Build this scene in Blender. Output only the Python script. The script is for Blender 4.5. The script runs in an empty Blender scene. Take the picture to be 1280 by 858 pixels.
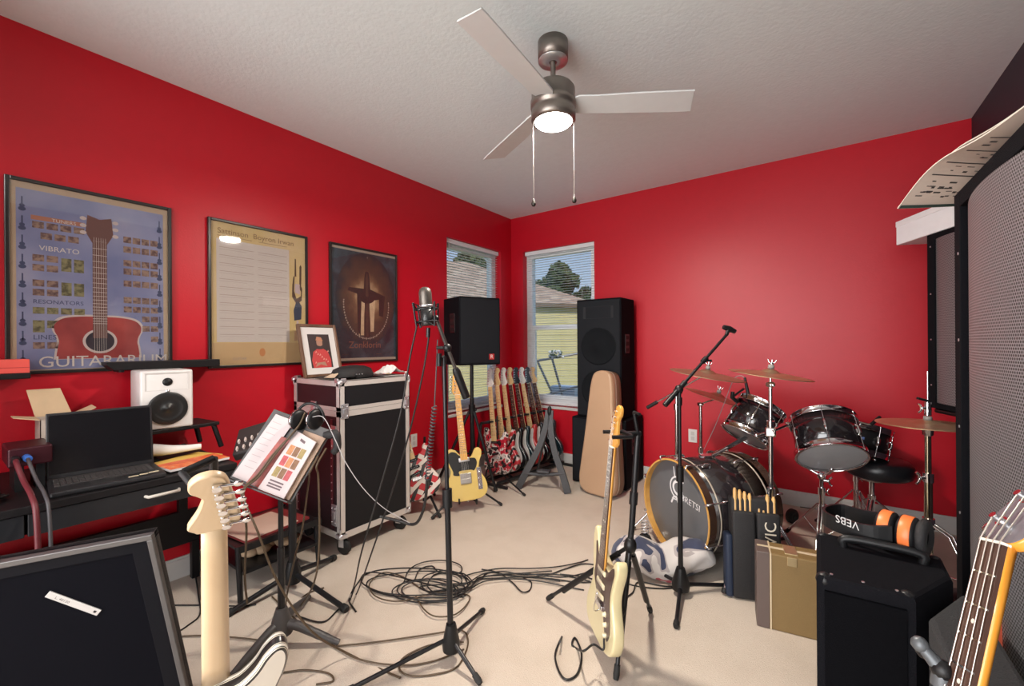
import bpy, bmesh, math, random
from mathutils import Matrix, Vector, Euler
random.seed(7)
PI = math.pi
scn = bpy.context.scene
COL = scn.collection
V = Vector

# ---------------------------------------------------------------- camera model (photo taken as 1280 x 858)
FPX = 529.0; YAW = math.radians(35.8); Y0 = 429.9; ROLL = -0.007
CAM = V((2.887, 0.0, 1.288))
Fw = V((-math.sin(YAW), math.cos(YAW), 0)); Rt = V((math.cos(YAW), math.sin(YAW), 0)); Up = V((0, 0, 1))
def ray(px, py):
    u = (px - 640) / FPX; v = -(py - Y0) / FPX
    u, v = u * math.cos(ROLL) - v * math.sin(ROLL), u * math.sin(ROLL) + v * math.cos(ROLL)
    return Fw + Rt * u + Up * v
def P(px, py, d): return CAM + ray(px, py) * d
def FL(px, py, z=0.0):
    r = ray(px, py); return CAM + r * ((z - CAM.z) / r.z)
def AX(px, py, X=0.0):
    r = ray(px, py); return CAM + r * ((X - CAM.x) / r.x)
def AY(px, py, Y):
    r = ray(px, py); return CAM + r * (Y / r.y)

# ---------------------------------------------------------------- materials
MATS = {}
def mat(name, col, rough=0.5, metal=0.0, noise=0.0, nscale=20.0, bump=0.0, bscale=200.0, coat=0.0, spec=0.5, sheen=0.0, emit=None, estr=0.0):
    if name in MATS: return MATS[name]
    m = bpy.data.materials.new(name); m.use_nodes = True
    nt = m.node_tree; b = nt.nodes['Principled BSDF']
    b.inputs['Base Color'].default_value = (*col, 1); b.inputs['Roughness'].default_value = rough
    b.inputs['Metallic'].default_value = metal; b.inputs['Coat Weight'].default_value = coat
    b.inputs['Specular IOR Level'].default_value = spec; b.inputs['Coat Roughness'].default_value = 0.08
    if sheen: b.inputs['Sheen Weight'].default_value = sheen
    if emit:
        b.inputs['Emission Color'].default_value = (*emit, 1); b.inputs['Emission Strength'].default_value = estr
    tc = nt.nodes.new('ShaderNodeTexCoord')
    n = nt.nodes.new('ShaderNodeTexNoise'); n.inputs['Scale'].default_value = nscale; n.inputs['Detail'].default_value = 4
    nt.links.new(tc.outputs['Object'], n.inputs['Vector'])
    amt = noise if noise else 0.04
    mx = nt.nodes.new('ShaderNodeMix'); mx.data_type = 'RGBA'
    mx.inputs['A'].default_value = (*[c * (1 - amt) for c in col], 1)
    mx.inputs['B'].default_value = (*[min(1, c * (1 + amt)) for c in col], 1)
    nt.links.new(n.outputs['Fac'], mx.inputs['Factor']); nt.links.new(mx.outputs['Result'], b.inputs['Base Color'])
    if bump:
        n2 = nt.nodes.new('ShaderNodeTexNoise'); n2.inputs['Scale'].default_value = bscale; n2.inputs['Detail'].default_value = 3
        nt.links.new(tc.outputs['Object'], n2.inputs['Vector'])
        bp = nt.nodes.new('ShaderNodeBump'); bp.inputs['Strength'].default_value = bump; bp.inputs['Distance'].default_value = 0.004
        nt.links.new(n2.outputs['Fac'], bp.inputs['Height']); nt.links.new(bp.outputs['Normal'], b.inputs['Normal'])
    MATS[name] = m; return m
def ramp_mat(name, tex, stops, rough=0.4, scale=(1, 1, 1), rot=(0, 0, 0), tscale=5.0, dist=0.0, interp='CONSTANT', coat=0.0, metal=0.0):
    """a procedural pattern: noise / voronoi / wave driving a colour ramp"""
    if name in MATS: return MATS[name]
    m = bpy.data.materials.new(name); m.use_nodes = True; nt = m.node_tree; b = nt.nodes['Principled BSDF']
    b.inputs['Roughness'].default_value = rough; b.inputs['Coat Weight'].default_value = coat; b.inputs['Metallic'].default_value = metal
    tc = nt.nodes.new('ShaderNodeTexCoord'); mp = nt.nodes.new('ShaderNodeMapping')
    mp.inputs['Scale'].default_value = scale; mp.inputs['Rotation'].default_value = rot
    nt.links.new(tc.outputs['Object'], mp.inputs['Vector'])
    if tex == 'noise':
        t = nt.nodes.new('ShaderNodeTexNoise'); t.inputs['Scale'].default_value = tscale; t.inputs['Detail'].default_value = 3; t.inputs['Distortion'].default_value = dist; out = t.outputs['Fac']
    elif tex == 'voronoi':
        t = nt.nodes.new('ShaderNodeTexVoronoi'); t.inputs['Scale'].default_value = tscale; out = t.outputs['Color']
    else:
        t = nt.nodes.new('ShaderNodeTexWave'); t.inputs['Scale'].default_value = tscale; t.inputs['Distortion'].default_value = dist; t.inputs['Detail'].default_value = 2; out = t.outputs['Fac']
    nt.links.new(mp.outputs['Vector'], t.inputs['Vector'])
    r = nt.nodes.new('ShaderNodeValToRGB'); cr_ = r.color_ramp; cr_.interpolation = interp
    while len(cr_.elements) < len(stops): cr_.elements.new(0.5)
    for e, (p, c) in zip(cr_.elements, stops): e.position = p; e.color = (*c, 1)
    nt.links.new(out, r.inputs['Fac']); nt.links.new(r.outputs['Color'], b.inputs['Base Color'])
    MATS[name] = m; return m
def wood(name, c0, c1, rough=0.35, axis=2, scale=30, coat=0.3):
    sc = [1, 1, 1]; sc[axis] = 0.06
    return ramp_mat(name, 'noise', [(0.3, c0), (0.7, c1)], rough, tuple(sc), tscale=scale, interp='LINEAR', coat=coat, dist=0.5)
def perforated(name, cmetal, chole, pitch, ax=(0, 2), rough=0.4, metal=0.7):
    """punched metal sheet: a hexagonal grid of round holes"""
    if name in MATS: return MATS[name]
    m = bpy.data.materials.new(name); m.use_nodes = True; nt = m.node_tree; b = nt.nodes['Principled BSDF']
    tc = nt.nodes.new('ShaderNodeTexCoord'); sx = nt.nodes.new('ShaderNodeSeparateXYZ'); nt.links.new(tc.outputs['Object'], sx.inputs[0])
    def mth(op, a, bb=None):
        n = nt.nodes.new('ShaderNodeMath'); n.operation = op
        for i, q in enumerate((a, bb)):
            if q is None: continue
            if isinstance(q, (int, float)): n.inputs[i].default_value = q
            else: nt.links.new(q, n.inputs[i])
        return n.outputs[0]
    u = mth('MULTIPLY', sx.outputs[ax[0]], 1 / pitch); v = mth('MULTIPLY', sx.outputs[ax[1]], 1 / (pitch * 0.866))
    row = mth('FLOOR', v); odd = mth('MULTIPLY', mth('MODULO', mth('ABSOLUTE', row), 2.0), 0.5)
    fu = mth('SUBTRACT', mth('FRACT', mth('ADD', u, odd)), 0.5); fv = mth('MULTIPLY', mth('SUBTRACT', mth('FRACT', v), 0.5), 0.866)
    d = mth('SQRT', mth('ADD', mth('MULTIPLY', fu, fu), mth('MULTIPLY', fv, fv)))
    hole = mth('LESS_THAN', d, 0.34)
    mx = nt.nodes.new('ShaderNodeMix'); mx.data_type = 'RGBA'; mx.inputs['A'].default_value = (*cmetal, 1); mx.inputs['B'].default_value = (*chole, 1)
    nt.links.new(hole, mx.inputs['Factor']); nt.links.new(mx.outputs['Result'], b.inputs['Base Color'])
    nt.links.new(mth('MULTIPLY', mth('SUBTRACT', 1.0, hole), metal), b.inputs['Metallic'])
    b.inputs['Roughness'].default_value = rough
    MATS[name] = m; return m
def glass_mat(name, tint=(1, 1, 1), refl=0.06):
    if name in MATS: return MATS[name]
    m = bpy.data.materials.new(name); m.use_nodes = True; nt = m.node_tree
    for n in list(nt.nodes): nt.nodes.remove(n)
    o = nt.nodes.new('ShaderNodeOutputMaterial'); t = nt.nodes.new('ShaderNodeBsdfTransparent'); t.inputs[0].default_value = (*tint, 1)
    g = nt.nodes.new('ShaderNodeBsdfGlossy'); g.inputs['Roughness'].default_value = 0.03
    fr = nt.nodes.new('ShaderNodeLayerWeight'); pw = nt.nodes.new('ShaderNodeMath'); pw.operation = 'POWER'; pw.inputs[1].default_value = 4.5; nt.links.new(fr.outputs['Facing'], pw.inputs[0])
    ad = nt.nodes.new('ShaderNodeMath'); ad.operation = 'MULTIPLY_ADD'; ad.inputs[1].default_value = .5; ad.inputs[2].default_value = refl * .6; nt.links.new(pw.outputs[0], ad.inputs[0])
    mx = nt.nodes.new('ShaderNodeMixShader'); nt.links.new(ad.outputs[0], mx.inputs[0]); nt.links.new(t.outputs[0], mx.inputs[1]); nt.links.new(g.outputs[0], mx.inputs[2])
    nt.links.new(mx.outputs[0], o.inputs[0]); MATS[name] = m; return m

# ---------------------------------------------------------------- mesh builder
def cr(pts, closed=False, n=6):
    """Catmull-Rom through points of any dimension"""
    pts = [V(p) for p in pts]; out = []; N = len(pts)
    rng = range(N) if closed else range(N - 1)
    for i in rng:
        p1, p2 = pts[i], pts[(i + 1) % N]
        p0 = pts[(i - 1) % N] if closed or i > 0 else p1 * 2 - p2
        p3 = pts[(i + 2) % N] if closed or i + 2 < N else p2 * 2 - p1
        for k in range(n):
            t = k / n
            out.append(0.5 * ((2 * p1) + (p2 - p0) * t + (2 * p0 - 5 * p1 + 4 * p2 - p3) * t * t + (3 * p1 - p0 - 3 * p2 + p3) * t ** 3))
    if not closed: out.append(pts[-1])
    return out
def frame(z, x=None):
    """rotation matrix whose Z column is z"""
    z = V(z).normalized()
    x = V(x) if x is not None else (V((1, 0, 0)) if abs(z.x) < 0.8 else V((0, 1, 0)))
    x = (x - z * x.dot(z)).normalized(); y = z.cross(x)
    return Matrix((x, y, z)).transposed()
def axes(loc, x=None, y=None, z=None):
    """4x4 from two given axes (z kept exact if given, else y)"""
    if z is not None:
        z = V(z).normalized()
        if x is not None: x = V(x); x = (x - z * x.dot(z)).normalized(); y = z.cross(x)
        elif y is None: F3 = frame(z); x, y = F3.col[0], F3.col[1]
        else: y = V(y); y = (y - z * y.dot(z)).normalized(); x = y.cross(z)
    else:
        y = V(y).normalized(); x = V(x); x = (x - y * x.dot(y)).normalized(); z = x.cross(y)
    M = Matrix((x, y, z)).transposed().to_4x4(); M.translation = V(loc); return M
_TXT = {}
class MB:
    def __init__(s): s.v = []; s.f = []; s.m = []; s.sm = []
    def add(s, vs, fs, mi=0, smooth=False, M=None):
        o = len(s.v)
        s.v += [(M @ V(p)) if M is not None else V(p) for p in vs]
        for f in fs: s.f.append([o + i for i in f]); s.m.append(mi); s.sm.append(smooth)
        return s
    def box(s, c, size, mi=0, M=None, bev=0.0, seg=2):
        bm = bmesh.new(); bmesh.ops.create_cube(bm, size=1.0)
        for v in bm.verts: v.co = V((v.co.x * size[0], v.co.y * size[1], v.co.z * size[2]))
        if bev: bmesh.ops.bevel(bm, geom=list(bm.edges), offset=min(bev, min(size) * .45), segments=seg, affect='EDGES', profile=0.5)
        bm.verts.index_update()
        vs = [v.co + V(c) for v in bm.verts]; fs = [[v.index for v in f.verts] for f in bm.faces]; bm.free()
        return s.add(vs, fs, mi, bool(bev and seg > 2), M)
    def bb(s, lo, hi, mi=0, M=None, bev=0.0, seg=2):
        return s.box([(a + b) / 2 for a, b in zip(lo, hi)], [abs(b - a) for a, b in zip(lo, hi)], mi, M, bev, seg)
    def tube(s, pts, r, n=8, mi=0, M=None, smooth=True, caps=True):
        pts = [V(p) for p in pts]; N = len(pts); rs = r if isinstance(r, (list, tuple)) else [r] * N
        T = []
        for i in range(N):
            t = (pts[min(i + 1, N - 1)] - pts[max(i - 1, 0)])
            T.append(t.normalized() if t.length > 1e-9 else V((0, 0, 1)))
        x = frame(T[0]).col[0].copy(); vs = []; fs = []
        for i in range(N):
            x = x - T[i] * x.dot(T[i])
            x = x.normalized() if x.length > 1e-6 else frame(T[i]).col[0].copy()
            y = T[i].cross(x)
            for k in range(n):
                a = 2 * PI * k / n; vs.append(pts[i] + (x * math.cos(a) + y * math.sin(a)) * rs[i])
        for i in range(N - 1):
            for k in range(n): fs.append([i * n + k, i * n + (k + 1) % n, (i + 1) * n + (k + 1) % n, (i + 1) * n + k])
        s.add(vs, fs, mi, smooth, M)
        if caps: s.add(vs[:n], [list(range(n))[::-1]], mi, False, M); s.add(vs[-n:], [list(range(n))], mi, False, M)
        return s
    def cyl(s, p0, p1, r0, r1=None, n=16, mi=0, M=None, smooth=True, caps=True):
        return s.tube([p0, p1], [r0, r0 if r1 is None else r1], n, mi, M, smooth, caps)
    def lathe(s, prof, n=32, mi=0, M=None, smooth=True, sharp=False):
        if sharp:
            for a, b in zip(prof[:-1], prof[1:]): s.lathe([a, b], n, mi, M)
            return s
        vs = []; fs = []; K = len(prof)
        for k in range(n):
            a = 2 * PI * k / n
            for r, z in prof: vs.append((r * math.cos(a), r * math.sin(a), z))
        for k in range(n):
            for j in range(K - 1): fs.append([k * K + j, ((k + 1) % n) * K + j, ((k + 1) % n) * K + j + 1, k * K + j + 1])
        return s.add(vs, fs, mi, smooth, M)
    def prism(s, out, y0, y1, bev=0.0, mi=0, M=None, mside=None, smooth=False):
        """outline in local XZ extruded along Y with rounded rims"""
        out = [V((p[0], p[1])) for p in out]; N = len(out)
        A = sum(out[i].x * out[(i + 1) % N].y - out[(i + 1) % N].x * out[i].y for i in range(N))
        if A < 0: out = out[::-1]
        nr = []
        for i in range(N):
            e = out[(i + 1) % N] - out[i - 1]; q = V((-e.y, e.x)); nr.append(q.normalized() if q.length > 1e-9 else V((0, 0)))
        if bev: rings = [(y0, bev), (y0 + .3 * bev, .3 * bev), (y0 + bev, 0), (y1 - bev, 0), (y1 - .3 * bev, .3 * bev), (y1, bev)]
        else: rings = [(y0, 0), (y1, 0)]
        vs = []; fs = []
        for y, ins in rings:
            for i in range(N):
                q = out[i] + nr[i] * ins; vs.append((q.x, y, q.y))
        for j in range(len(rings) - 1):
            for i in range(N): fs.append([j * N + i, j * N + (i + 1) % N, (j + 1) * N + (i + 1) % N, (j + 1) * N + i])
        s.add(vs, fs, mi if mside is None else mside, smooth or (bool(bev) and N > 11), M)
        K = (len(rings) - 1) * N
        s.add(vs[:N], [list(range(N))[::-1]], mi, False, M); s.add(vs[K:], [list(range(N))], mi, False, M)
        return s
    def ball(s, c, r, n=16, mi=0, M=None):
        r = (r, r, r) if isinstance(r, (int, float)) else r; vs = []; fs = []; h = n // 2
        for j in range(h + 1):
            t = PI * j / h
            for k in range(n):
                a = 2 * PI * k / n; vs.append((c[0] + r[0] * math.sin(t) * math.cos(a), c[1] + r[1] * math.sin(t) * math.sin(a), c[2] + r[2] * math.cos(t)))
        for j in range(h):
            for k in range(n): fs.append([j * n + k, (j + 1) * n + k, (j + 1) * n + (k + 1) % n, j * n + (k + 1) % n])
        return s.add(vs, fs, mi, True, M)
    def text(s, body, size, M, mi=0, ext=0.0004, align='LEFT'):
        key = (body, align)
        if key not in _TXT:
            cu = bpy.data.curves.new('t', 'FONT'); cu.body = body; cu.size = 1.0; cu.align_x = align; cu.resolution_u = 3
            ob = bpy.data.objects.new('t', cu); me = bpy.data.meshes.new_from_object(ob)
            _TXT[key] = ([v.co.copy() for v in me.vertices], [list(p.vertices) for p in me.polygons])
            bpy.data.objects.remove(ob); bpy.data.curves.remove(cu); bpy.data.meshes.remove(me)
        vs, fs = _TXT[key]
        return s.add([V((v.x * size, v.y * size, ext)) for v in vs], fs, mi, False, M)
    def quad(s, a, b, c, d, mi=0, M=None): return s.add([a, b, c, d], [[0, 1, 2, 3]], mi, False, M)
    def mesh(s, name, mats):
        me = bpy.data.meshes.new(name); me.from_pydata([tuple(p) for p in s.v], [], s.f)
        me.polygons.foreach_set('material_index', s.m); me.polygons.foreach_set('use_smooth', s.sm)
        for m in (mats if isinstance(mats, (list, tuple)) else [mats]): me.materials.append(m)
        bm = bmesh.new(); bm.from_mesh(me); bmesh.ops.recalc_face_normals(bm, faces=bm.faces); bm.to_mesh(me); bm.free()
        me.update(); return me
    def build(s, name, mats, parent=None, label=None, world=False, stuff=False):
        if parent is not None and world:
            Mi = RM[parent.name].inverted(); s.v = [Mi @ p for p in s.v]
        o = bpy.data.objects.new(name, s.mesh(name, mats)); COL.objects.link(o)
        if parent is not None: o.parent = parent; RM[o.name] = RM[parent.name]
        if label: o['label'] = label
        if stuff: o['kind'] = 'stuff'
        return o
    def top(s, name, mats, label=None, cat=None, group=None, kind=None, M=None):
        """a thing (or a piece of the setting) that is one mesh; origin put at its base"""
        if M is not None: s.v = [M @ p for p in s.v]
        lo = [min(p[i] for p in s.v) for i in range(3)]; hi = [max(p[i] for p in s.v) for i in range(3)]
        c = V(((lo[0] + hi[0]) / 2, (lo[1] + hi[1]) / 2, lo[2])); s.v = [p - c for p in s.v]
        o = bpy.data.objects.new(name, s.mesh(name, mats)); COL.objects.link(o); o.location = c
        RM[o.name] = Matrix.Translation(c)
        if label: o['label'] = label
        if cat: o['category'] = cat
        if group: o['group'] = group
        if kind: o['kind'] = kind
        return o
RM = {}
def thing(name, label, cat, M=None, group=None, kind=None):
    o = bpy.data.objects.new(name, None); COL.objects.link(o); o.empty_display_size = 0.05
    if M is None: M = Matrix()
    elif not isinstance(M, Matrix): M = Matrix.Translation(V(M))
    o.matrix_world = M; RM[o.name] = M.copy()
    if label: o['label'] = label
    if cat: o['category'] = cat
    if group: o['group'] = group
    if kind: o['kind'] = kind
    return o
def copy_tree(o, parent=None):
    c = o.copy(); COL.objects.link(c)
    if parent is not None: c.parent = parent
    for ch in list(o.children): copy_tree(ch, c)
    return c

# ---------------------------------------------------------------- shared materials
BLK = mat('black_plastic', (.008, .008, .009), .42, bump=.05, spec=.35)
BLKM = mat('black_metal', (.014, .014, .016), .32, .3)
RUB = mat('black_rubber', (.010, .010, .010), .7)
CHR = mat('chrome', (.80, .80, .82), .12, 1.0)
STEEL = mat('brushed_steel', (.66, .66, .69), .28, .8)
ALU = mat('aluminium', (.66, .62, .59), .4, .35, bump=.03)
CARPETB = mat('black_carpet_vinyl', (.008, .008, .010), .85, bump=.5, bscale=500, spec=.05)
WHT = mat('white_plastic', (.78, .76, .74), .35)
PAPER = mat('white_paper', (.80, .77, .74), .8)
RED = mat('red_wall_paint', (.56, .003, .016), .42, bump=.10, bscale=120)
CABLE = mat('black_cable', (.012, .011, .011), .5)
CABLEB = mat('brown_cable', (.085, .055, .03), .5)
MAPLE = wood('maple', (.60, .38, .17), (.72, .49, .25))
AMBER = wood('amber_maple', (.62, .28, .05), (.74, .38, .08))
ROSE = wood('rosewood', (.045, .020, .014), (.085, .04, .026), .45, coat=.1)
FRET = mat('fret_wire', (.75, .74, .70), .2, 1.0)
STR = mat('steel_string', (.70, .66, .60), .3, 1.0)
CREAMP = mat('cream_plastic', (.75, .66, .45), .35)
# ---------------------------------------------------------------- room shell
RX, RY, RZ, RF = 3.712, 4.0, 2.74, -0.45
def carpet_mat():
    m = bpy.data.materials.new('beige_carpet'); m.use_nodes = True; nt = m.node_tree; b = nt.nodes['Principled BSDF']
    b.inputs['Roughness'].default_value = .95; b.inputs['Specular IOR Level'].default_value = .1; b.inputs['Sheen Weight'].default_value = .15
    tc = nt.nodes.new('ShaderNodeTexCoord')
    n1 = nt.nodes.new('ShaderNodeTexNoise'); n1.inputs['Scale'].default_value = 260; n1.inputs['Detail'].default_value = 3
    n2 = nt.nodes.new('ShaderNodeTexNoise'); n2.inputs['Scale'].default_value = 5; n2.inputs['Detail'].default_value = 5
    for n in (n1, n2): nt.links.new(tc.outputs['Object'], n.inputs['Vector'])
    a = nt.nodes.new('ShaderNodeMix'); a.data_type = 'RGBA'; a.inputs['A'].default_value = (.52, .435, .355, 1); a.inputs['B'].default_value = (.68, .59, .50, 1)
    nt.links.new(n1.outputs['Fac'], a.inputs['Factor'])
    c = nt.nodes.new('ShaderNodeMix'); c.data_type = 'RGBA'; c.blend_type = 'MULTIPLY'; c.inputs['B'].default_value = (.91, .90, .885, 1)
    r = nt.nodes.new('ShaderNodeMapRange'); r.inputs['From Min'].default_value = .45; r.inputs['From Max'].default_value = .75
    nt.links.new(n2.outputs['Fac'], r.inputs[0]); nt.links.new(r.outputs[0], c.inputs['Factor']); nt.links.new(a.outputs['Result'], c.inputs['A'])
    nt.links.new(c.outputs['Result'], b.inputs['Base Color'])
    bp = nt.nodes.new('ShaderNodeBump'); bp.inputs['Strength'].default_value = .5; bp.inputs['Distance'].default_value = .006
    nt.links.new(n1.outputs['Fac'], bp.inputs['Height']); nt.links.new(bp.outputs['Normal'], b.inputs['Normal'])
    return m
CARPET = carpet_mat()
CEIL = mat('ceiling_paint', (.78, .875, .89), .9, bump=.35, bscale=55)
DARKWALL = mat('dark_plum_paint', (.035, .026, .042), .6, bump=.1)
TRIMW = mat('white_trim', (.66, .645, .63), .45)
HALLW = mat('hall_white_paint', (.75, .74, .72), .8)
S = 'structure'
MB().bb((-.15, -3.2, -.12), (RX + .15, RY + .15, 0)).top('floor', CARPET, 'beige carpet floor', kind=S)
MB().bb((-.15, -3.2, RZ), (RX + .15, RY + .15, RZ + .12)).top('ceiling', CEIL, 'textured grey-white ceiling', kind=S)
WL = (2.94, 3.80, .605, 2.325)      # opening in the left wall  (y0, y1, z0, z1)
WB = (.165, 1.045, .605, 2.335)     # opening in the back wall  (x0, x1, z0, z1)
w = MB(); T = .16
for lo, hi in (((-T, RF, 0), (0, WL[0], RZ)), ((-T, WL[1], 0), (0, RY + T, RZ)), ((-T, WL[0], 0), (0, WL[1], WL[2])), ((-T, WL[0], WL[3]), (0, WL[1], RZ))): w.bb(lo, hi)
w.top('wall_left', RED, 'red wall with the posters and a window', kind=S)
w = MB()
for lo, hi in (((0, RY, 0), (WB[0], RY + T, RZ)), ((WB[1], RY, 0), (RX + T, RY + T, RZ)), ((WB[0], RY, 0), (WB[1], RY + T, WB[2])), ((WB[0], RY, WB[3]), (WB[1], RY + T, RZ))): w.bb(lo, hi)
w.top('wall_back', RED, 'red wall behind the drums', kind=S)
MB().bb((RX, RF, 0), (RX + T, RY, RZ)).top('wall_right', DARKWALL, 'dark plum wall', kind=S)
w = MB()    # wall behind the camera, with a wide opening that lets the added hall fill in
w.bb((-T, RF - T, 0), (.7, RF, RZ)).bb((.7, RF - T, 2.45), (RX + T, RF, RZ))
w.top('wall_front', RED, 'red wall behind the camera', kind=S)
w = MB()
w.bb((-T, -3.2, 0), (0, RF - T, RZ)).bb((RX, -3.2, 0), (RX + T, RF, RZ))
w.bb((-T, -3.36, 0), (.35, -3.2, RZ)).bb((RX - .35, -3.36, 0), (RX + T, -3.2, RZ)).bb((.35, -3.36, 2.5), (RX - .35, -3.2, RZ))
w.top('wall_hall', HALLW, 'white hall walls', kind=S)
HB = .115
def baseboard(name, pts_lo, pts_hi):
    b = MB(); b.bb(pts_lo, pts_hi); return b
b = MB(); b.bb((0, RF, 0), (.014, RY, HB - .012)).bb((0, RF, HB - .012), (.009, RY, HB)); b.top('baseboard_left', TRIMW, 'white baseboard', kind=S)
b = MB(); b.bb((.014, RY - .014, 0), (RX, RY, HB - .012)).bb((.014, RY - .009, HB - .012), (RX, RY, HB)); b.top('baseboard_back', TRIMW, 'white baseboard', kind=S)
b = MB(); b.bb((RX - .014, RF, 0), (RX, RY - .014, HB - .012)).bb((RX - .009, RF, HB - .012), (RX, RY - .014, HB)); b.top('baseboard_right', TRIMW, 'white baseboard', kind=S)

# windows: single hung sash + glass, a sill, and an open mini blind hanging in the recess
VINYL = mat('window_vinyl', (.88, .91, .92), .35)
SLAT = mat('blind_slat', (.84, .86, .87), .4)
GLS = glass_mat('window_glass', (.93, .96, .97))
def window(name, bname, M, W, z0, z1, blabel):
    """local: x along the wall (0..W), y outward, z up; the wall face is y = 0"""
    root = thing(name, 'white single-hung window', None, M, kind=S)
    f = MB(); d0, d1 = .080, .15; t = .072
    f.bb((0, d0, z0), (t, d1, z1)).bb((W - t, d0, z0), (W, d1, z1)).bb((t, d0, z1 - t), (W - t, d1, z1)).bb((t, d0, z0), (W - t, d1, z0 + t))
    f.build('window_frame', VINYL, root)
    zm = z0 + (z1 - z0) * .50; s_ = MB()
    s_.bb((t, .09, zm - .025), (W - t, .125, zm + .025)); s_.bb((t, .088, z0 + t), (t + .03, .118, zm)); s_.bb((W - t - .03, .088, z0 + t), (W - t, .118, zm)); s_.bb((t, .088, z0 + t), (W - t, .118, z0 + t + .035))
    s_.build('sash', VINYL, root)
    MB().bb((t, .112, z0 + t), (W - t, .116, z1 - t)).build('pane', GLS, root)
    MB().bb((-.0, -.012, z0 - .03), (W, .085, z0), bev=.004).build('window_sill', TRIMW, root)
    r2 = thing(bname, blabel, 'blind', M @ Matrix.Translation((0, .045, z0)), group=None)
    H = z1 - z0; h = MB(); h.bb((.01, -.02, H - .045), (W - .01, .02, H - .002), bev=.003); h.build('headrail', SLAT, r2)
    sl = MB(); n = int((H - .09) / .0262)
    for i in range(n):
        z = H - .06 - i * .0262
        vs = []
        for x in (.014, W - .014):
            for y, dz in ((-.0125, -.0012), (0, .0012), (.0125, -.0012)): vs.append((x, y, z + dz - y * .06))
        sl.add(vs, [[0, 1, 4, 3], [1, 2, 5, 4]])
    sl.build('slats', SLAT, r2)
    br = MB(); br.bb((.014, -.011, .012), (W - .014, .011, .03), bev=.003); br.build('bottom_rail', SLAT, r2)
    c = MB()
    for x in (W * .18, W * .82):
        for y in (-.0125, .0125): c.cyl((x, y, .02), (x, y, H - .04), .0006, n=4)
    c.build('ladder_cord', SLAT, r2)
    wd = MB(); wd.cyl((.05, -.024, H - .05), (.05, -.028, H - .75), .003, n=6); wd.build('tilt_wand', SLAT, r2)
ML = Matrix(((0, -1, 0, 0), (1, 0, 0, WL[0]), (0, 0, 1, 0), (0, 0, 0, 1)))
window('window_1', 'window_blind', ML, WL[1] - WL[0], WL[2], WL[3], 'open white mini blind in the window behind the tripod speaker')
window('window_2', 'window_blind', Matrix.Translation((WB[0], RY, 0)), WB[1] - WB[0], WB[2], WB[3], 'open white mini blind in the window beside the tall speaker stack')

# outlets
def outlet(M, label):
    r = thing('wall_outlet', label, 'outlet', M)
    MB().box((0, -.003, 0), (.072, .006, .116), bev=.002).build('cover_plate', WHT, r)
    s_ = MB()
    for z in (-.022, .022): s_.box((0, -.0065, z), (.03, .003, .034), bev=.001)
    s_.build('socket', mat('outlet_face', (.62, .60, .58), .4), r)
outlet(Matrix.Translation(AY(866, 545, RY)), 'white wall outlet on the red wall behind the cymbal stands')
p = AX(517, 551, 0); outlet(axes(p, x=(0, 1, 0), y=(-1, 0, 0)), 'white wall outlet above the striped guitar beside the road case')

# ---------------------------------------------------------------- ceiling fan (three blades, at rest)
FX = P(692, 48, 2.03); fx, fy = 1.862, 1.775
FANB = mat('fan_brushed_nickel', (.24, .21, .185), .36, .8)
FANC = mat('fan_pale_nickel', (.62, .61, .60), .3, .7)
BLADE = mat('fan_blade', (.70, .72, .72), .45)
fan = thing('ceiling_fan', 'three-blade nickel ceiling fan with a lit round lamp', 'fan', (fx, fy, RZ))
MB().lathe([(0, 0), (.072, 0), (.072, -.085), (.060, -.088), (.020, -.090), (.018, -.10), (0, -.10)], 40).build('canopy', FANB, fan)
MB().lathe([(.012, -.088), (.070, -.0885), (.0705, -.094), (.02, -.098), (.012, -.096)], 40).build('canopy_ring', FANC, fan)
d = MB(); d.cyl((0, 0, -.09), (0, 0, -.20), .0125, n=20); d.lathe([(.0, -.185), (.026, -.185), (.03, -.20), (.03, -.214), (0, -.214)], 24); d.build('downrod', FANB, fan)
MB().lathe([(0, -.200), (.05, -.202), (.094, -.218), (.104, -.232), (.104, -.285), (.109, -.288), (.109, -.318), (.104, -.322), (.104, -.338), (.106, -.341), (.106, -.380), (.098, -.386), (0, -.386)], 48).build('motor_housing', FANB, fan)
LAMP = mat('lamp_diffuser', (.95, .93, .9), .4, emit=(1, .94, .86), estr=22.0)
MB().lathe([(.0, -.402), (.05, -.400), (.082, -.394), (.092, -.385), (0, -.385)], 40).build('lamp_diffuser', LAMP, fan)
for k, deg in enumerate((-2, 118, 238)):
    a = math.radians(deg); dr = (Rt * math.cos(a) + Fw * math.sin(a)); lt = V((0, 0, 1)).cross(dr)
    M = axes((0, 0, -.300), x=dr, z=(lt * .20 + Up).normalized())
    b = MB(); out = [(.10, -.05), (.20, -.062), (.40, -.066), (.60, -.068), (.668, -.066), (.672, -.060), (.660, .0), (.648, .062), (.640, .066), (.60, .066), (.40, .062), (.20, .052), (.10, .045)]
    out = cr([(x, z) for x, z in out], True, 3)
    b.prism(out, -.004, .004, .002, M=M @ Matrix.Rotation(PI / 2, 4, 'X')); ob = b.build('blade', BLADE, fan)
    MB().box((.125, 0, .008), (.075, .05, .006), M=M, bev=.002).build('blade_iron', FANB, ob)
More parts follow.
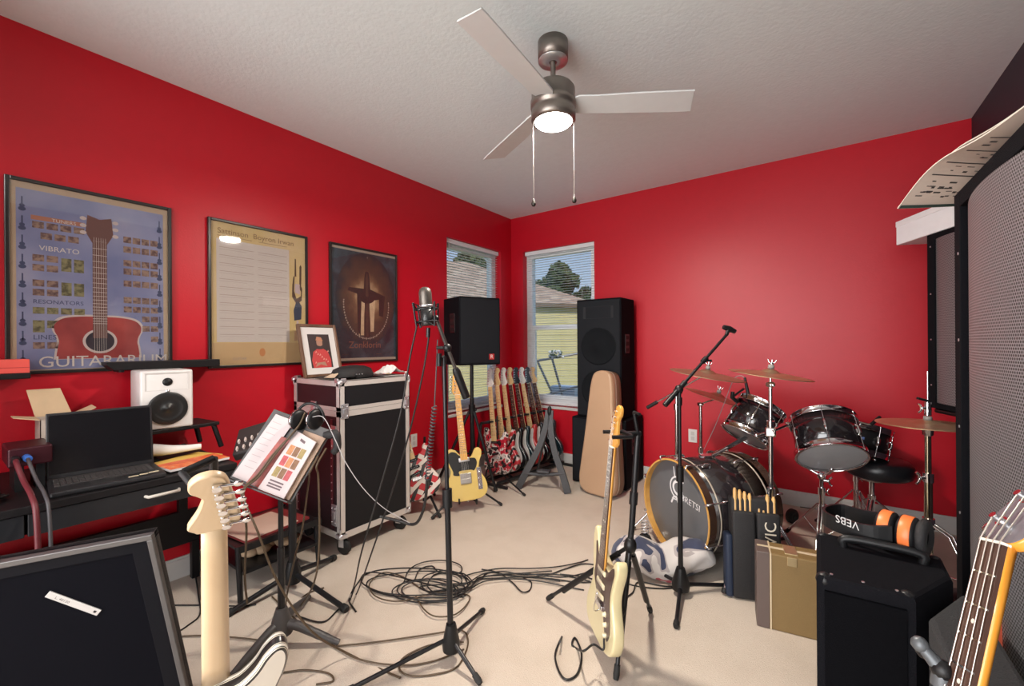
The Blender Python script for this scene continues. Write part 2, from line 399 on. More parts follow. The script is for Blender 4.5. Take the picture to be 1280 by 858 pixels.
for dx, L in ((-.098, .44), (.098, .425)):
    o3 = Rt * dx; c = MB(); n = 1
    c.cyl((o3.x, o3.y, -.33), (o3.x, o3.y, -.33 - L), .0010, n=6); 
    c.cyl((o3.x, o3.y, -.33), (o3.x * .9, o3.y * .9, -.325), .004, n=6)
    ch = c.build('pull_chain', mat('chain_grey', (.30, .29, .28), .4, .6), fan)
    MB().lathe([(0, .02), (.004, .012), (.011, -.006), (.011, -.012), (.007, -.02), (0, -.022)], 14, M=Matrix.Translation((o3.x, o3.y, -.33 - L))).build('pull_knob', mat('dark_bronze', (.06, .055, .05), .35, .8), ch)
# ---------------------------------------------------------------- outdoors, seen through the two windows
LAWN = ramp_mat('lawn', 'noise', [(.3, (.10, .16, .05)), (.7, (.22, .28, .10))], .9, tscale=3, interp='LINEAR')
MB().bb((-30, -8, -.35), (-.17, 34, -.30)).top('lawn', LAWN, 'grass ground outside the windows', kind=S)
MB().bb((-.17, 4.17, -.35), (14, 34, -.30)).top('lawn_side', LAWN, 'grass ground outside the back wall', kind=S)
SIDING = mat('yellow_siding', (.72, .60, .30), .7)
SHING = ramp_mat('tan_shingle', 'voronoi', [(.0, (.42, .27, .18)), (.4, (.52, .35, .24)), (.7, (.60, .43, .30))], .85, (1, 1, 3), tscale=5)
hx = (Rt * .96 + Fw * .28).normalized(); hy = Up.cross(hx)
hc = P(640, 430, 10.5); hc.z = -.3
MH = axes(hc, x=hx, z=Up)
house = thing('neighbour_house', 'yellow house with a tan hipped shingle roof outside the windows', 'house', MH)
h = MB(); W2 = 3.2
h.bb((-6, 0, 0), (2.25, 6, 2.6))
for i in range(16): h.bb((-6.005, -.008, i * .15), (2.26, .004, i * .15 + .012))
h.build('wall', SIDING, house)
r = MB(); e0, e1, y0_, y1_ = -6.2, 2.42, -.16, 6.2; zt = 4.15
vs = [(e0, y0_, 2.5), (e1, y0_, 2.5), (e1, y1_, 2.5), (e0, y1_, 2.5), (-3.6, 3.0, zt), (-.6, 3.0, zt), (e0, y0_, 2.58), (e1, y0_, 2.58), (e1, y1_, 2.58), (e0, y1_, 2.58)]
r.add(vs, [[6, 7, 5, 4], [7, 8, 5], [8, 9, 4, 5], [9, 6, 4]], 0); r.build('roof', SHING, house)
fa = MB(); fa.bb((e0, y0_, 2.50), (e1, y0_ + .04, 2.6)).bb((e1 - .04, y0_, 2.50), (e1, y1_, 2.6)).bb((e0, y0_ + .04, 2.5), (e1 - .04, 0, 2.52)); fa.build('fascia', mat('fascia_brown', (.20, .13, .08), .6), house)
BARK = mat('bark', (.12, .08, .05), .9, noise=.3)
def tree(px, py, d, R, label, seed, group=None):
    rnd = random.Random(seed); c = P(px, py, d)
    root = thing('leafy_tree', label, 'tree', (c.x, c.y, -.3), group)
    LEAF = ramp_mat('leaf_green', 'noise', [(.3, (.035, .06, .02)), (.7, (.13, .17, .06))], .7, tscale=3, interp='LINEAR')
    f = MB()
    for i in range(1500):
        q = V((rnd.gauss(0, 1), rnd.gauss(0, 1), rnd.gauss(0, 1))).normalized() * R * (rnd.random() ** .45)
        lump = .75 + .25 * math.sin(q.x * 3.1 / R + seed) * math.cos(q.z * 4.0 / R)
        q = q * lump + c; s = R * .085 * (.6 + rnd.random())
        Mx = Matrix.Translation(q) @ Euler((rnd.random() * 6, rnd.random() * 6, rnd.random() * 6)).to_matrix().to_4x4()
        f.add([(-s, -s * .5, 0), (0, -s, s * .2), (s, -s * .4, 0), (s * .4, s, s * .15), (-s * .7, s * .6, 0)], [[0, 1, 2, 3, 4]], M=Mx)
    f.build('foliage', LEAF, root, world=True)
    t = MB(); t.tube([(c.x, c.y, -.3), (c.x + .1, c.y, c.z * .5), (c.x, c.y, c.z + R * .3)], [.28, .2, .08], 10); t.build('trunk', BARK, root, world=True)
tree(582, 345, 17, 1.15, 'leafy tree over the roof, seen in the window behind the tripod speaker', 3)
tree(702, 352, 22, 1.05, 'taller round tree behind the hipped roof, seen in the window beside the speaker stack', 5)
tree(678, 362, 24, .9, 'smaller tree left of the round tree, in the window beside the speaker stack', 8)
tree(728, 372, 25, .8, 'low bushy tree where the roof meets the tall speaker stack', 9)
# a pipe gate and a pale crate in the yard
g = thing('pipe_gate', 'grey pipe gate standing in the yard outside the window', 'gate', (P(700, 480, 6.5).x, P(700, 480, 6.5).y, -.3))
PIPE = mat('galvanised_pipe', (.30, .31, .31), .5, .5)
gm = MB()
for a, bq in (((668, 452), (735, 440)), ((668, 498), (735, 480)), ((672, 452), (694, 500)), ((690, 448), (704, 498))): gm.cyl(P(*a, 6.5), P(*bq, 6.5), .018, n=8)
gm.build('pipe_frame', PIPE, g, world=True)
gp = MB(); gp.cyl(P(668, 446, 6.5), V((P(668, 446, 6.5).x, P(668, 446, 6.5).y, -.3)), .03, n=10); gp.build('gate_post', PIPE, g, world=True)
fl_ = MB(); c = P(694, 443, 6.45); rnd = random.Random(2)
for i in range(40): fl_.ball(c + V((rnd.uniform(-.12, .12), rnd.uniform(-.05, .05), rnd.uniform(-.05, .05))), .022, 6, mi=rnd.choice((0, 0, 1)))
fl_.top('flower_basket', [mat('white_petal', (.8, .8, .8), .7), mat('basket_leaf', (.08, .13, .05), .8)], 'clump of white flowers on top of the pipe gate outside', 'flowers')
c = P(708, 487, 6.9); ck = MB(); ck.box((c.x, c.y, c.z * .5 - .15), (.45, .3, c.z + .3 + .12), bev=.02); ck.top('pale_crate', mat('pale_blue_plastic', (.50, .58, .66), .5), 'pale blue storage crate in the yard behind the pipe gate', 'crate')
# ---------------------------------------------------------------- framed posters on the left wall
FRAMEB = mat('black_frame', (.016, .013, .012), .3, coat=.3)
GLZ = glass_mat('picture_glass', (.97, .97, .97))
def flatmat(name, c, **k): return mat(name, c, .6, **k)
def poster(name, label, y0, y1, z0, z1, draw, mats):
    """local x runs right along the wall (+Y), y up, z out of the wall; (0,0) is the lower left corner"""
    M = axes((.0, y0, z0), x=(0, 1, 0), y=(0, 0, 1)); W, H = y1 - y0, z1 - z0
    r = thing(name, label, 'poster', M)
    f = MB(); t = .016
    for a, b in (((0, 0), (t, H)), ((W - t, 0), (W, H)), ((t, 0), (W - t, t)), ((t, H - t), (W - t, H))): f.bb((*a, 0), (*b, .022), bev=.003)
    f.build('frame', FRAMEB, r)
    p = MB(); p.bb((t, t, .004), (W - t, H - t, .010), 0); draw(p, W, H, .0106); p.build('print', mats, r)
    MB().bb((t, t, .0150), (W - t, H - t, .0162)).build('glass', GLZ, r)
    return r
def rect(p, x0, y0, x1, y1, z, mi): p.quad((x0, y0, z), (x1, y0, z), (x1, y1, z), (x0, y1, z), mi)
def disc(p, cx, cy, rx, ry, z, mi, n=32): p.add([(cx + rx * math.cos(2 * PI * k / n), cy + ry * math.sin(2 * PI * k / n), z) for k in range(n)], [list(range(n))], mi)
def poly(p, pts, z, mi): p.add([(a, b, z) for a, b in pts], [list(range(len(pts)))], mi)
T3 = lambda x, y, z: Matrix.Translation((x, y, z))

def draw_guitar(p, W, H, z):
    # 0 tan border, 1 blue sky, 2 red top, 3 pale binding, 4 dark wood, 5 hole, 6 photo tile, 7 cream text, 8 dark blue guitars, 9 olive tile
    e = .0003
    rect(p, .034, .02, W - .036, H - .045, z, 1)
    def body(s, zz, mi):
        pts = [(-.52, -.10), (-.50, .05), (-.485, .13), (-.50, .21), (-.535, .29), (-.53, .38), (-.44, .46), (-.25, .495), (0, .5), (.25, .495), (.44, .46), (.53, .38), (.535, .29), (.50, .21), (.485, .13), (.50, .05), (.52, -.10)]
        q = cr(pts, False, 5)
        poly(p, [(W * .515 + a.x * .29 * s, max(.045, .10 + (a.y) * .34 * s)) for a in q], zz, mi)
    body(1.05, z + e, 3); body(1.0, z + 2 * e, 2)
    cx = W * .515
    disc(p, cx, .150, .062, .060, z + 3 * e, 3); disc(p, cx, .150, .052, .050, z + 4 * e, 5)
    rect(p, cx - .026, .165, cx + .026, H - .24, z + 5 * e, 4)
    for i in range(20): y = .19 + (H - .24 - .19) * (1 - (1 - .94 ** i) * 1.3) if i < 20 else 0; rect(p, cx - .026, y, cx + .026, y + .0022, z + 6 * e, 3)
    for i in range(6): rect(p, cx - .021 + i * .0083, .09, cx - .0200 + i * .0083, H - .22, z + 7 * e, 7)
    poly(p, [(cx - .026, H - .25), (cx + .026, H - .25), (cx + .05, H - .20), (cx + .043, H - .115), (cx, H - .13), (cx - .043, H - .115), (cx - .05, H - .20)], z + 6 * e, 4)
    for sx in (-1, 1):
        for k in range(3): disc(p, cx + sx * .058, H - .135 - k * .034, .012, .009, z + 7 * e, 3, 10)
    def tiles(x, y, n, w=.036, h=.030, mi=6, gap=.044):
        for i in range(n): rect(p, x + i * gap, y, x + i * gap + w, y + h, z + e, mi)
    L = .082
    for x, y, n in ((L, .665, 4), (L + .025, .618, 3), (L, .515, 2), (L, .470, 2), (L, .400, 2), (L, .358, 2)): tiles(x, y + .0, n)
    for x, y in ((L + .09, .478), (L + .132, .478), (L + .09, .364), (L + .132, .364)): rect(p, x, y, x + .034, y + .062, z + e, 9)
    tiles(L, .275, 4, mi=9); tiles(L, .19, 1, h=.055, mi=9); tiles(L + .044, .21, 2, h=.035, mi=9); tiles(L, .115, 2)
    Rx = .392
    for y in (.655, .605, .535, .492, .430, .345): tiles(Rx, y, 4, w=.031, h=.032, gap=.036)
    for x, y, n in ((Rx, .298, 4), (Rx + .072, .25, 2), (Rx + .072, .20, 2), (Rx + .108, .145, 1)): tiles(x, y, n, w=.031, h=.03, gap=.036)
    rect(p, L - .004, .702, L + .17, .722, z + e, 10)
    for s_, x, y, sz, mi in (('TUNERS', L + .06, .703, .022, 7), ('VIBRATO', L + .02, .566, .032, 7), ('RESONATORS', L, .322, .026, 8), ('LINES', L + .0, .158, .030, 8)): p.text(s_, sz, T3(x, y, z + 2 * e), mi)
    p.text('GUITARARIUM', .072, T3(.096, .030, z + 8 * e), 7)
    for k in range(9):
        for x in (.052, W - .052):
            y = .055 + k * .086
            disc(p, x, y, .012, .010, z + e, 8, 10); disc(p, x, y + .015, .009, .008, z + e, 8, 10); rect(p, x - .0025, y + .015, x + .0025, y + .055, z + e, 8)
poster('framed_poster', 'large framed blue poster of a red acoustic guitar above the white studio monitor', .203, .793, 1.165, 2.045, draw_guitar,
       [mat('poster_tan', (.46, .33, .22), .6), ramp_mat('poster_sky', 'noise', [(.3, (.13, .15, .30)), (.55, (.26, .27, .42)), (.75, (.40, .37, .46))], .6, tscale=3.2, interp='LINEAR'),
        ramp_mat('poster_redtop', 'noise', [(.3, (.22, .02, .02)), (.7, (.42, .06, .05))], .6, tscale=6, interp='LINEAR'), flatmat('poster_pale', (.55, .45, .42)), flatmat('poster_dkwood', (.14, .06, .05)),
        flatmat('poster_hole', (.03, .02, .03)), ramp_mat('poster_tile', 'noise', [(.35, (.10, .05, .05)), (.6, (.30, .19, .14))], .6, tscale=60, interp='LINEAR'), flatmat('poster_cream', (.62, .55, .50)),
        flatmat('poster_ink', (.05, .06, .13)), ramp_mat('poster_olive', 'noise', [(.35, (.08, .07, .03)), (.6, (.24, .21, .10))], .6, tscale=60, interp='LINEAR'), flatmat('poster_orange', (.40, .16, .10))])

def draw_scales(p, W, H, z):
    e = .0003
    rect(p, .045, .155, W - .125, H - .115, z, 1)
    rect(p, .02, .02, W - .02, .15, z, 3)
    p.text('Sattinson  Boyron Irwan', .046, T3(.05, H - .082, z + e), 2)
    rect(p, .05, H - .098, .24, H - .0955, z + e, 2); rect(p, .28, H - .098, W - .14, H - .0955, z + e, 2)
    for k in range(12):
        y = H - .165 - k * .0475
        for x0, x1 in ((.06, .250), (.275, W - .14)):
            rect(p, x0, y, x1, y + .003, z + e, 4); rect(p, x0, y - .012, x0 + (x1 - x0) * .8, y - .0105, z + e, 4)
    # a small guitarist printed upside down along the right edge
    c = W - .075
    for pts, mi in ((((-.012, .62), (-.004, .62), (-.002, .50), (-.014, .50)), 5), (((.020, .57), (.028, .585), (.034, .57), (.030, .40), (.018, .42)), 5), (((-.030, .44), (-.022, .50), (-.014, .50), (-.018, .40), (-.002, .35), (.028, .37), (.030, .44), (.038, .42), (.034, .34), (.0, .31), (-.032, .36)), 5),
                    (((-.012, .39), (.022, .38), (.022, .45), (-.012, .45)), 6), (((-.018, .20), (.030, .21), (.034, .30), (.012, .335), (-.004, .33), (-.022, .27)), 7), (((-.008, .12), (.006, .13), (.012, .20), (-.002, .20)), 6), (((-.02, .06), (.01, .07), (.02, .13), (-.016, .13)), 8)):
        poly(p, [(c + a, .10 + b) for a, b in pts], z + 2 * e, mi)
    disc(p, W * .5, .09, .018, .026, z + 2 * e, 9); p.text('GUITAR', .022, T3(W * .5 - .17, .045, z + 2 * e), 4)
poster('framed_poster', 'framed yellow guitar scale chart with ruled lines, hung second from the front', .963, 1.558, 1.155, 2.042, draw_scales,
       [ramp_mat('chart_yellow', 'noise', [(.3, (.62, .44, .15)), (.7, (.68, .50, .30))], .6, tscale=3, interp='LINEAR'), mat('chart_paper', (.60, .52, .47), .6), flatmat('chart_brown', (.24, .13, .05)), flatmat('chart_tan', (.58, .38, .19)),
        flatmat('chart_line', (.40, .31, .26)), flatmat('chart_dark', (.10, .05, .03)), flatmat('chart_pink', (.55, .42, .42)), flatmat('chart_navy', (.04, .05, .09)), flatmat('chart_skin', (.50, .30, .18)), flatmat('chart_stamp', (.55, .22, .08))])

def glow_mat(c, rx, ry):
    m = bpy.data.materials.new('sword_radiance'); m.use_nodes = True; nt = m.node_tree; b = nt.nodes['Principled BSDF']; b.inputs['Roughness'].default_value = .6
    tc = nt.nodes.new('ShaderNodeTexCoord'); mp = nt.nodes.new('ShaderNodeMapping'); mp.inputs['Location'].default_value = (-c[0] / rx, -c[1] / ry, 0); mp.inputs['Scale'].default_value = (1 / rx, 1 / ry, 0)
    nt.links.new(tc.outputs['Object'], mp.inputs['Vector'])
    n = nt.nodes.new('ShaderNodeTexNoise'); n.inputs['Scale'].default_value = 3.2; n.inputs['Detail'].default_value = 5; nt.links.new(mp.outputs['Vector'], n.inputs['Vector'])
    g = nt.nodes.new('ShaderNodeTexGradient'); g.gradient_type = 'SPHERICAL'; nt.links.new(mp.outputs['Vector'], g.inputs['Vector'])
    a = nt.nodes.new('ShaderNodeMath'); a.operation = 'MULTIPLY_ADD'; a.inputs[1].default_value = .62; a.inputs[2].default_value = -.31; nt.links.new(n.outputs['Fac'], a.inputs[0])
    s_ = nt.nodes.new('ShaderNodeMath'); s_.operation = 'ADD'; nt.links.new(g.outputs['Fac'], s_.inputs[0]); nt.links.new(a.outputs[0], s_.inputs[1])
    r = nt.nodes.new('ShaderNodeValToRGB'); st = [(0.0, (.018, .026, .036)), (.14, (.05, .035, .03)), (.36, (.085, .045, .03)), (.58, (.20, .11, .06)), (.80, (.55, .38, .22)), (.95, (.75, .58, .40))]
    while len(r.color_ramp.elements) < len(st): r.color_ramp.elements.new(.5)
    for e_, (p_, c_) in zip(r.color_ramp.elements, st): e_.position = p_; e_.color = (*c_, 1)
    nt.links.new(s_.outputs[0], r.inputs['Fac']); nt.links.new(r.outputs['Color'], b.inputs['Base Color']); return m
def draw_sword(p, W, H, z):
    e = .0003; c = W * .52
    rect(p, .012, .035, W - .012, H - .035, z, 1)
    poly(p, [(c + .27 * math.cos(t), H * .555 + .36 * math.sin(t)) for t in [2 * PI * i / 60 for i in range(60)]], z + e, 9)
    poly(p, [(c - .075, .21), (c - .03, .21), (c - .028, .50), (c - .06, .52)], z + 2.2 * e, 5); poly(p, [(c + .03, .24), (c + .06, .24), (c + .075, .50), (c + .028, .50)], z + 2.2 * e, 5)
    sil = [(-.022, .19), (.022, .19), (.022, .48), (.11, .50), (.11, .37), (.15, .36), (.17, .53), (.03, .575), (.024, .66), (.016, .705), (0, .715), (-.016, .705), (-.024, .66), (-.03, .575), (-.16, .575), (-.17, .55), (-.09, .53), (-.085, .25), (-.06, .20), (-.05, .50), (-.022, .49)]
    poly(p, [(c + a, b) for a, b in sil], z + 3 * e, 6)
    poly(p, [(c - .012, .20), (c + .012, .20), (c + .012, .66), (c, .70), (c - .012, .66)], z + 3.6 * e, 2)
    poly(p, [(c + .075 * math.cos(t), .515 + .055 * math.sin(t)) for t in [PI + PI * i / 16 for i in range(17)]], z + 4 * e, 6)
    for i in range(44):   # hanging chain
        t = PI * (.96 + 1.08 * i / 43); x, y = c + .205 * math.cos(t), .45 + .265 * math.sin(t) * (1 if math.sin(t) < 0 else .8)
        disc(p, x, y, .006, .009 if i % 2 else .005, z + 5 * e, 7, 8)
    p.text('Zonklorin', .072, T3(c - .165, .112, z + 5 * e), 8)
    p.text('II', .02, T3(c, H - .075, z + 5 * e), 7)
    for s_, x in ((-1, .10), (1, .40)): rect(p, x, .06, x + .05, .064, z + e, 2)
poster('framed_poster', 'framed dark poster with a glowing cross-shaped sword ringed by a chain', 1.722, 2.331, 1.152, 2.042, draw_sword,
       [flatmat('sword_border', (.42, .34, .27)), ramp_mat('sword_night', 'noise', [(.3, (.012, .016, .026)), (.5, (.03, .045, .06)), (.72, (.06, .10, .13))], .6, tscale=6, interp='LINEAR', dist=1),
        flatmat('sword_brown', (.075, .04, .03), noise=.5, nscale=25), flatmat('sword_rust', (.13, .065, .04), noise=.5, nscale=25), flatmat('sword_amber', (.27, .15, .075), noise=.4, nscale=30), flatmat('sword_glow', (.58, .40, .25), noise=.3, nscale=25),
        flatmat('sword_dark', (.035, .018, .018), noise=.4, nscale=40), flatmat('sword_chain', (.36, .29, .24)), flatmat('sword_letter', (.24, .10, .06)), glow_mat((.609 * .52, .89 * .555), .27, .36)])

# ---------------------------------------------------------------- floating shelves, red box
BW = mat('black_wood', (.008, .007, .008), .5, .0, .15, 40, spec=.3)
ya_ = AX(133, 460, .13).y; yb_ = AX(268, 460, .06).y
sh = thing('floating_shelf', 'black floating shelf above the white studio monitor', 'shelf', (.024, ya_, 1.172))
q = MB(); q.prism([(.025, 0), (yb_ - ya_, 0), (yb_ - ya_, .040), (0, .040), (0, .026)], 0, .115, .003, M=Matrix(((0, 1, 0, 0), (1, 0, 0, 0), (0, 0, 1, 0), (0, 0, 0, 1)))); q.build('board', BW, sh)
for y in (.06, .30): q = MB(); q.bb((-.024, y - .01, -.012), (.08, y + .01, .0), bev=.002); q.build('shelf_bracket', BLKM, sh)
a = AX(0, 470, .0)
sh = thing('floating_shelf', 'black floating shelf under the bright red box', 'shelf', (.024, -.05, 1.165))
MB().bb((0, 0, -.012), (.12, .315, .012), bev=.003).build('board', BW, sh)
rb = MB(); rb.bb((.026, -.03, 1.1775), (.136, .263, 1.236), bev=.002, mi=0); rb.bb((.134, -.03, 1.200), (.1368, .263, 1.202), mi=1)
rb.top('red_box', [mat('bright_red_card', (.80, .10, .08), .5), mat('dull_red', (.45, .03, .03), .6)], 'bright red flat box on the foremost floating shelf', 'box')

# ---------------------------------------------------------------- desk and what stands on it
DZ = .745; DX = .70; DY1 = .845
dk = thing('desk', 'long black desk against the red wall, carrying the laptop and studio monitor', 'desk', (0, 0, 0))
MB().bb((.02, -.40, DZ - .028), (DX, DY1, DZ), bev=.003).build('desk_top', BW, dk)
ap = MB(); ap.bb((.04, -.38, DZ - .105), (DX - .03, DY1 - .005, DZ - .028)); ap.build('apron', BW, dk)
for y0, y1 in ((-.37, .195), (.203, DY1 - .004)):
    d = MB(); d.bb((DX - .03, y0, DZ - .108), (DX - .008, y1, DZ - .031), bev=.002); dr = d.build('drawer', mat('desk_drawer_black', (.014, .015, .018), .4), dk)
    if y0 > 0:
        ha, hb2 = AX(184, 610, DX + .014).y, AX(226, 606, DX + .014).y; h = MB(); h.tube([(DX - .010, ha, DZ - .062), (DX + .014, ha + .004, DZ - .062), (DX + .014, hb2 - .004, DZ - .062), (DX - .010, hb2, DZ - .062)], .0062, 10); h.build('handle', mat('brushed_handle', (.58, .53, .47), .5, .2), dr, label='pale bar handle')
pn = MB(); pn.bb((.05, -.35, .205), (.075, .895, .385), bev=.002); pn.build('back_panel', BW, dk)
for x, y in ((.062, .875), (.062, -.36), (DX - .05, -.36)):
    l = MB(); l.bb((x - .018, y - .018, 0), (x + .018, y + .018, DZ - .028 if y < 0 else .21), bev=.002); l.build('leg', BW, dk)
l = MB(); l.bb((.044, .80, .38), (.08, .84, DZ - .1)); l.build('leg', BW, dk)

# laptop: base plane on the desk
LP = FL(62, 617, DZ + .022); LQ = FL(208, 590, DZ + .022)
lx = (LQ - LP); LW = .375; lx = lx.normalized(); ly = Up.cross(lx)
lp = thing('laptop', 'open black laptop with a dark screen on the black desk', 'laptop', axes(V((LP.x, LP.y, DZ)), x=lx, z=Up))
LW = (LQ - LP).length
LDK = mat('laptop_black', (.020, .020, .022), .35); KEY = mat('laptop_key', (.055, .050, .050), .5)
MB().bb((0, 0, .001), (LW, .25, .021), bev=.006).build('base', LDK, lp)
k = MB()
for r_ in range(6):
    for c_ in range(17): k.box((.022 + c_ * (LW - .044) / 16.6, .095 + r_ * .0215, .0225), ((LW - .05) / 18.2, .0175, .003))
k.build('keyboard', KEY, lp)
MB().bb((LW * .33, .012, .0205), (LW * .62, .080, .0217)).build('touchpad', mat('laptop_touchpad', (.03, .03, .03), .3), lp)
st = MB()
for i, (x, w_) in enumerate(((LW * .70, .03), (LW * .80, .026), (LW * .90, .032))): st.box((x, .03 + i * .008, .0214), (w_, .014, .0006))
st.build('sticker', mat('sticker_cream', (.75, .66, .45), .5), lp)
MT = Matrix.Translation((0, .245, .016)) @ Matrix.Rotation(math.radians(-9), 4, 'X')
sc_ = MB(); sc_.bb((0, 0, 0), (LW, .007, .262), M=MT, bev=.003); s2 = sc_.build('screen_lid', LDK, lp)
MB().bb((.008, -.001, .018), (LW - .008, .0, .252), M=MT).build('display', mat('screen_off', (.006, .006, .007), .18, spec=.6), s2)

# open cardboard box behind the laptop
CARD = mat('cardboard', (.62, .45, .28), .8, noise=.1)
by0 = AX(50, 525, .26).y; by1 = AX(98, 525, .26).y; bzt = AX(70, 524, .26).z
cb = thing('cardboard_box', 'open tan cardboard box with raised flaps behind the laptop', 'box', axes((.26, by0, DZ), x=(0, 1, 0), y=(-1, 0, 0)))
q = MB(); W_, D_, H_ = by1 - by0, .14, bzt - DZ
for lo, hi in (((0, 0, 0), (W_, .003, H_)), ((0, D_ - .003, 0), (W_, D_, H_)), ((0, 0, 0), (.003, D_, H_)), ((W_ - .003, 0, 0), (W_, D_, H_)), ((0, 0, 0), (W_, D_, .003))): q.bb(lo, hi)
q.build('box_body', [mat('box_white', (.50, .42, .36), .7)], cb)
for pts in (((0.0, D_, H_), (W_, D_, H_), (W_ - .03, D_ + .05, H_ + .115), (-.02, D_ + .05, H_ + .115)), ((0, 0, H_), (0, D_, H_), (-.07, D_ - .02, H_ + .015), (-.07, .03, H_ + .015)), ((W_, 0, H_), (W_, D_, H_), (W_ + .06, D_ - .03, H_ + .035), (W_ + .06, .02, H_ + .03))):
    f = MB(); f.add([V(a) for a in pts] + [V(a) + V((0, 0, .003)) for a in pts], [[0, 1, 2, 3], [4, 5, 6, 7], [0, 1, 5, 4], [1, 2, 6, 5], [2, 3, 7, 6], [3, 0, 4, 7]]); f.build('flap', CARD, cb)

# audio interface box with two plugged cables
p = P(8, 562, 1.95); iy0 = AX(9, 560, .47).y; iy1 = AX(66, 560, .47).y
ai = thing('audio_interface', 'dark maroon audio interface box with two plugs beside the laptop', 'audio interface', (.27, (iy0 + iy1) / 2, DZ)); ih = (iy1 - iy0) / 2
MB().bb((0, -ih, .095), (.20, ih, .165), bev=.006).build('case', mat('maroon_metal', (.05, .009, .015), .4, .4), ai)
for y in (-ih + .03, ih - .03): l = MB(); l.bb((.02, y - .012, 0), (.18, y + .012, .096)); l.build('riser', BLK, ai)
AI = V((.27, (iy0 + iy1) / 2, DZ)); ca_ = AX(18, 560, .47).y - AI.y; cb_ = AX(33, 557, .47).y - AI.y
for (y, c, cm, lab, mid) in ((ca_, 'plug_black', CABLE, 'dark red cable hanging from the maroon audio interface', mat('dark_red_cable', (.11, .014, .02), .5)), (cb_, 'plug_blue', mat('plug_blue', (.05, .16, .55), .35), 'grey cable with a blue plug hanging from the maroon audio interface', mat('grey_cable', (.06, .055, .06), .5))):
    cbq = thing('patch_cable', lab, 'cable', AI + V((.20, y, .128)))
    q = MB(); q.cyl((0, 0, 0), (.04, 0, 0), .012, n=14); q.build('plug', cm if c != 'plug_black' else BLKM, cbq)
    s_ = MB(); s_.tube(cr([(.04, 0, 0), (.08, 0, -.01), (.14, .01, -.06), (.24, .02, -.10), (.285, .025, -.17), (.29, .03, -.45), (.28, .04, -.862)], False, 6), .008 if c == 'plug_black' else .0055, 8); s_.build('cord', mid, cbq)
# coil and glass dish at the frame edge
q = MB(); c0 = V((.53, .07, DZ + .012))
for i in range(3): q.tube([c0 + V((.075 * math.cos(t) * (1 - .12 * i), .10 * math.sin(t) * (1 - .1 * i), .010 * i + .006 * math.sin(2 * t + i))) for t in [2 * PI * k / 36 for k in range(37)]], .0055, 7, caps=False)
q.top('coiled_cable', CABLE, 'black coiled cable lying on the desk at the left edge of the frame', 'cable')
ds = MB(); ds.lathe([(0, 0), (.05, 0), (.075, .03), (.072, .031), (.048, .005), (0, .005)], 24, M=T3(.64, -.07, DZ + .001)); ds.top('glass_dish', mat('clear_dish', (.55, .5, .5), .08, .3, spec=.9), 'small shiny clear dish on the desk front, left of the laptop', 'dish')

# studio monitor on a little black bench
MON = P(208, 500, 2.18)
bz = DZ + .0
sb = thing('monitor_stand', 'low black splay-legged stand under the white studio monitor', 'stand', axes((.20, .735, DZ), x=(-.10, .99, 0), z=Up))
MB().bb((-.17, -.12, .122), (.17, .12, .140), bev=.003).build('stand_top', BW, sb)
for sx in (-1, 1):
    for sy in (-1, 1):
        l = MB(); l.tube([(sx * .15, sy * .10, .124), (sx * .180, sy * .115, .004)], .013, 4); l.build('leg', BW, sb)
MN = axes((.215, .695, DZ + .141), x=(.06, 1, 0), z=Up)    # local -y is the front, facing the room
mn = thing('studio_monitor', 'white studio monitor speaker with a black woofer, under the floating shelf', 'speaker', MN)
mw, md, mh = .205, .22, .285
MB().box((0, .0, mh / 2), (mw, md, mh), bev=.010, seg=3).build('cabinet', WHT, mn)
g = MB(); f0 = -md / 2
pts = []
MW = Matrix.Translation((0, f0 - .001, mh * .35)) @ Matrix.Rotation(PI / 2, 4, 'X')
wf = MB(); wf.lathe([(.078, .0), (.079, .006), (.074, .010), (.068, .009), (.062, .012), (.054, .009), (.024, .003), (.020, .008), (.0, .012)], 40, M=MW); wo = wf.build('woofer', mat('woofer_cone', (.018, .018, .018), .35), mn)
wg = MB(); a_, b_ = .085, .040; zc = mh * .80
wg.add([(-a_, f0 - .0012, zc + b_), (a_, f0 - .0012, zc + b_), (a_, f0 - .0012, zc - b_), (-a_, f0 - .0012, zc - b_), (-.022, f0 + .010, zc + .018), (.022, f0 + .010, zc + .018), (.022, f0 + .010, zc - .018), (-.022, f0 + .010, zc - .018)], [[0, 1, 5, 4], [1, 2, 6, 5], [2, 3, 7, 6], [3, 0, 4, 7], [4, 5, 6, 7]])
wg.add([(-a_ - .006, f0 - .0035, zc + b_ + .006), (a_ + .006, f0 - .0035, zc + b_ + .006), (a_, f0 - .0012, zc + b_), (-a_, f0 - .0012, zc + b_)], [[0, 1, 2, 3]])
wg.build('waveguide', mat('white_waveguide', (.66, .64, .62), .4), mn)
tw = MB(); tw.lathe([(.020, 0), (.018, .004), (.012, .006), (.0, .009)], 24, M=Matrix.Translation((0, f0 + .0, zc)) @ Matrix.Rotation(PI / 2, 4, 'X')); tw.build('tweeter', BLK, mn)
lg = MB(); lg.lathe([(0, .003), (.007, .003), (.008, 0)], 16, M=Matrix.Translation((0, f0, mh * .645)) @ Matrix.Rotation(PI / 2, 4, 'X')); lg.build('badge', STEEL, mn)

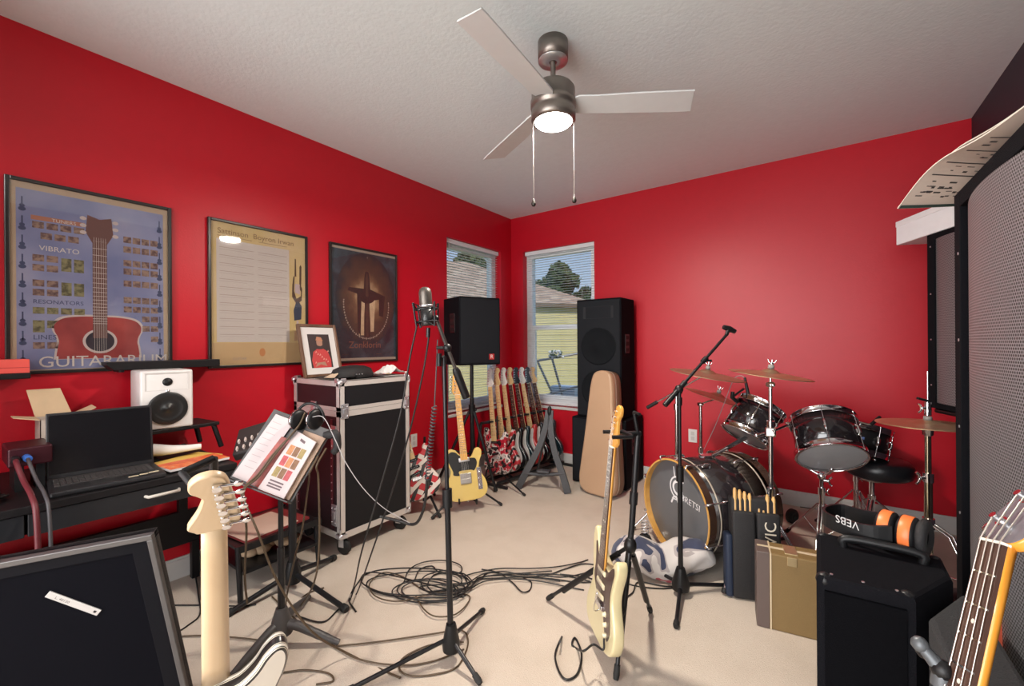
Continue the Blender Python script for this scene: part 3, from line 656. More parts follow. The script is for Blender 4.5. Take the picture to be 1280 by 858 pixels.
# papers on the right end of the desk
fo = axes((.52, .68, DZ), x=(-.15, 1, 0), z=Up)
q = MB(); q.bb((-.05, -.10, .001), (.20, .06, .006), M=axes((.46, .64, DZ), x=(-.35, 1, 0), z=Up)); q.top('yellow_folder', mat('yellow_card', (.78, .52, .12), .6), 'yellow folder under the red magazine on the desk', 'folder')
m_ = MB(); MM = axes((.56, .665, DZ + .007), x=(-.12, 1, 0), z=Up)
m_.bb((-.07, -.09, 0), (.165, .05, .010), 0, M=MM); m_.bb((-.07, -.0905, .010), (.165, .05, .0106), 1, M=MM)
m_.top('red_magazine', [PAPER, ramp_mat('magazine_cover', 'noise', [(.35, (.65, .06, .03)), (.6, (.85, .20, .05)), (.75, (.80, .42, .25))], .4, tscale=30, interp='LINEAR')], 'red and orange magazine lying at the right end of the desk', 'magazine')
rp = MB(); rp.tube(cr([(.36, .62, DZ + .055), (.38, .70, DZ + .046), (.40, .80, DZ + .044)], False, 5), [.030, .028, .026, .024, .022, .020, .018, .016, .015, .014, .013], 14); rp.top('rolled_paper', PAPER, 'rolled white paper lying behind the red magazine', 'paper')
cr_ = MB(); MC = axes((.36, .575, DZ + .008), x=(-.3, 1, 0), z=Up)
cr_.bb((-.06, -.03, 0), (.03, .03, .004), M=MC); cr_.bb((-.02, -.035, .006), (.06, .025, .012), M=MC @ Matrix.Rotation(.3, 4, 'X'), mi=1); cr_.top('crumpled_notes', [PAPER, BLK], 'white note and black gadget between the laptop and red magazine', 'notes')

# low black rack with a paper-topped tray, right of the desk
lr = thing('low_rack', 'low black metal rack with a flat tray under the music stand', 'rack', (.30, 1.12, 0))
for x, y in ((.235, -.20), (.215, .22), (-.22, -.20), (-.22, .22)):
    l = MB(); l.tube([(x - (.03 if x > 0 else -.03), y, .27), (x, y, 0)], .014, 4); l.build('leg', BLKM, lr)
q = MB(); q.bb((-.22, -.20, .245), (.20, .24, .258)); q.bb((.195, -.20, .235), (.215, .24, .27)); q.build('tray', BLKM, lr)
q = MB(); q.bb((-.22, -.18, .12), (.215, .22, .135)); q.build('shelf', BLKM, lr)
q = MB(); MQ = axes((.33, 1.11, .262), x=(-.1, 1, 0), z=Up); q.bb((-.16, -.14, 0), (.20, .16, .012), 0, M=MQ); q.bb((-.16, -.14, .012), (.13, .13, .016), 1, M=MQ)
q.top('paper_folder', [mat('dark_red_card', (.25, .03, .03), .6), mat('peach_paper', (.72, .52, .42), .7)], 'dark red folder with a peach sheet lying on the low rack tray', 'folder')
bg = MB(); rnd = random.Random(4)
for i in range(5): bg.ball((.38 + rnd.uniform(-.05, .05), 1.14 + .05 * (i - 2), .165 + rnd.uniform(-.01, .02)), (.055, .05, .028), 12)
bg.top('crumpled_paper_bag', mat('tan_paper', (.62, .44, .28), .8, bump=.8, bscale=30), 'crumpled tan paper bag on the lower shelf of the low rack', 'bag')

# thin framed board leaning in the near left corner
pc = P(190, 668, 1.16); e1 = (Rt * .7875 + Up * .0675 + Fw * .25).normalized(); e2 = (Rt * .02 - Up * 1.105 + Fw * .235).normalized()
MBd = axes(pc, x=e1, y=-e2)
bd = thing('framed_board', 'black framed board with a silver edge and small label plate, leaning at lower left', 'board', MBd)
BWd = .62; BHt = (pc.z - BWd * e1.z - .002 - .034 * abs(MBd.col[2].z)) / abs(MBd.col[1].z)
q = MB(); q.bb((-BWd, -BHt, -.034), (0, 0, -.010), 0, bev=.002); q.build('back_board', [mat('board_black', (.004, .004, .006), .75, spec=.03)], bd)
q = MB()
for lo, hi in (((-BWd, -.016, -.034), (0, 0, .004)), ((-.014, -BHt, -.034), (0, -.016, .004)), ((-BWd, -BHt, -.034), (-BWd + .014, -.016, .004)), ((-BWd, -BHt, -.034), (0, -BHt + .014, .004))): q.bb(lo, hi, bev=.002)
q.build('rim', mat('dull_silver_edge', (.11, .105, .105), .4, .5), bd, label='silver edge')
q = MB()
for lo, hi in (((-BWd + .014, -.05, -.010), (-.05, -.016, -.004)), ((-.055, -BHt, -.010), (-.014, -.016, -.004))): q.bb(lo, hi, bev=.002)
q.build('inner_border', mat('board_border', (.006, .006, .008), .6, spec=.06), bd)
q = MB(); ML_ = Matrix.Translation((-.205, -.165, -.008)) @ Matrix.Rotation(math.radians(-44), 4, 'Z'); q.box((0, 0, 0), (.13, .020, .003), 0, M=ML_, bev=.001); q.box((.054, 0, .0016), (.006, .006, .001), 1, M=ML_); q.text('L. 40120', .010, ML_ @ T3(-.045, -.004, .0012), 1)
q.build('label_plate', [mat('plate_silver', (.50, .49, .48), .4, .3), BLK], bd, label='small pale plate set at a slant')
# ---------------------------------------------------------------- flight case with wheels
x0, x1, y0, y1 = .02, .555, 1.455, 1.995; zb, zt = .115, 1.070
FC = thing('flight_case', 'tall black road case with aluminium edges on castors', 'case', ((x0 + x1) / 2, (y0 + y1) / 2, 0))
RMx = RM[FC.name]
PANEL = mat('case_laminate', (.012, .012, .014), .5, bump=.15, bscale=300, spec=.2)
def fb(lo, hi, mb, **k): mb.bb(lo, hi, **k)
q = MB(); q.bb((x0 + .004, y0 + .03, zb), (x1 - .004, y1 - .004, zt - .004)); 
q.build('body', PANEL, FC, world=True)
zl0, zl1 = .862, .905     # lid seam
q = MB(); t = .034
for z0_, z1_ in ((zb - .005, zb + t), (zl0 - .012, zl0 + .022), (zl0 + .024, zl1 + .004), (zt - t, zt)):
    q.bb((x1 - .005, y0, z0_), (x1, y1, z1_)); q.bb((x0, y0, z0_), (x1, y0 + .005, z1_)); q.bb((x0, y1 - .005, z0_), (x1, y1, z1_))
for xa, ya in ((x1, y0), (x1, y1), (x0, y0)):
    q.bb((xa - t if xa == x1 else xa, ya if ya == y0 else ya - .005, zb), (xa if xa == x1 else xa + t, ya + .005 if ya == y0 else ya, zt))
    if xa == x1: q.bb((x1 - .005, ya if ya == y0 else ya - t, zb), (x1, ya + t if ya == y0 else ya, zt))
q.bb((x0, y0, zt - .004), (x1, y0 + t, zt)); q.bb((x0, y1 - t, zt - .004), (x1, y1, zt)); q.bb((x1 - t, y0, zt - .004), (x1, y1, zt)); q.bb((x0, y0, zt - .004), (x0 + t, y1, zt))
q.build('edge_trim', ALU, FC, world=True, label='aluminium edge strips')
q = MB(); q.bb((x0 + t, y0 + .004, zb + t), (x1 - t, y0 + .030, zt - t)); q.build('front_panel', mat('case_maroon_black', (.022, .012, .015), .45), FC, world=True)
# rack rails with screws on the front face
q = MB()
for xx in (x0 + .055, x1 - .085): q.bb((xx - .012, y0 - .002, zb + .05), (xx + .012, y0 + .006, zl0 - .03), mi=0)
for xx in (x0 + .055, x1 - .085):
    for i in range(13): q.cyl((xx, y0 - .0045, zb + .08 + i * .05), (xx, y0, zb + .08 + i * .05), .004, n=8, mi=1)
for xx in (x0 + .12, x0 + .2, x0 + .28, x0 + .36): q.cyl((xx, y0 - .001, zl0 - .045), (xx, y0 + .006, zl0 - .045), .005, n=8, mi=1)
q.build('rack_rail', [mat('rail_maroon', (.13, .03, .04), .4, .4), STEEL], FC, world=True)
# ball corners and butterfly catches
for xa, ya in ((x1, y0), (x1, y1), (x0, y0)):
    for za in (zb + .01, zt):
        q = MB(); q.ball((xa - .01, ya + (.01 if ya == y0 else -.01), za - .012 if za == zt else za), .020, 12)
        sx = -1 if xa == x1 else 1; sy = 1 if ya == y0 else -1
        for dx, dy, dz in ((0, sy * .03, 0), (sx * .03, 0, 0), (0, 0, -.03 if za == zt else .03)):
            q.box((xa + dx - (.002 if dx == 0 and xa == x1 else 0), ya + dy + (.001 * sy if dy == 0 else 0), za + dz), (.034 if dx else .012, .034 if dy else .012, .034 if dz else .028), bev=.004)
        q.build('ball_corner', STEEL, FC, world=True)
def catch(c, ax, w=.045, h=.085):
    q = MB(); s_ = (w, .008, h) if ax == 'y' else (.008, w, h); q.box(c, s_, bev=.003)
    for k in (-1, 1):
        for j in (-1, 1):
            o = V((k * w * .33, -.004, j * h * .33)) if ax == 'y' else V((.004, k * w * .33, j * h * .33)); q.ball(V(c) + o, .0055, 8, mi=1)
    q.box(V(c) + (V((0, -.006, 0)) if ax == 'y' else V((.006, 0, 0))), (w * .45, .006, h * .35) if ax == 'y' else (.006, w * .45, h * .35), bev=.002)
    q.build('butterfly_catch', [STEEL, CHR], FC, world=True)
catch((x1 + .001, y0 + .035, (zl0 + zl1) / 2), 'x', .05, .09); catch((x1 + .001, y1 - .03, (zl0 + zl1) / 2), 'x', .045, .09)
catch((x0 + .25, y0 - .002, .88), 'y', .06, .10); catch((x1 - .06, y0 - .002, .72), 'y', .05, .15); catch((x1 - .06, y0 - .002, .25), 'y', .05, .13)
for xa, ya, ang in ((x1 - .05, y0 + .05, .3), (x1 - .05, y1 - .06, .5), (x0 + .05, y0 + .06, 0), (x0 + .06, y1 - .06, .2)):
    q = MB(); q.box((xa, ya, zb - .006), (.07, .06, .006)); 
    for s_ in (-1, 1): q.bb((-.018, s_ * .019 - .0015, .045), (.018, s_ * .019 + .0015, zb - .01), M=T3(xa, ya, 0) @ Matrix.Rotation(ang, 4, 'Z'))
    cs = q.build('caster', STEEL, FC, world=True)
    w_ = MB(); w_.lathe([(0, -.014), (.040, -.014), (.046, -.010), (.046, .010), (.040, .014), (0, .014)], 24, M=T3(xa + .012, ya, .046) @ Matrix.Rotation(ang, 4, 'Z') @ Matrix.Rotation(PI / 2, 4, 'X')); w_.build('wheel', RUB, cs, world=True)

# on the case: framed photo, cap, bag, papers
ZT = zt + .001
fp = P(396, 465, 2.55); fM = axes((.175, 1.58, ZT), x=(-.06, 1, 0), z=Up)   # local -y faces the room
M2 = fM @ Matrix.Rotation(math.radians(-14), 4, 'X') @ Matrix.Scale(1.17, 4)
pf = thing('framed_photo', 'brown wooden framed photo of a person in a red shirt, standing on the road case', 'picture frame', M2)
fw, fh = .245, .315; q = MB(); t = .018
for lo, hi in (((-fw / 2, -.012, 0), (-fw / 2 + t, .006, fh)), ((fw / 2 - t, -.012, 0), (fw / 2, .006, fh)), ((-fw / 2 + t, -.012, 0), (fw / 2 - t, .006, t)), ((-fw / 2 + t, -.012, fh - t), (fw / 2 - t, .006, fh))): q.bb(lo, hi, bev=.004)
q.build('frame', wood('frame_walnut', (.10, .05, .03), (.19, .10, .06), axis=2), pf)
q = MB(); q.bb((-fw / 2 + t, -.004, t), (fw / 2 - t, .002, fh - t)); q.build('mat_board', mat('mat_white', (.74, .70, .68), .7), pf)
q = MB(); y_ = -.0046
def fq(pts, mi, k): q.add([(a, y_ - k * .0003, b) for a, b in pts], [list(range(len(pts)))], mi)
fq([(-.068, .055), (.068, .055), (.068, .255), (-.068, .255)], 0, 0)
fq([(-.056, .055), (-.060, .10), (-.045, .15), (-.018, .168), (.020, .168), (.046, .15), (.060, .10), (.056, .055)], 1, 1)
fq([(-.014, .165), (.014, .165), (.018, .19), (.020, .21), (.014, .228), (-.010, .228), (-.018, .21), (-.018, .19)], 2, 2)
fq([(-.018, .165), (.016, .165), (.020, .190), (.006, .184), (-.012, .186), (-.019, .195)], 0, 3)
fq([(-.021, .218), (.024, .214), (.016, .236), (-.012, .240)], 3, 3)
fq([(-.045, .06), (-.010, .075), (.030, .062), (.02, .09), (-.03, .085)], 2, 2)
for i in range(9): a_ = -.045 + (i * .37 % 1) * .09; b_ = .08 + (i * .61 % 1) * .075; fq([(a_, b_), (a_ + .012, b_ + .004), (a_ + .008, b_ + .014)], 4, 2)
q.build('photo', [mat('photo_dark', (.04, .025, .025), .5), mat('photo_red', (.55, .05, .05), .5), mat('photo_skin', (.42, .22, .15), .5), mat('photo_cap', (.50, .22, .12), .5), mat('photo_light_red', (.70, .30, .25), .5)], pf)
q = MB(); q.bb((-.03, 0, 0), (.03, .003, fh * .75), M=T3(0, .098, .024) @ Matrix.Rotation(math.radians(22), 4, 'X')); q.build('easel_back', BLK, pf)
cp = thing('baseball_cap', 'black cap lying on the road case in front of the framed photo', 'cap', axes((.36, 1.675, ZT), x=(-.2, 1, 0), z=Up) @ Matrix.Scale(1.12, 4))
BF = mat('black_fabric', (.014, .013, .014), .7, bump=.4, bscale=300)
q = MB()
q.lathe([(.100, .0), (.102, .02), (.090, .050), (.06, .066), (.02, .072), (0, .072)], 28, M=Matrix.Scale(1.45, 4, (1, 0, 0)) @ Matrix.Scale(.85, 4, (0, 1, 0))); q.build('crown', BF, cp)
q = MB(); q.lathe([(0, .004), (.08, .006), (.125, .012), (.125, .015), (.08, .010), (0, .008)], 28, M=T3(-.13, -.01, 0) @ Matrix.Scale(.8, 4, (0, 1, 0))); q.build('brim', BF, cp)
q = MB()
for i in range(3): q.ball((-.055 + i * .022, -.0855, .022), .004, 8)
q.build('stud', STEEL, cp)
pw = MB(); rnd = random.Random(11)
pts = []
N_ = 14
for i in range(N_):
    for j in range(8):
        x = i / (N_ - 1) * .33; y = j / 7 * .17
        pts.append(V((x * .62, y, .012 + .062 * math.exp(-((x - .17) / .06) ** 2) * (1 - abs(y - .08) * 6) + rnd.uniform(0, .014))))
pw.add(pts, [[i * 8 + j, (i + 1) * 8 + j, (i + 1) * 8 + j + 1, i * 8 + j + 1] for i in range(N_ - 1) for j in range(7)], M=axes((.50, 1.83, ZT), x=(-.08, 1, 0), y=(-1, 0, 0)))
pw.add([V((p.x, p.y, .001)) for p in pts], [[i * 8 + j, (i + 1) * 8 + j, (i + 1) * 8 + j + 1, i * 8 + j + 1] for i in range(N_ - 1) for j in range(7)], M=axes((.50, 1.83, ZT), x=(-.08, 1, 0), y=(-1, 0, 0)))
pw.top('crumpled_tissue', mat('tissue_white', (.80, .76, .74), .85), 'crumpled white tissue heap at the far end of the road case top', 'tissue')
tg = MB(); MT_ = axes((.40, 1.468, ZT + .003), x=(1, .1, 0), z=Up); tg.add([(-.05, 0, 0), (.045, .01, 0), (.03, .06, .03), (-.01, .065, .035), (-.05, 0, .003), (.045, .01, .003), (.03, .06, .033), (-.01, .065, .038)], [[0, 1, 2, 3], [4, 5, 6, 7], [0, 1, 5, 4], [1, 2, 6, 5], [2, 3, 7, 6], [3, 0, 4, 7]], M=MT_)
tg.top('paper_tag', mat('tan_tag', (.66, .50, .36), .7), 'small tan folded tag at the front edge of the road case top', 'tag')
# ---------------------------------------------------------------- guitars (local: x right seen from the front, z up the neck, front faces -y; units cm in outlines)
STRAT = [(0, 0), (8, .4), (13.5, 3), (16, 8), (15.6, 13), (13, 18), (11.4, 21.5), (11.3, 25), (12.3, 29), (13.6, 33), (13.9, 36.5), (12.6, 38.6), (10.6, 38), (8.2, 34.5), (5.5, 32.2), (3.2, 31.8), (-3.2, 32.5), (-5.2, 33.5), (-7.5, 36.5), (-9.3, 40.5), (-11.3, 42.8), (-13.3, 42.3), (-14.3, 39), (-14, 34), (-12.6, 28), (-11.6, 24), (-11.8, 20), (-13.5, 16), (-15.8, 11), (-16, 6), (-13.5, 2), (-8, .3)]
TELE = [(0, 0), (9, .3), (14.5, 3.5), (16, 9), (14.8, 14.5), (12, 19.5), (11, 23.5), (11.8, 28), (13.8, 32.5), (14, 36.2), (11.8, 38.4), (8.8, 37.4), (6.6, 33.5), (5, 31.9), (3.2, 31.8), (-3.1, 35), (-6, 38.2), (-10, 39.6), (-13.4, 37.5), (-14.4, 33.5), (-12.8, 28), (-11.2, 23.5), (-12.2, 19), (-15, 14), (-16, 9), (-14.5, 3.5), (-9, .3)]
BASS = [(0, 0), (8, .4), (14, 3), (16.5, 8), (16, 13.5), (13, 19), (11.6, 23), (11.6, 27), (13, 32), (14.4, 37), (14.4, 41), (12.8, 42.5), (10.6, 41), (8, 37), (5.5, 35), (3.4, 34.6), (-3.4, 36), (-5.4, 38), (-7.8, 43), (-9.6, 48), (-11.6, 50.5), (-13.8, 50), (-14.8, 46), (-14.2, 38), (-12.8, 31), (-12, 26), (-12.4, 21), (-14.2, 16), (-16.4, 11), (-16.4, 6), (-13.8, 2), (-8, .3)]
PG_S = [(3.2, 31.4), (6, 31.5), (9.3, 34.5), (11.0, 35.3), (11.6, 33), (10.2, 28.5), (9.3, 24.5), (9.6, 20), (11.2, 15), (11.8, 10), (10, 6.5), (7.5, 8), (5, 12), (3.5, 14.5), (-3.8, 15.5), (-5.5, 19), (-7.5, 21.5), (-8.8, 24.5), (-8.2, 28.5), (-8.8, 33), (-9.6, 37), (-8.4, 37.2), (-6, 33), (-3.2, 31.8)]
PG_T = [(-3.2, 34), (-6, 36.6), (-9.5, 37.4), (-12, 35.4), (-12.4, 31.5), (-10.8, 27), (-9.2, 22.5), (-9, 20), (-4.6, 19.2), (-4.4, 22.4), (4.4, 22.4), (6.6, 21.5), (8.6, 24), (9.6, 27.5), (8.5, 30.6), (5.4, 31.2), (3.2, 31.4)]
HEAD_S = [(-2.1, 0), (2.1, 0), (3.1, .8), (4.0, 2.0), (3.7, 3.4), (2.7, 6), (2.0, 8.6), (1.7, 10.8), (2.3, 12.0), (3.4, 13.3), (3.5, 15.2), (2.4, 16.8), (.6, 17.4), (-1.0, 16.8), (-1.9, 15.4), (-2.6, 12.0), (-3.4, 7.5), (-4.1, 3.6), (-4.0, 2.2), (-3.0, .9)]
HEAD_B = [(-2.0, 0), (2.0, 0), (3.4, 1.6), (3.9, 3.4), (3.4, 6), (2.7, 10), (2.4, 14), (3.2, 16.5), (3.8, 18.5), (3.0, 20.5), (.8, 21.4), (-1.4, 20.6), (-2.4, 18.5), (-3.6, 11), (-4.6, 4), (-4.3, 2.4), (-3.2, 1.0)]
def cmo(pts, n=4): return [(p.x * .01, p.y * .01) for p in cr(pts, True, n)]
def guitar(name, label, M, cat='guitar', group=None, kind='strat', body=None, guard=None, neck=MAPLE, board=ROSE, pick=CREAMP, hardware=CHR, edge=None, full=True, nose=None, back=None):
    r = thing(name, label, cat, M, group)
    bass = kind == 'bass'
    out = {'strat': STRAT, 'tele': TELE, 'bass': BASS}[kind]
    zn = 1.045 if bass else .810; zb_ = .365 if bass else .335; zs = .185 if bass else .165; T_ = .0225
    q = MB(); q.prism(cmo(out, 5 if full else 3), -T_, T_, .004 if kind == 'tele' else .008, 0, mside=1 if edge else 0); b = q.build('body', [body, edge] if edge else body, r)
    if guard:
        q = MB(); q.prism(cmo(PG_T if kind == 'tele' else PG_S, 4), -T_ - .0025, -T_, .0, 0, M=T3(0, 0, .03) if bass else None); q.build('pickguard', guard, r)
    # neck: D section loft
    def halfw(z): return (.0275 - (.0275 - .0208) * (z - zb_) / (zn - zb_)) * (1.0 if not bass else .98)
    q = MB(); ns = 7; zz = [zb_ - .03 + (zn - zb_ + .03) * i / ns for i in range(ns + 1)]
    prof = [(-1, 0), (-.97, .45), (-.75, .8), (-.4, .97), (0, 1), (.4, .97), (.75, .8), (.97, .45), (1, 0)]
    yf = -T_ - .009; vs = []
    for z in zz:
        dp_ = .021 if z < zb_ + .02 else .019
        for a, c in prof: vs.append((a * halfw(z), yf + c * dp_ * .9, z))
    K = len(prof); fs = [[i * K + k, i * K + (k + 1) % K, (i + 1) * K + (k + 1) % K, (i + 1) * K + k] for i in range(ns) for k in range(K)]
    fs += [list(range(K)), list(range(ns * K, ns * K + K))]
    q.add(vs, fs, 0, True); q.build('neck', neck, r)
    ybf = yf - .005
    q = MB()
    w0, w1 = halfw(zb_ - .03), halfw(zn); za, zc = zb_ - .03, zn - .004
    q.add([(-w0, yf, za), (w0, yf, za), (w0, ybf, za), (-w0, ybf, za), (-w1, yf, zc), (w1, yf, zc), (w1, ybf, zc), (-w1, ybf, zc)], [[0, 1, 2, 3], [4, 5, 6, 7], [0, 1, 5, 4], [1, 2, 6, 5], [2, 3, 7, 6], [3, 0, 4, 7]], 0)
    sc_ = zn - zs; frets = []
    for i in range(1, 22):
        z = zs + sc_ / (2 ** (i / 12)); w = halfw(z); frets.append(z)
        if z > za + .005: q.bb((-w * .98, ybf - .0012, z - .0011), (w * .98, ybf + .001, z + .0011), 1)
    for i in (3, 5, 7, 9, 12, 15):
        z = (frets[i - 1] + frets[i - 2]) / 2
        for xx in ((-.008, .008) if i == 12 else (0,)): q.cyl((xx, ybf - .0004, z), (xx, ybf + .001, z), .0032, n=10, mi=2)
    q.build('fretboard', [board, FRET, mat('inlay_pearl', (.75, .70, .6), .3) if board is not MAPLE else BLK], r)
    q = MB(); q.bb((-w1, ybf - .0022, zn - .004), (w1, yf + .004, zn), bev=.0006); q.build('nut', mat('nut_bone', (.78, .74, .64), .4), r)
    # headstock (a strat/bass head lies a little behind the board plane)
    tilt = math.radians(back if back is not None else (3 if not bass else 5))
    MHd = T3(0, yf + .001, zn) @ Matrix.Rotation(-tilt, 4, 'X') if not bass else T3(0, yf + .001, zn) @ Matrix.Rotation(-tilt, 4, 'X')
    hd = HEAD_B if bass else HEAD_S
    if kind == 'tele': hd = [(-2.1, 0), (2.1, 0), (2.9, 1.2), (2.9, 3), (2.0, 6), (1.5, 10), (1.8, 13), (2.6, 15.2), (2.2, 17), (.4, 17.8), (-1.2, 17), (-1.9, 15.4), (-2.6, 12), (-3.2, 7.5), (-3.9, 3.6), (-3.4, 1.6)]
    q = MB(); q.prism(cmo(hd, 4), 0, .0145, .0025, M=MHd, mside=None)
    if bass: q.prism([(a * .96, b_ * .98 + .002) for a, b_ in cmo(hd, 4)], -.0006, .0, 0, 1, M=MHd)
    hs = q.build('headstock', [neck, mat('headstock_face', (.16, .16, .18), .25, coat=.4)] if bass else [nose or neck], r)
    n = 4 if bass else 6; posts = []
    for i in range(n):
        f = i / (n - 1)
        x = (-.026 + .020 * f) if not bass else (-.030 + .016 * f); z = (.022 + .125 * f) if not bass else (.035 + .14 * f)
        posts.append(MHd @ V((x * .72, -.012, z)))
        q = MB(); s = 1.5 if bass else 1
        q.cyl((x * .72, -.014, z), (x * .72, .002, z), .0035 * s, n=10, M=MHd); q.cyl((x * .72, -.002, z), (x * .72, .0, z), .0058 * s, n=12, M=MHd)
        if full:
            q.bb((x * .72 - .008 * s, .0145, z - .006 * s), (x * .72 + .007 * s, .022, z + .006 * s), M=MHd, bev=.002); q.cyl((x * .72, .018, z), (x * .72, .0245, z), .0072 * s, n=16, M=MHd)
        L = -.047 + .016 * f if not bass else -.062 + .012 * f
        q.cyl((x * .72, .017, z), (L, .017, z - .001), .0025 * s, n=8, M=MHd)
        q.ball((L - .004, .017, z - .001), (.008 * s, .0035 * s, .0075 * s), 12, M=MHd)
        q.build('tuner', hardware, r)
    if full:
        q = MB()
        for i in range(n):
            f = (i / (n - 1) - .5) * 2; sp = .026 if not bass else .028
            bot = V((f * sp, -T_ - .013, zs)); top = V((f * .0175, ybf - .002, zn)); rr = (.00035 + .00035 * (1 - i / (n - 1))) if not bass else .0009 + .0003 * (1 - i / 3)
            q.tube([bot, top, posts[i]], rr * (1.3 if not bass else 1), 5)
        q.build('string', STR, r)
    if kind == 'strat' or kind == 'bass':
        pk = ((.185, 5), (.235, 0), (.288, 0)) if not bass else ((.26, 0),)
        for z, an in pk:
            if edge is not None and z < .28 and not bass: continue
            q = MB(); q.box((0, 0, 0), (.084, .009, .020 if not bass else .034), M=T3(0, -T_ - .006, z + .005) @ Matrix.Rotation(math.radians(-9 if an else 0), 4, 'Y'), bev=.004, seg=3)
            for i in range(6): q.cyl((-.026 + i * .0104, -.0052, 0), (-.026 + i * .0104, -.004, 0), .0022, n=8, mi=1, M=T3(0, -T_ - .006, z + .005) @ Matrix.Rotation(math.radians(-9 if an else 0), 4, 'Y'))
            q.build('pickup', [pick, STEEL], r)
        for x, z in ((.066, .150), (.080, .118), (.088, .082)):
            q = MB(); q.lathe([(0, .013), (.007, .013), (.0085, .004), (.0115, .0), (0, 0)], 18, M=T3(x, -T_ - .0025, z) @ Matrix.Rotation(PI / 2, 4, 'X')); q.build('knob', pick, r)
        q = MB(); q.bb((-.036, -T_ - .008, .143), (.036, -T_, .160), bev=.002)
        for i in range(n): q.bb((-.031 + i * (.0108 if n == 6 else .018), -T_ - .013, .146), (-.0225 + i * (.0108 if n == 6 else .018), -T_ - .007, .168), bev=.001)
        q.build('bridge', hardware, r)
        if full and not bass:
            q = MB(); q.tube(cr([(.03, -T_ - .008, .15), (.034, -T_ - .035, .145), (.05, -T_ - .045, .18), (.075, -T_ - .048, .23)], False, 4), .0025, 8); q.ball((.076, -T_ - .048, .236), (.004, .004, .011), 10); q.build('tremolo_arm', hardware, r)
    else:
        q = MB(); q.bb((-.042, -T_ - .012, .290), (.042, -T_ - .001, .322), bev=.006, seg=3); q.build('neck_pickup', STEEL, r)
        q = MB(); q.bb((-.042, -T_ - .010, .125), (.042, -T_, .205), bev=.003); q.bb((-.036, -T_ - .016, .130), (.036, -T_ - .009, .165), bev=.002); q.build('bridge_plate', mat('aged_chrome', (.48, .45, .42), .3, .9), r)
        q = MB(); q.bb((.088, -T_ - .003, .07), (.122, -T_, .235), bev=.003)
        for z in (.10, .15): q.cyl((.105, -T_ - .018, z), (.105, -T_, z), .009, n=16)
        q.cyl((.105, -T_ - .018, .205), (.105, -T_, .195), .003, n=8); q.build('control_plate', hardware, r)
    if full:
        q = MB(); q.cyl((0, 0, .002), (0, 0, -.012), .004, n=10); q.lathe([(0, -.013), (.007, -.012), (.007, -.009), (.004, -.007)], 14); q.build('strap_button', hardware, r)
    return r
def gmat(up, normal, base):
    """guitar matrix from neck direction and the direction its front faces"""
    z = V(up).normalized(); n = V(normal); n = (n - z * n.dot(z)).normalized(); y = -n; x = y.cross(z)
    M = Matrix((x, y, z)).transposed().to_4x4(); M.translation = V(base); return M
def leg(root, p0, p1, r, m=BLKM, foot=True, fr=None, fl=.03):
    p0, p1 = V(p0), V(p1); q = MB(); q.cyl(p0, p1, r, n=12); o = q.build('leg', m, root, world=True)
    if foot:
        d = (p1 - p0).normalized(); q = MB(); q.tube([p1 - d * fl, p1 - d * fl * .3, p1 + d * .004], [r * 1.35, r * 1.5, r * 1.2], 12); q.build('rubber_foot', RUB, o, world=True)
    return o

AGED = mat('aged_cream_lacquer', (.66, .57, .33), .28, .0, .06, 6, coat=.5)
BUTTER = mat('butterscotch_lacquer', (.66, .47, .14), .28, .0, .08, 6, coat=.5)
TORT = mat('brown_pickguard', (.05, .024, .022), .3, coat=.3)
BPG = mat('black_pickguard', (.012, .012, .012), .3, coat=.3)
# cream strat on a tripod stand, middle of the carpet
gb = V((2.171, 1.604, .078)); gn = V((-.72, -.69, 0)).normalized(); gup = (Up * .951 - gn * .0957).normalized()
SGM = gmat(gup, gn, gb)
guitar('electric_guitar', 'cream electric guitar with brown pickguard on the tripod stand in the middle of the carpet', SGM @ Matrix.Scale(.975, 4), kind='strat', body=AGED, guard=TORT, neck=AMBER, board=ROSE, pick=CREAMP)
gs = thing('guitar_stand', 'black tripod guitar stand holding the cream guitar', 'stand', (2.21, 1.68, 0))
A_, B_, C_ = FL(685, 752), FL(813, 768), FL(770, 853)
gax = lambda s, off, lat=0: gb + gup * s - gn * off + gup.cross(gn) * lat
hub = gax(.38, .085); 
q = MB(); q.tube([gax(.18, .075), gax(.45, .085), gax(.84, .075)], .0125, 12); q.tube([gax(.55, .082), gax(.60, .081)], .017, 12); q.build('pole', BLKM, gs, world=True)
q = MB()
q.tube([gax(.84, .085), gax(.84, .03)], .012, 10); q.tube([gax(.84, .03, -.05), gax(.84, .03, .05)], .010, 8)
for s_ in (-.045, .05): q.tube([gax(.84, .03, s_), gax(.842, -.055, s_ * 1.1)], .008, 8)
q.build('neck_yoke', BLK, gs, world=True)
q = MB(); q.tube([gax(.93, .05, .0), gax(.93, .05, .055)], .006, 8); q.tube([gax(.84, .075), gax(.93, .05)], .008, 8); q.build('head_rest', BLK, gs, world=True)
q = MB(); q.ball(hub, (.026, .026, .035), 14); q.build('leg_hub', BLK, gs, world=True)
for fpt in (A_, B_, C_):
    lo = leg(gs, hub + V((0, 0, -.0)), fpt + V((0, 0, .014)), .0085, fl=.045)
    q = MB(); d = (fpt - hub); q.tube([hub + d * .12, hub + d * .78], .0125, 12); q.build('foam_sleeve', BLK, lo, world=True)
q = MB()
for s_ in (-.07, .07): q.tube([gax(.20, .07), gax(.16, .05, s_), gax(.12, .03, s_)], .008, 8)
q.build('body_rest', BLK, gs, world=True)

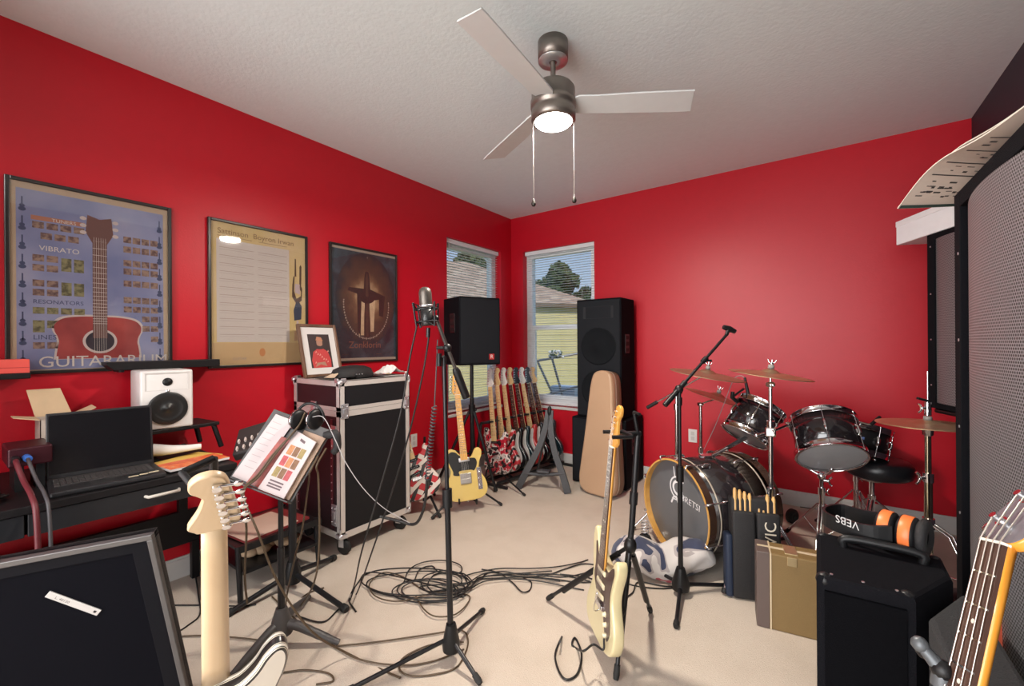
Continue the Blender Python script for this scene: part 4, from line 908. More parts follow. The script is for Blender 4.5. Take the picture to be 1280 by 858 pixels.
# butterscotch tele on a small stand near the left window
tb = V((.708, 2.43, .09)); tdir = (CAM - tb); tdir.z = 0; tdir.normalize(); tright = Up.cross(-tdir) * -1
tup = (Up * .98 - tdir * .16 - Rt * .10).normalized()
TM = gmat(tup, tdir + Rt * .10, tb)
guitar('electric_guitar', 'butterscotch single-cutaway electric guitar with black pickguard near the left window', TM, kind='tele', body=BUTTER, guard=BPG, neck=AMBER, board=AMBER)
ts = thing('guitar_stand', 'low black stand holding the butterscotch guitar', 'stand', (.66, 2.48, 0))
tc_ = tb - tdir * .10; tc_.z = 0
q = MB(); q.tube([tc_ + V((0, 0, .06)), tc_ + V((0, 0, .06)) + tup * .40], .010, 10); q.build('pole', BLKM, ts, world=True)
for f in (FL(627, 633), FL(540, 650), FL(596, 606)): leg(ts, tc_ + V((0, 0, .20)), f + V((0, 0, .012)), .008)
q = MB()
for s_ in (-.06, .06): q.tube([tc_ + V((0, 0, .09)), tc_ + V((0, 0, .075)) + tdir * .08 + Rt * s_, tb + tdir * .05 + Rt * s_ * 1.1 + V((0, 0, -.008)), tb + tdir * .06 + Rt * s_ * 1.1 + V((0, 0, .03))], .007, 8)
q.build('body_rest', BLKM, ts, world=True)

# striped guitar standing behind the road case
def stripes(name, base, c1, c2, sc=9):
    m = bpy.data.materials.new(name); m.use_nodes = True; nt = m.node_tree; b = nt.nodes['Principled BSDF']; b.inputs['Roughness'].default_value = .3; b.inputs['Coat Weight'].default_value = .4
    tc = nt.nodes.new('ShaderNodeTexCoord'); prev = None
    for i, (col, rot, thr, s2) in enumerate(((c1, (.0, .9, .2), .64, sc), (c2, (.0, -.6, .3), .70, sc * 1.15), (c1, (0, 2.1, .1), .80, sc * .8))):
        mp = nt.nodes.new('ShaderNodeMapping'); mp.inputs['Rotation'].default_value = rot; mp.inputs['Location'].default_value = (i * .37, 0, i * .21); nt.links.new(tc.outputs['Object'], mp.inputs['Vector'])
        wv = nt.nodes.new('ShaderNodeTexWave'); wv.inputs['Scale'].default_value = s2; wv.inputs['Distortion'].default_value = 1.2; wv.inputs['Detail'].default_value = 0; nt.links.new(mp.outputs['Vector'], wv.inputs['Vector'])
        g = nt.nodes.new('ShaderNodeMath'); g.operation = 'GREATER_THAN'; g.inputs[1].default_value = thr; nt.links.new(wv.outputs['Fac'], g.inputs[0])
        mx = nt.nodes.new('ShaderNodeMix'); mx.data_type = 'RGBA'; mx.inputs['A'].default_value = (*base, 1); mx.inputs['B'].default_value = (*col, 1)
        if prev is not None: nt.links.new(prev, mx.inputs['A'])
        nt.links.new(g.outputs[0], mx.inputs['Factor']); prev = mx.outputs['Result']
    nt.links.new(prev, b.inputs['Base Color']); MATS[name] = m; return m
FRANK = stripes('striped_red_lacquer', (.50, .012, .02), (.72, .62, .56), (.012, .012, .012), 4)
FRANKB = ramp_mat('black_cream_edge', 'wave', [(0, (.014, .012, .013)), (.62, (.70, .64, .52)), (.78, (.014, .012, .013)), (.9, (.72, .68, .60))], .3, (0, 1, 0), (0, 0, PI / 2), 11, 0, coat=.4)
sgb = V((.47, 2.19, .13))
guitar('electric_guitar', 'red black and white striped electric guitar half hidden behind the road case', gmat(Up - Rt * .30 + Fw * .06, (.75, -.62, 0), sgb), kind='strat', body=FRANK, guard=None, neck=MAPLE, board=MAPLE, pick=BLK, full=False)
ss = thing('guitar_stand', 'black stand under the striped guitar behind the road case', 'stand', (.40, 2.28, 0))
q = MB(); q.tube([V((.36, 2.30, .05)), V((.34, 2.33, .55))], .010, 10); q.build('pole', BLKM, ss, world=True)
for f in (V((.62, 2.22, .012)), V((.30, 2.06, .012)), V((.25, 2.52, .012))): leg(ss, (.36, 2.30, .20), f, .009)
q = MB()
for s_ in (-.05, .05): q.tube([V((.36, 2.30, .12)), V((.44 + s_ * .6, 2.22 + s_ * .7, .115)), V((.47 + s_ * .6, 2.16 + s_ * .7, .12))], .008, 8)
q.build('body_rest', BLKM, ss, world=True)

# maple-neck guitar in the near left foreground, seen from behind
nutp = P(268, 672, .785); heel = P(270, 858, .962); aup = (nutp - heel).normalized()
bk = (CAM - heel); bk = (bk - aup * bk.dot(aup)).normalized()
abase = nutp - aup * .810
AM = gmat(aup, -bk, abase)
PALEM = wood('pale_maple', (.62, .45, .27), (.70, .53, .34))
STRP = mat('cream_body_lacquer', (.74, .70, .62), .3, coat=.5)
guitar('electric_guitar', 'maple-necked electric guitar turned away, its back and tuners showing, in the left foreground', AM, kind='strat', body=STRP, edge=FRANKB, guard=BPG, neck=PALEM, board=PALEM, pick=BLK, back=13)
as_ = thing('guitar_stand', 'black guitar stand gripping the headstock of the maple-necked guitar', 'stand', (0, 0, 0))
fwd = -bk; fwdh = V((fwd.x, fwd.y, 0)).normalized()
hz = nutp + aup * .14
pc_ = V((nutp.x, nutp.y, 0)) + fwdh * .34
RM[as_.name] = Matrix.Translation((pc_.x, pc_.y, 0)); as_.matrix_world = RM[as_.name]
lat = aup.cross(bk).normalized()
q = MB(); q.tube([pc_ + V((0, 0, .12)), pc_ + V((0, 0, .42)), nutp - aup * .12 + fwd * .06, nutp + fwd * .05, hz + fwd * .055], [.012, .012, .010, .008, .007], 10); q.build('pole', BLKM, as_, world=True)
q = MB(); q.tube([hz + fwd * .055, hz + fwd * .03 + lat * (.042 if lat.dot(Rt) < 0 else -.042)], .007, 8); q.tube([hz + fwd * .03 + lat * (.045 if lat.dot(Rt) < 0 else -.045), hz - fwd * .005 + lat * (.030 if lat.dot(Rt) < 0 else -.030) - aup * .0], .006, 8); q.build('neck_yoke', BLK, as_, world=True)
for an in (0.2, 2.3, 4.4):
    d = V((math.cos(an), math.sin(an), 0)); leg(as_, pc_ + V((0, 0, .22)), pc_ + d * .30 + V((0, 0, .014)), .010)
q = MB()
for s_ in (-.07, .07): q.tube([pc_ + V((0, 0, .26)), abase + fwd * .05 + lat * s_ - aup * .01, abase - fwd * .04 + lat * s_ - aup * .01], .009, 8)
q.build('body_rest', BLK, as_, world=True)

# bass guitar neck in the near right foreground
bn = P(1243, 676, .60); bd_ = P(1205, 838, .575); bup = (bn - bd_).normalized()
bnorm = (-Rt * .94 + Fw * .26); bnorm = (bnorm - bup * bnorm.dot(bup)).normalized()
bbase = bn - bup * 1.045 - bnorm.normalized() * .034
BM = gmat(bup, bnorm, bbase)
SUN = mat('sunburst_amber', (.55, .22, .04), .3, coat=.5)
guitar('bass_guitar', 'four-string bass guitar with amber neck and dark fretboard in the right foreground', BM, cat='bass guitar', kind='bass', body=SUN, guard=BPG, neck=mat('amber_gloss_neck', (.72, .30, .035), .25, coat=.5, noise=.08, nscale=8), board=ROSE, pick=BLK, back=23)
bs = thing('guitar_stand', 'grey-armed stand clasping the bass guitar neck at lower right', 'stand', (bbase.x + .02, bbase.y + .05, 0))
bl = bup.cross(bnorm).normalized(); bnn = V(BM.col[1][:3])     # bnn points out of the back
yk = P(1172, 842, .60)
q = MB(); a0 = P(1150, 806, .62); a1 = P(1178, 838, .60); a2 = P(1176, 858, .60)
q.tube([a0, (a0 + a1) / 2, a1, a2], [.007, .009, .012, .012], 10); q.ball(a0, .011, 10); q.build('yoke_arm', mat('grey_hinge', (.11, .12, .13), .45, .4), bs, world=True)
q = MB(); q.ball(a1, .014, 12); q.ball(P(1155, 815, .62), .010, 10); q.tube([a2, bn - bup * .26 + bnn * .06], .013, 10); q.build('yoke_joint', BLK, bs, world=True)
q = MB(); q.tube([bn - bup * .26 + bnn * .06, bbase + bup * .30 + bnn * .10, V((bbase.x, bbase.y, .15)) + bnn * .16], .013, 10); q.build('pole', BLKM, bs, world=True)
pb = V((bbase.x, bbase.y, 0)) + V((bnn.x, bnn.y, 0)) * .16
for an in (.3, 2.5, 4.4): leg(bs, pb + V((0, 0, .22)), pb + V((math.cos(an), math.sin(an), 0)) * .22 + V((0, 0, .014)), .010)

# guitar rack in the corner, eight guitars leaning side-on in a row
G0 = V((.50, 3.08, .085)); G1 = V((.62, 3.86, .085)); rowd = (G1 - G0).normalized()
RKB = mat('rack_black', (.02, .02, .022), .4, .3)
rk = thing('guitar_rack', 'black guitar rack in the corner between the two windows', 'rack', (.42, 3.45, 0))
q = MB(); o = V((-.115, 0, .47)); ra = G0 + o - rowd * .09; rb_ = G1 + o + V((-.07, 0, 0)) + rowd * .06
q.tube([ra, rb_], .013, 10)
for i in range(16): c = ra.lerp(rb_, (i + .5) / 16); q.tube([c, c + V((.075, 0, .012))], .010, 8)
q.build('neck_rail', RKB, rk, world=True)
for off in (V((.07, 0, -.05)), V((-.07, 0, -.05))):
    q = MB(); q.tube([G0 + off - rowd * .09, G1 + off + rowd * .08], .015, 10); q.build('body_rail', RKB, rk, world=True)
for base in (G0 - rowd * .09, G1 + rowd * .08):
    q = MB(); q.tube([base + V((.18, 0, -.07)), base + V((-.21, 0, -.07))], .014, 10); q.tube([base + V((-.21, 0, -.07)), (ra if base.y < 3.4 else rb_)], .014, 10); q.build('end_frame', RKB, rk, world=True)
NAVY = mat('dark_teal_lacquer', (.012, .025, .032), .25, coat=.5); CRED = mat('red_lacquer', (.42, .03, .03), .25, coat=.5); BLKL = mat('black_lacquer', (.012, .012, .014), .2, coat=.6)
WHL = mat('white_lacquer', (.70, .66, .62), .25, coat=.5); PINK = stripes('striped_white_lacquer', (.62, .50, .48), (.50, .03, .04), (.02, .02, .02), 5)
WPG = mat('white_pickguard', (.74, .72, .70), .3)
SPLAT = ramp_mat('splatter_lacquer', 'noise', [(.0, (.02, .015, .018)), (.40, (.50, .02, .04)), (.50, (.70, .62, .58)), (.58, (.012, .012, .014)), (.66, (.62, .50, .46))], .3, tscale=15, coat=.4)
specs = [(SPLAT, None, MAPLE, 'red black and white splattered guitar, nearest in the corner guitar rack'), (PINK, None, MAPLE, 'white guitar with red stripes, second in the corner guitar rack'),
         (BLKL, WPG, MAPLE, 'black guitar with white pickguard, third in the corner guitar rack'), (NAVY, WPG, ROSE, 'dark teal guitar with white pickguard, fourth in the corner guitar rack'),
         (CRED, WPG, ROSE, 'red guitar with a large white pickguard, fifth in the corner guitar rack'), (BLKL, WPG, MAPLE, 'black guitar just behind the red one in the corner guitar rack'),
         (BLKL, None, ROSE, 'plain black guitar, second from the back of the corner guitar rack'), (NAVY, None, ROSE, 'dark guitar farthest back in the corner guitar rack')]
for i, (bm_, pg, nk, lab) in enumerate(specs):
    base = G0.lerp(G1, i / 7 * .98 + .01) ; lean = .13 + .022 * i
    guitar('electric_guitar', lab, gmat((-lean, .05, 1), (-.06, -1, 0), base), group='guitars in the corner rack', kind='strat', body=bm_, guard=pg, neck=MAPLE, board=nk, pick=BLK if pg is None else WHT, full=False, nose=(WHL, MAPLE, WHL, MAPLE, BLKL, WHL, BLKL, MAPLE)[i])
# ---------------------------------------------------------------- drum kit
DSH = mat('drum_black_wrap', (.020, .016, .018), .16, .0, .25, 300, coat=.8)
CLEARH = mat('drum_head_clear', (.40, .40, .41), .25, spec=.6); SMOKE = mat('drum_head_smoke', (.115, .12, .13), .30, coat=.2)
HOOPW = wood('amber_hoop', (.55, .27, .06), (.70, .38, .10), .25, axis=0, scale=12, coat=.6)
CYMB = mat('bronze_cymbal', (.60, .42, .26), .40, .9, .12, 5)
CYMD = mat('dull_bronze_cymbal', (.50, .36, .24), .46, .9, .12, 5)
def lugs(root, M, R, h0, h1, n, m=CHR, ph=0.0, long=True):
    for k in range(n):
        a = 2 * PI * (k + ph) / n; ca, sa = math.cos(a), math.sin(a); q = MB()
        L = h1 - h0
        q.tube([(ca * (R + .004), sa * (R + .004), h0 + L * .36), (ca * (R + .014), sa * (R + .014), h0 + L * .42), (ca * (R + .014), sa * (R + .014), h0 + L * .58), (ca * (R + .004), sa * (R + .004), h0 + L * .64)], .0085, 8, M=M)
        q.cyl((ca * (R + .012), sa * (R + .012), h0 - .002), (ca * (R + .012), sa * (R + .012), h1 + .004), .0028, n=6, M=M)
        for z in (h0 - .001, h1 + .001): q.ball((ca * (R + .012), sa * (R + .012), z), (.0055, .0055, .008), 8, M=M)
        q.build('lug', m, root)
def tom(name, label, c, axis, R, L, n=6, cat='drum', headm=SMOKE, shell=DSH, badge=None, group=None):
    """drum centred on c, its batter side along axis; local z = axis"""
    r = thing(name, label, cat, axes(c, z=axis, x=(Rt - V(axis).normalized() * Rt.dot(V(axis).normalized()))), group)
    q = MB(); q.lathe([(R - .004, -L / 2), (R, -L / 2), (R, L / 2), (R - .004, L / 2)], 48); q.build('shell', shell, r)
    for z, s in ((L / 2, 1), (-L / 2, -1)):
        q = MB(); q.lathe([(R + .009, z - s * .024), (R + .014, z - s * .024), (R + .0125, z - s * .020), (R + .0125, z + s * .010), (R + .015, z + s * .012), (R + .004, z + s * .015), (R + .003, z + s * .004), (R + .008, z - s * .004), (R + .009, z - s * .024)], 48); q.build('hoop', CHR, r)
        q = MB(); q.lathe([(0, z + s * .004), (R * .9, z + s * .004), (R + .003, z + s * .001)], 48); q.build('head', headm, r)
    lugs(r, None, R, -L / 2 - .004, L / 2 + .004, n)
    if badge is not None:
        q = MB(); a = badge; Mb = Matrix.Rotation(a, 4, 'Z') @ T3(R + .001, 0, .0); q.box((0, 0, 0), (.003, .045, .024), M=Mb, bev=.001); q.box((.001, 0, 0), (.003, .036, .016), 1, M=Mb); q.build('badge', [STEEL, BLK], r)
    return r
def tube_leg_tripod(root, c, hubz, footR, r, m=CHR, ph=0.0, bracez=None, n=3, foot_r=None):
    c = V(c)
    for k in range(n):
        a = ph + 2 * PI * k / n; d = V((math.cos(a), math.sin(a), 0)); f = V((c.x, c.y, .012)) + d * footR; h = V((c.x, c.y, hubz)) + d * .018
        mid = h.lerp(f, .45)
        q = MB()
        sd = Up.cross(d) * .010
        for s in (-1, 1): q.tube([h + sd * s, h.lerp(f, .9) + sd * s * .6], r, 8)
        b = V((c.x, c.y, (bracez if bracez else hubz * .35)))
        q.tube([b + d * .016, mid], r * .7, 8)
        o = q.build('leg', m, root, world=True)
        q = MB(); q.tube([h.lerp(f, .88), f, f + d * .012], [r * 1.8, r * 2.2, r * 1.6], 10); q.build('rubber_foot', RUB, o, world=True)
def wing(q, p, d, s=.016):
    d = V(d).normalized(); q.cyl(p, V(p) + d * s, s * .38, n=8)
    lt = (Up - d * Up.dot(d)).normalized()
    for k in (-1, 1): q.tube([V(p) + d * s, V(p) + d * s * 1.2 + lt * k * s * .7, V(p) + d * s * 1.7 + lt * k * s * 1.1], s * .22, 6)
def cymbal(name, label, c, axis, R, m=CYMB, bell=.22, group=None):
    r = thing(name, label, 'cymbal', axes(c, z=axis), group)
    q = MB(); b = R * bell
    prof = [(.006, b * .42), (b * .35, b * .40), (b * .7, b * .28), (b, b * .08), (b * 1.08, .0)]
    for i in range(1, 9): t = i / 8; prof.append((b * 1.08 + (R - b * 1.08) * t, -R * .075 * t ** 1.6))
    prof += [(p_[0], p_[1] - .0014) for p_ in prof[::-1]]
    q.lathe(prof, 64); q.build('plate', m, r)
    q = MB(); q.lathe([(0, b * .42 + .022), (.014, b * .42 + .022), (.016, b * .42 + .002), (.0, b * .42)], 16); q.build('felt', mat('grey_felt', (.30, .28, .26), .9), r)
    q = MB(); q.cyl((0, 0, b * .42), (0, 0, b * .42 + .05), .004, n=8); q.lathe([(0, b * .42 + .022), (.009, b * .42 + .022), (.009, b * .42 + .034), (0, b * .42 + .034)], 12)
    for k in (-1, 1): q.tube([(0, 0, b * .42 + .03), (k * .014, 0, b * .42 + .036), (k * .020, 0, b * .42 + .05)], .0035, 6)
    q.build('wing_nut', CHR, r); return r
def cym_stand(label, base, tip, footR=.26, ph=0.0, boom=None, hubz=.34, tilt=None):
    """straight or boom cymbal stand; tip is where the cymbal sits"""
    r = thing('cymbal_stand', label, 'cymbal stand', (base[0], base[1], 0)); base = V((base[0], base[1], 0)); tip = V(tip)
    tube_leg_tripod(r, base, hubz, footR, .0055, ph=ph, bracez=.09)
    topz = tip.z - .06 if boom is None else boom.z
    q = MB(); z1 = hubz + .02; q.cyl(base + V((0, 0, .06)), base + V((0, 0, z1 + .12)), .0145, n=16); q.cyl(base + V((0, 0, z1 + .12)), base + V((0, 0, min(topz, z1 + .48))), .0115, n=16)
    q.cyl(base + V((0, 0, min(topz, z1 + .48))), base + V((0, 0, topz)), .0088, n=14); q.build('pole', CHR, r, world=True)
    for z in (z1 + .12, z1 + .48):
        if z < topz - .03: q = MB(); q.cyl(base + V((0, 0, z - .022)), base + V((0, 0, z + .022)), .019, n=16); wing(q, base + V((.015, 0, z)), -Rt); q.build('height_clamp', CHR, r, world=True)
    for za, zb2, rr in ((hubz - .03, hubz + .03, .021), (.07, .11, .019)): q = MB(); q.cyl(base + V((0, 0, za)), base + V((0, 0, zb2)), rr, n=16); q.build('leg_collar', CHR, r, world=True)
    if boom is None:
        q = MB(); p = base + V((0, 0, topz)); q.ball(p, .016, 12); q.cyl(p - Rt * .018, p + Rt * .018, .013, n=14); q.tube([p, tip + V((0, 0, -.012)), tip + V((0, 0, .02))], .006, 8); wing(q, p - Fw * .012, -Fw - Rt * .6); q.build('tilter', CHR, r, world=True)
    else:
        p = V((base.x, base.y, boom.z)); d = (tip - p); 
        q = MB(); q.ball(p, .020, 12); q.cyl(p - Fw * .02, p + Fw * .02, .015, n=14); wing(q, p - Fw * .02, -Fw); q.build('boom_clamp', CHR, r, world=True)
        q = MB(); q.tube([p - d.normalized() * .17, tip - d.normalized() * .02], .0055, 8); q.ball(tip - d.normalized() * .02, .012, 10); q.tube([tip - d.normalized() * .02, tip + V((0, 0, .02))], .005, 8); bo = q.build('boom_arm', CHR, r, world=True)
        q = MB(); e = p - d.normalized() * .17; q.tube([e, e - d.normalized() * .09], .013, 12); q.build('counterweight', RUB, bo, world=True)
    return r

# bass drum
bc = P(849, 629, 2.55); bc.z = .297; ba = V((.588, .81, 0)).normalized(); BR, BL = .279, .44
bd2 = thing('bass_drum', 'black bass drum with amber hoop and smoky front head lettered in white', 'drum', axes(bc + ba * BL / 2, x=Up.cross(ba), z=-ba))   # local z points out of the front head, y = ?
Mi = RM[bd2.name]
q = MB(); q.lathe([(BR - .008, -BL / 2), (BR, -BL / 2), (BR, BL / 2), (BR - .008, BL / 2)], 64); q.build('shell', DSH, bd2)
for z, s in ((BL / 2, 1), (-BL / 2, -1)):
    q = MB(); q.lathe([(BR + .001, z - s * .006), (BR + .010, z - s * .006), (BR + .010, z + s * .040)], 64, 1, sharp=True); q.lathe([(BR + .010, z + s * .040), (BR + .009, z + s * .044), (BR + .000, z + s * .044), (BR - .001, z + s * .041), (BR - .001, z + s * .006)], 64, sharp=True); q.build('hoop', [HOOPW, mat('dark_hoop', (.06, .03, .02), .25, coat=.6)] if s > 0 else [mat('dark_hoop', (.06, .03, .02), .25, coat=.6), MATS['dark_hoop']], bd2)
    q = MB(); q.lathe([(0, z + s * .010), (BR - .012, z + s * .010), (BR - .001, z + s * .007)], 64); h = q.build('front_head' if s > 0 else 'batter_head', SMOKE if s > 0 else CLEARH, bd2)
    if s > 0: FH = h
    q = MB(); q.lathe([(BR + .004, z - s * .045), (BR + .008, z - s * .045), (BR + .008, z - s * .037), (BR + .004, z - s * .037)], 64); q.build('trim_ring', mat('cream_ring', (.55, .47, .38), .3, .3), bd2)
# emblem and lettering on the front head
ux = Mi.to_3x3().inverted() @ (Rt - ba * Rt.dot(ba)).normalized(); uy = Mi.to_3x3().inverted() @ Up
ME = Matrix((ux, uy, V((0, 0, 1)))).transposed().to_4x4(); ME.translation = V((0, 0, BL / 2 + .0108)) + ux * .0 + uy * .115
EMB = mat('drum_white_ink', (.80, .80, .82), .5)
q = MB()
def arc(r0, r1, a0, a1, c=(0, 0), n=24):
    ps = [(c[0] + r0 * math.cos(a0 + (a1 - a0) * k / n), c[1] + r0 * math.sin(a0 + (a1 - a0) * k / n), 0) for k in range(n + 1)] + [(c[0] + r1 * math.cos(a0 + (a1 - a0) * k / n), c[1] + r1 * math.sin(a0 + (a1 - a0) * k / n), 0) for k in range(n + 1)]
    q.add(ps, [[k, k + 1, n + 2 + k, n + 1 + k] for k in range(n)], 0, False, ME)
arc(.070, .060, math.radians(40), math.radians(330)); arc(.046, .030, math.radians(20), math.radians(330)); q.bb((.016, -.022, 0), (.046, -.010, .0004), M=ME); q.bb((.034, -.04, 0), (.046, -.010, .0004), M=ME)
for sx in (-1, 1): q.bb((-.006, -.010, 0), (.006, .05, .0004), M=ME @ T3(-.022 + .03 * sx, -.095, 0) @ Matrix.Rotation(.5 * sx, 4, 'Z'))
q.bb((-.05, -.078, 0), (.03, -.070, .0004), M=ME); q.bb((-.020, .068, 0), (-.012, .125, .0004), M=ME @ Matrix.Rotation(.15, 4, 'Z')); q.bb((.012, .066, 0), (.020, .10, .0004), M=ME)
q.text('GRETSI', .052, ME @ T3(.020, -.058, .0) @ Matrix.Rotation(-.12, 4, 'Z'))
q.build('lettering', EMB, FH)
for k in range(8):
    a = 2 * PI * (k + .5) / 8; ca, sa = math.cos(a), math.sin(a); q = MB()
    for s in (-1, 1):
        q = MB(); q.tube([(ca * (BR + .005), sa * (BR + .005), s * (BL / 2 - .13)), (ca * (BR + .020), sa * (BR + .020), s * (BL / 2 - .12)), (ca * (BR + .020), sa * (BR + .020), s * (BL / 2 - .085)), (ca * (BR + .005), sa * (BR + .005), s * (BL / 2 - .075))], .009, 8)
        q.cyl((ca * (BR + .020), sa * (BR + .020), s * (BL / 2 - .09)), (ca * (BR + .022), sa * (BR + .022), s * (BL / 2 + .05)), .004, n=8)
        q.tube([(ca * (BR + .002), sa * (BR + .002), s * (BL / 2 + .046)), (ca * (BR + .024), sa * (BR + .024), s * (BL / 2 + .044)), (ca * (BR + .024), sa * (BR + .024), s * (BL / 2 + .010))], .007, 8)
        q.build('claw_lug', CHR, bd2)
Wv = lambda p: Mi.inverted() @ V(p)
rgt = (Rt - ba * Rt.dot(ba)).normalized()
for s in (-1, 1):
    p0 = bc + ba * .13 + rgt * s * (BR + .004) + V((0, 0, -.05)); f = bc + ba * -.06 + rgt * s * (BR + .12); f.z = .012
    q = MB(); q.ball(Wv(p0), .026, 14); q.tube([Wv(p0 + rgt * s * .015), Wv(f)], .007, 10); o = q.build('spur', CHR, bd2)
    q = MB(); q.tube([Wv(p0.lerp(f, .93)), Wv(f)], .013, 10); q.build('rubber_foot', RUB, o)
# tom mount post and rack tom
tc1 = P(941, 527, 2.74); tax = (Up * .84 + ba * .46 + Rt * .16).normalized()
q = MB(); q.cyl(Wv(bc + ba * .20 + V((0, 0, BR - .01))), Wv(tc1 - tax * .05 - ba * .02 - Rt * .0 + V((0, 0, -.06))), .013, n=14); q.box(Wv(bc + ba * .20 + V((0, 0, BR + .006))), (.06, .03, .06), bev=.006); q.build('tom_post', CHR, bd2)
tom('rack_tom', 'black tilted rack tom above the bass drum', tc1, tax, .135, .215, 6, badge=None)
# second tom on a basket stand
tc2 = P(1033, 549, 2.58); tax2 = (Up * .74 + Fw * .60 + Rt * .22).normalized()
tom('floor_stand_tom', 'black tom tipped to show its grey underside head, on a chrome basket stand', tc2, tax2, .168, .235, 6, headm=CLEARH, badge=math.radians(-52))
def basket(label, c, top, footR, ph, size):
    r = thing('drum_stand', label, 'drum stand', (c[0], c[1], 0)); c = V((c[0], c[1], 0))
    tube_leg_tripod(r, c, .28, footR, .0055, ph=ph, bracez=.08)
    q = MB(); q.cyl(c + V((0, 0, .05)), c + V((0, 0, .36)), .0145, n=14); q.cyl(c + V((0, 0, .36)), V((c.x, c.y, top)), .011, n=14); q.cyl(c + V((0, 0, .34)), c + V((0, 0, .385)), .019, n=14); wing(q, c + V((.015, 0, .36)), Rt); q.build('pole', CHR, r, world=True)
    q = MB(); q.ball(V((c.x, c.y, top)), .024, 12)
    for k in range(3):
        a = ph + .5 + 2 * PI * k / 3; d = V((math.cos(a), math.sin(a), 0)); q.tube([V((c.x, c.y, top)), V((c.x, c.y, top + .05)) + d * size * .8, V((c.x, c.y, top + .075)) + d * size], .008, 8); q.ball(V((c.x, c.y, top + .08)) + d * size, .013, 10)
    wing(q, V((c.x, c.y, top - .02)) - Fw * .02, -Fw + Rt, .024); q.build('basket', CHR, r, world=True); return r
b2 = P(1027, 610, 2.62); basket('chrome basket stand under the tipped black tom', (b2.x, b2.y), .455, .24, .4, .13)
# snare behind it
tc3 = P(1068, 548, 2.86); tom('snare_drum', 'black drum half hidden behind the tipped tom, with a clip microphone', tc3, (Up * .9 + ba * .28).normalized(), .175, .17, 8, shell=mat('snare_black', (.014, .014, .016), .4))
b3 = P(1070, 620, 2.86); basket('chrome stand under the half hidden black drum', (b3.x, b3.y), .44, .22, .9, .12)
cm = thing('clip_microphone', 'black clip microphone with blue tape on the rim of the half hidden drum', 'microphone', P(1078, 548, 2.72))
q = MB(); q.tube([P(1076, 585, 2.74), P(1080, 555, 2.72), P(1090, 530, 2.70)], .006, 8); q.tube([P(1088, 532, 2.70), P(1100, 521, 2.70)], [.012, .009], 10); q.build('mic_body', BLK, cm, world=True)
q = MB(); q.box(P(1077, 551, 2.715), (.03, .02, .05), bev=.004, M=None); q.build('blue_tape', mat('blue_tape', (.12, .22, .55), .6), cm, world=True)
# throne
th = P(1090, 665, 2.78); tr = thing('drum_throne', 'round black padded drum stool on a chrome tripod', 'stool', (th.x, th.y, 0))
tc = V((th.x, th.y, 0)); sc3 = P(1098, 585, 2.78); so_ = V((sc3.x - tc.x, sc3.y - tc.y, 0))
q = MB(); q.lathe([(0, .40), (.15, .40), (.172, .415), (.180, .45), (.178, .485), (.160, .508), (.11, .515), (0, .517)], 40, M=T3(so_.x, so_.y, 0)); q.build('seat', mat('black_vinyl', (.014, .014, .017), .32, bump=.1), tr)
q = MB(); q.cyl((0, 0, .08), (0, 0, .40), .016, n=14); q.cyl((0, 0, .24), (0, 0, .28), .022, n=14); q.lathe([(0, .375), (.06, .375), (.06, .395), (0, .40)], 20); q.build('pole', CHR, tr)
tube_leg_tripod(tr, tc, .25, .27, .007, ph=.25, bracez=.07)

# cymbals and stands
c = P(963, 467, 2.28); base = P(964, 640, 2.28)
cym_stand('chrome straight cymbal stand at the right of the bass drum', (base.x, base.y), c, ph=-.35, footR=.24)
cymbal('crash_cymbal', 'bronze cymbal on the straight stand between the two tilted toms', c + V((0, 0, .006)), (Up + Rt * .11 - Fw * .07).normalized(), .200)
cs1 = bpy.data.objects['cymbal_stand']; cb0 = V((base.x, base.y, 0)); zc0 = P(963, 540, 2.28).z
q = MB(); q.box(cb0 + V((0, 0, zc0)), (.05, .045, .05), bev=.008); q.tube([cb0 + V((0, 0, zc0)), P(985, 531, 2.36)], .009, 10); q.ball(P(985, 531, 2.36), .016, 10); q.tube([cb0 + V((0, 0, zc0)), P(946, 545, 2.40)], .009, 10); q.ball(P(946, 545, 2.40), .015, 10); wing(q, cb0 + V((0, 0, zc0 + .01)) - Fw * .022, -Fw - Rt * .3, .018); q.build('multi_clamp', CHR, cs1, world=True)
c = P(884, 467, 2.80); base = P(846, 560, 2.95)
cym_stand('chrome boom cymbal stand with black counterweight behind the bass drum', (base.x, base.y), c, footR=.25, ph=.3, boom=V((0, 0, P(846, 489, 2.95).z)))
cymbal('crash_cymbal', 'bronze cymbal on the boom stand, highest at the left of the kit', c + V((0, 0, .006)), (Up + Rt * .14 - Fw * .09).normalized(), .232, CYMD)
c = P(897, 496, 3.15); base = P(876, 560, 3.18)
cym_stand('chrome cymbal stand against the wall behind the bass drum', (base.x, base.y), c, footR=.24, ph=.9)
cymbal('crash_cymbal', 'lower tilted bronze cymbal near the wall outlet', c + V((0, 0, .006)), (Up + Rt * .30 - Fw * .10).normalized(), .232, CYMD)
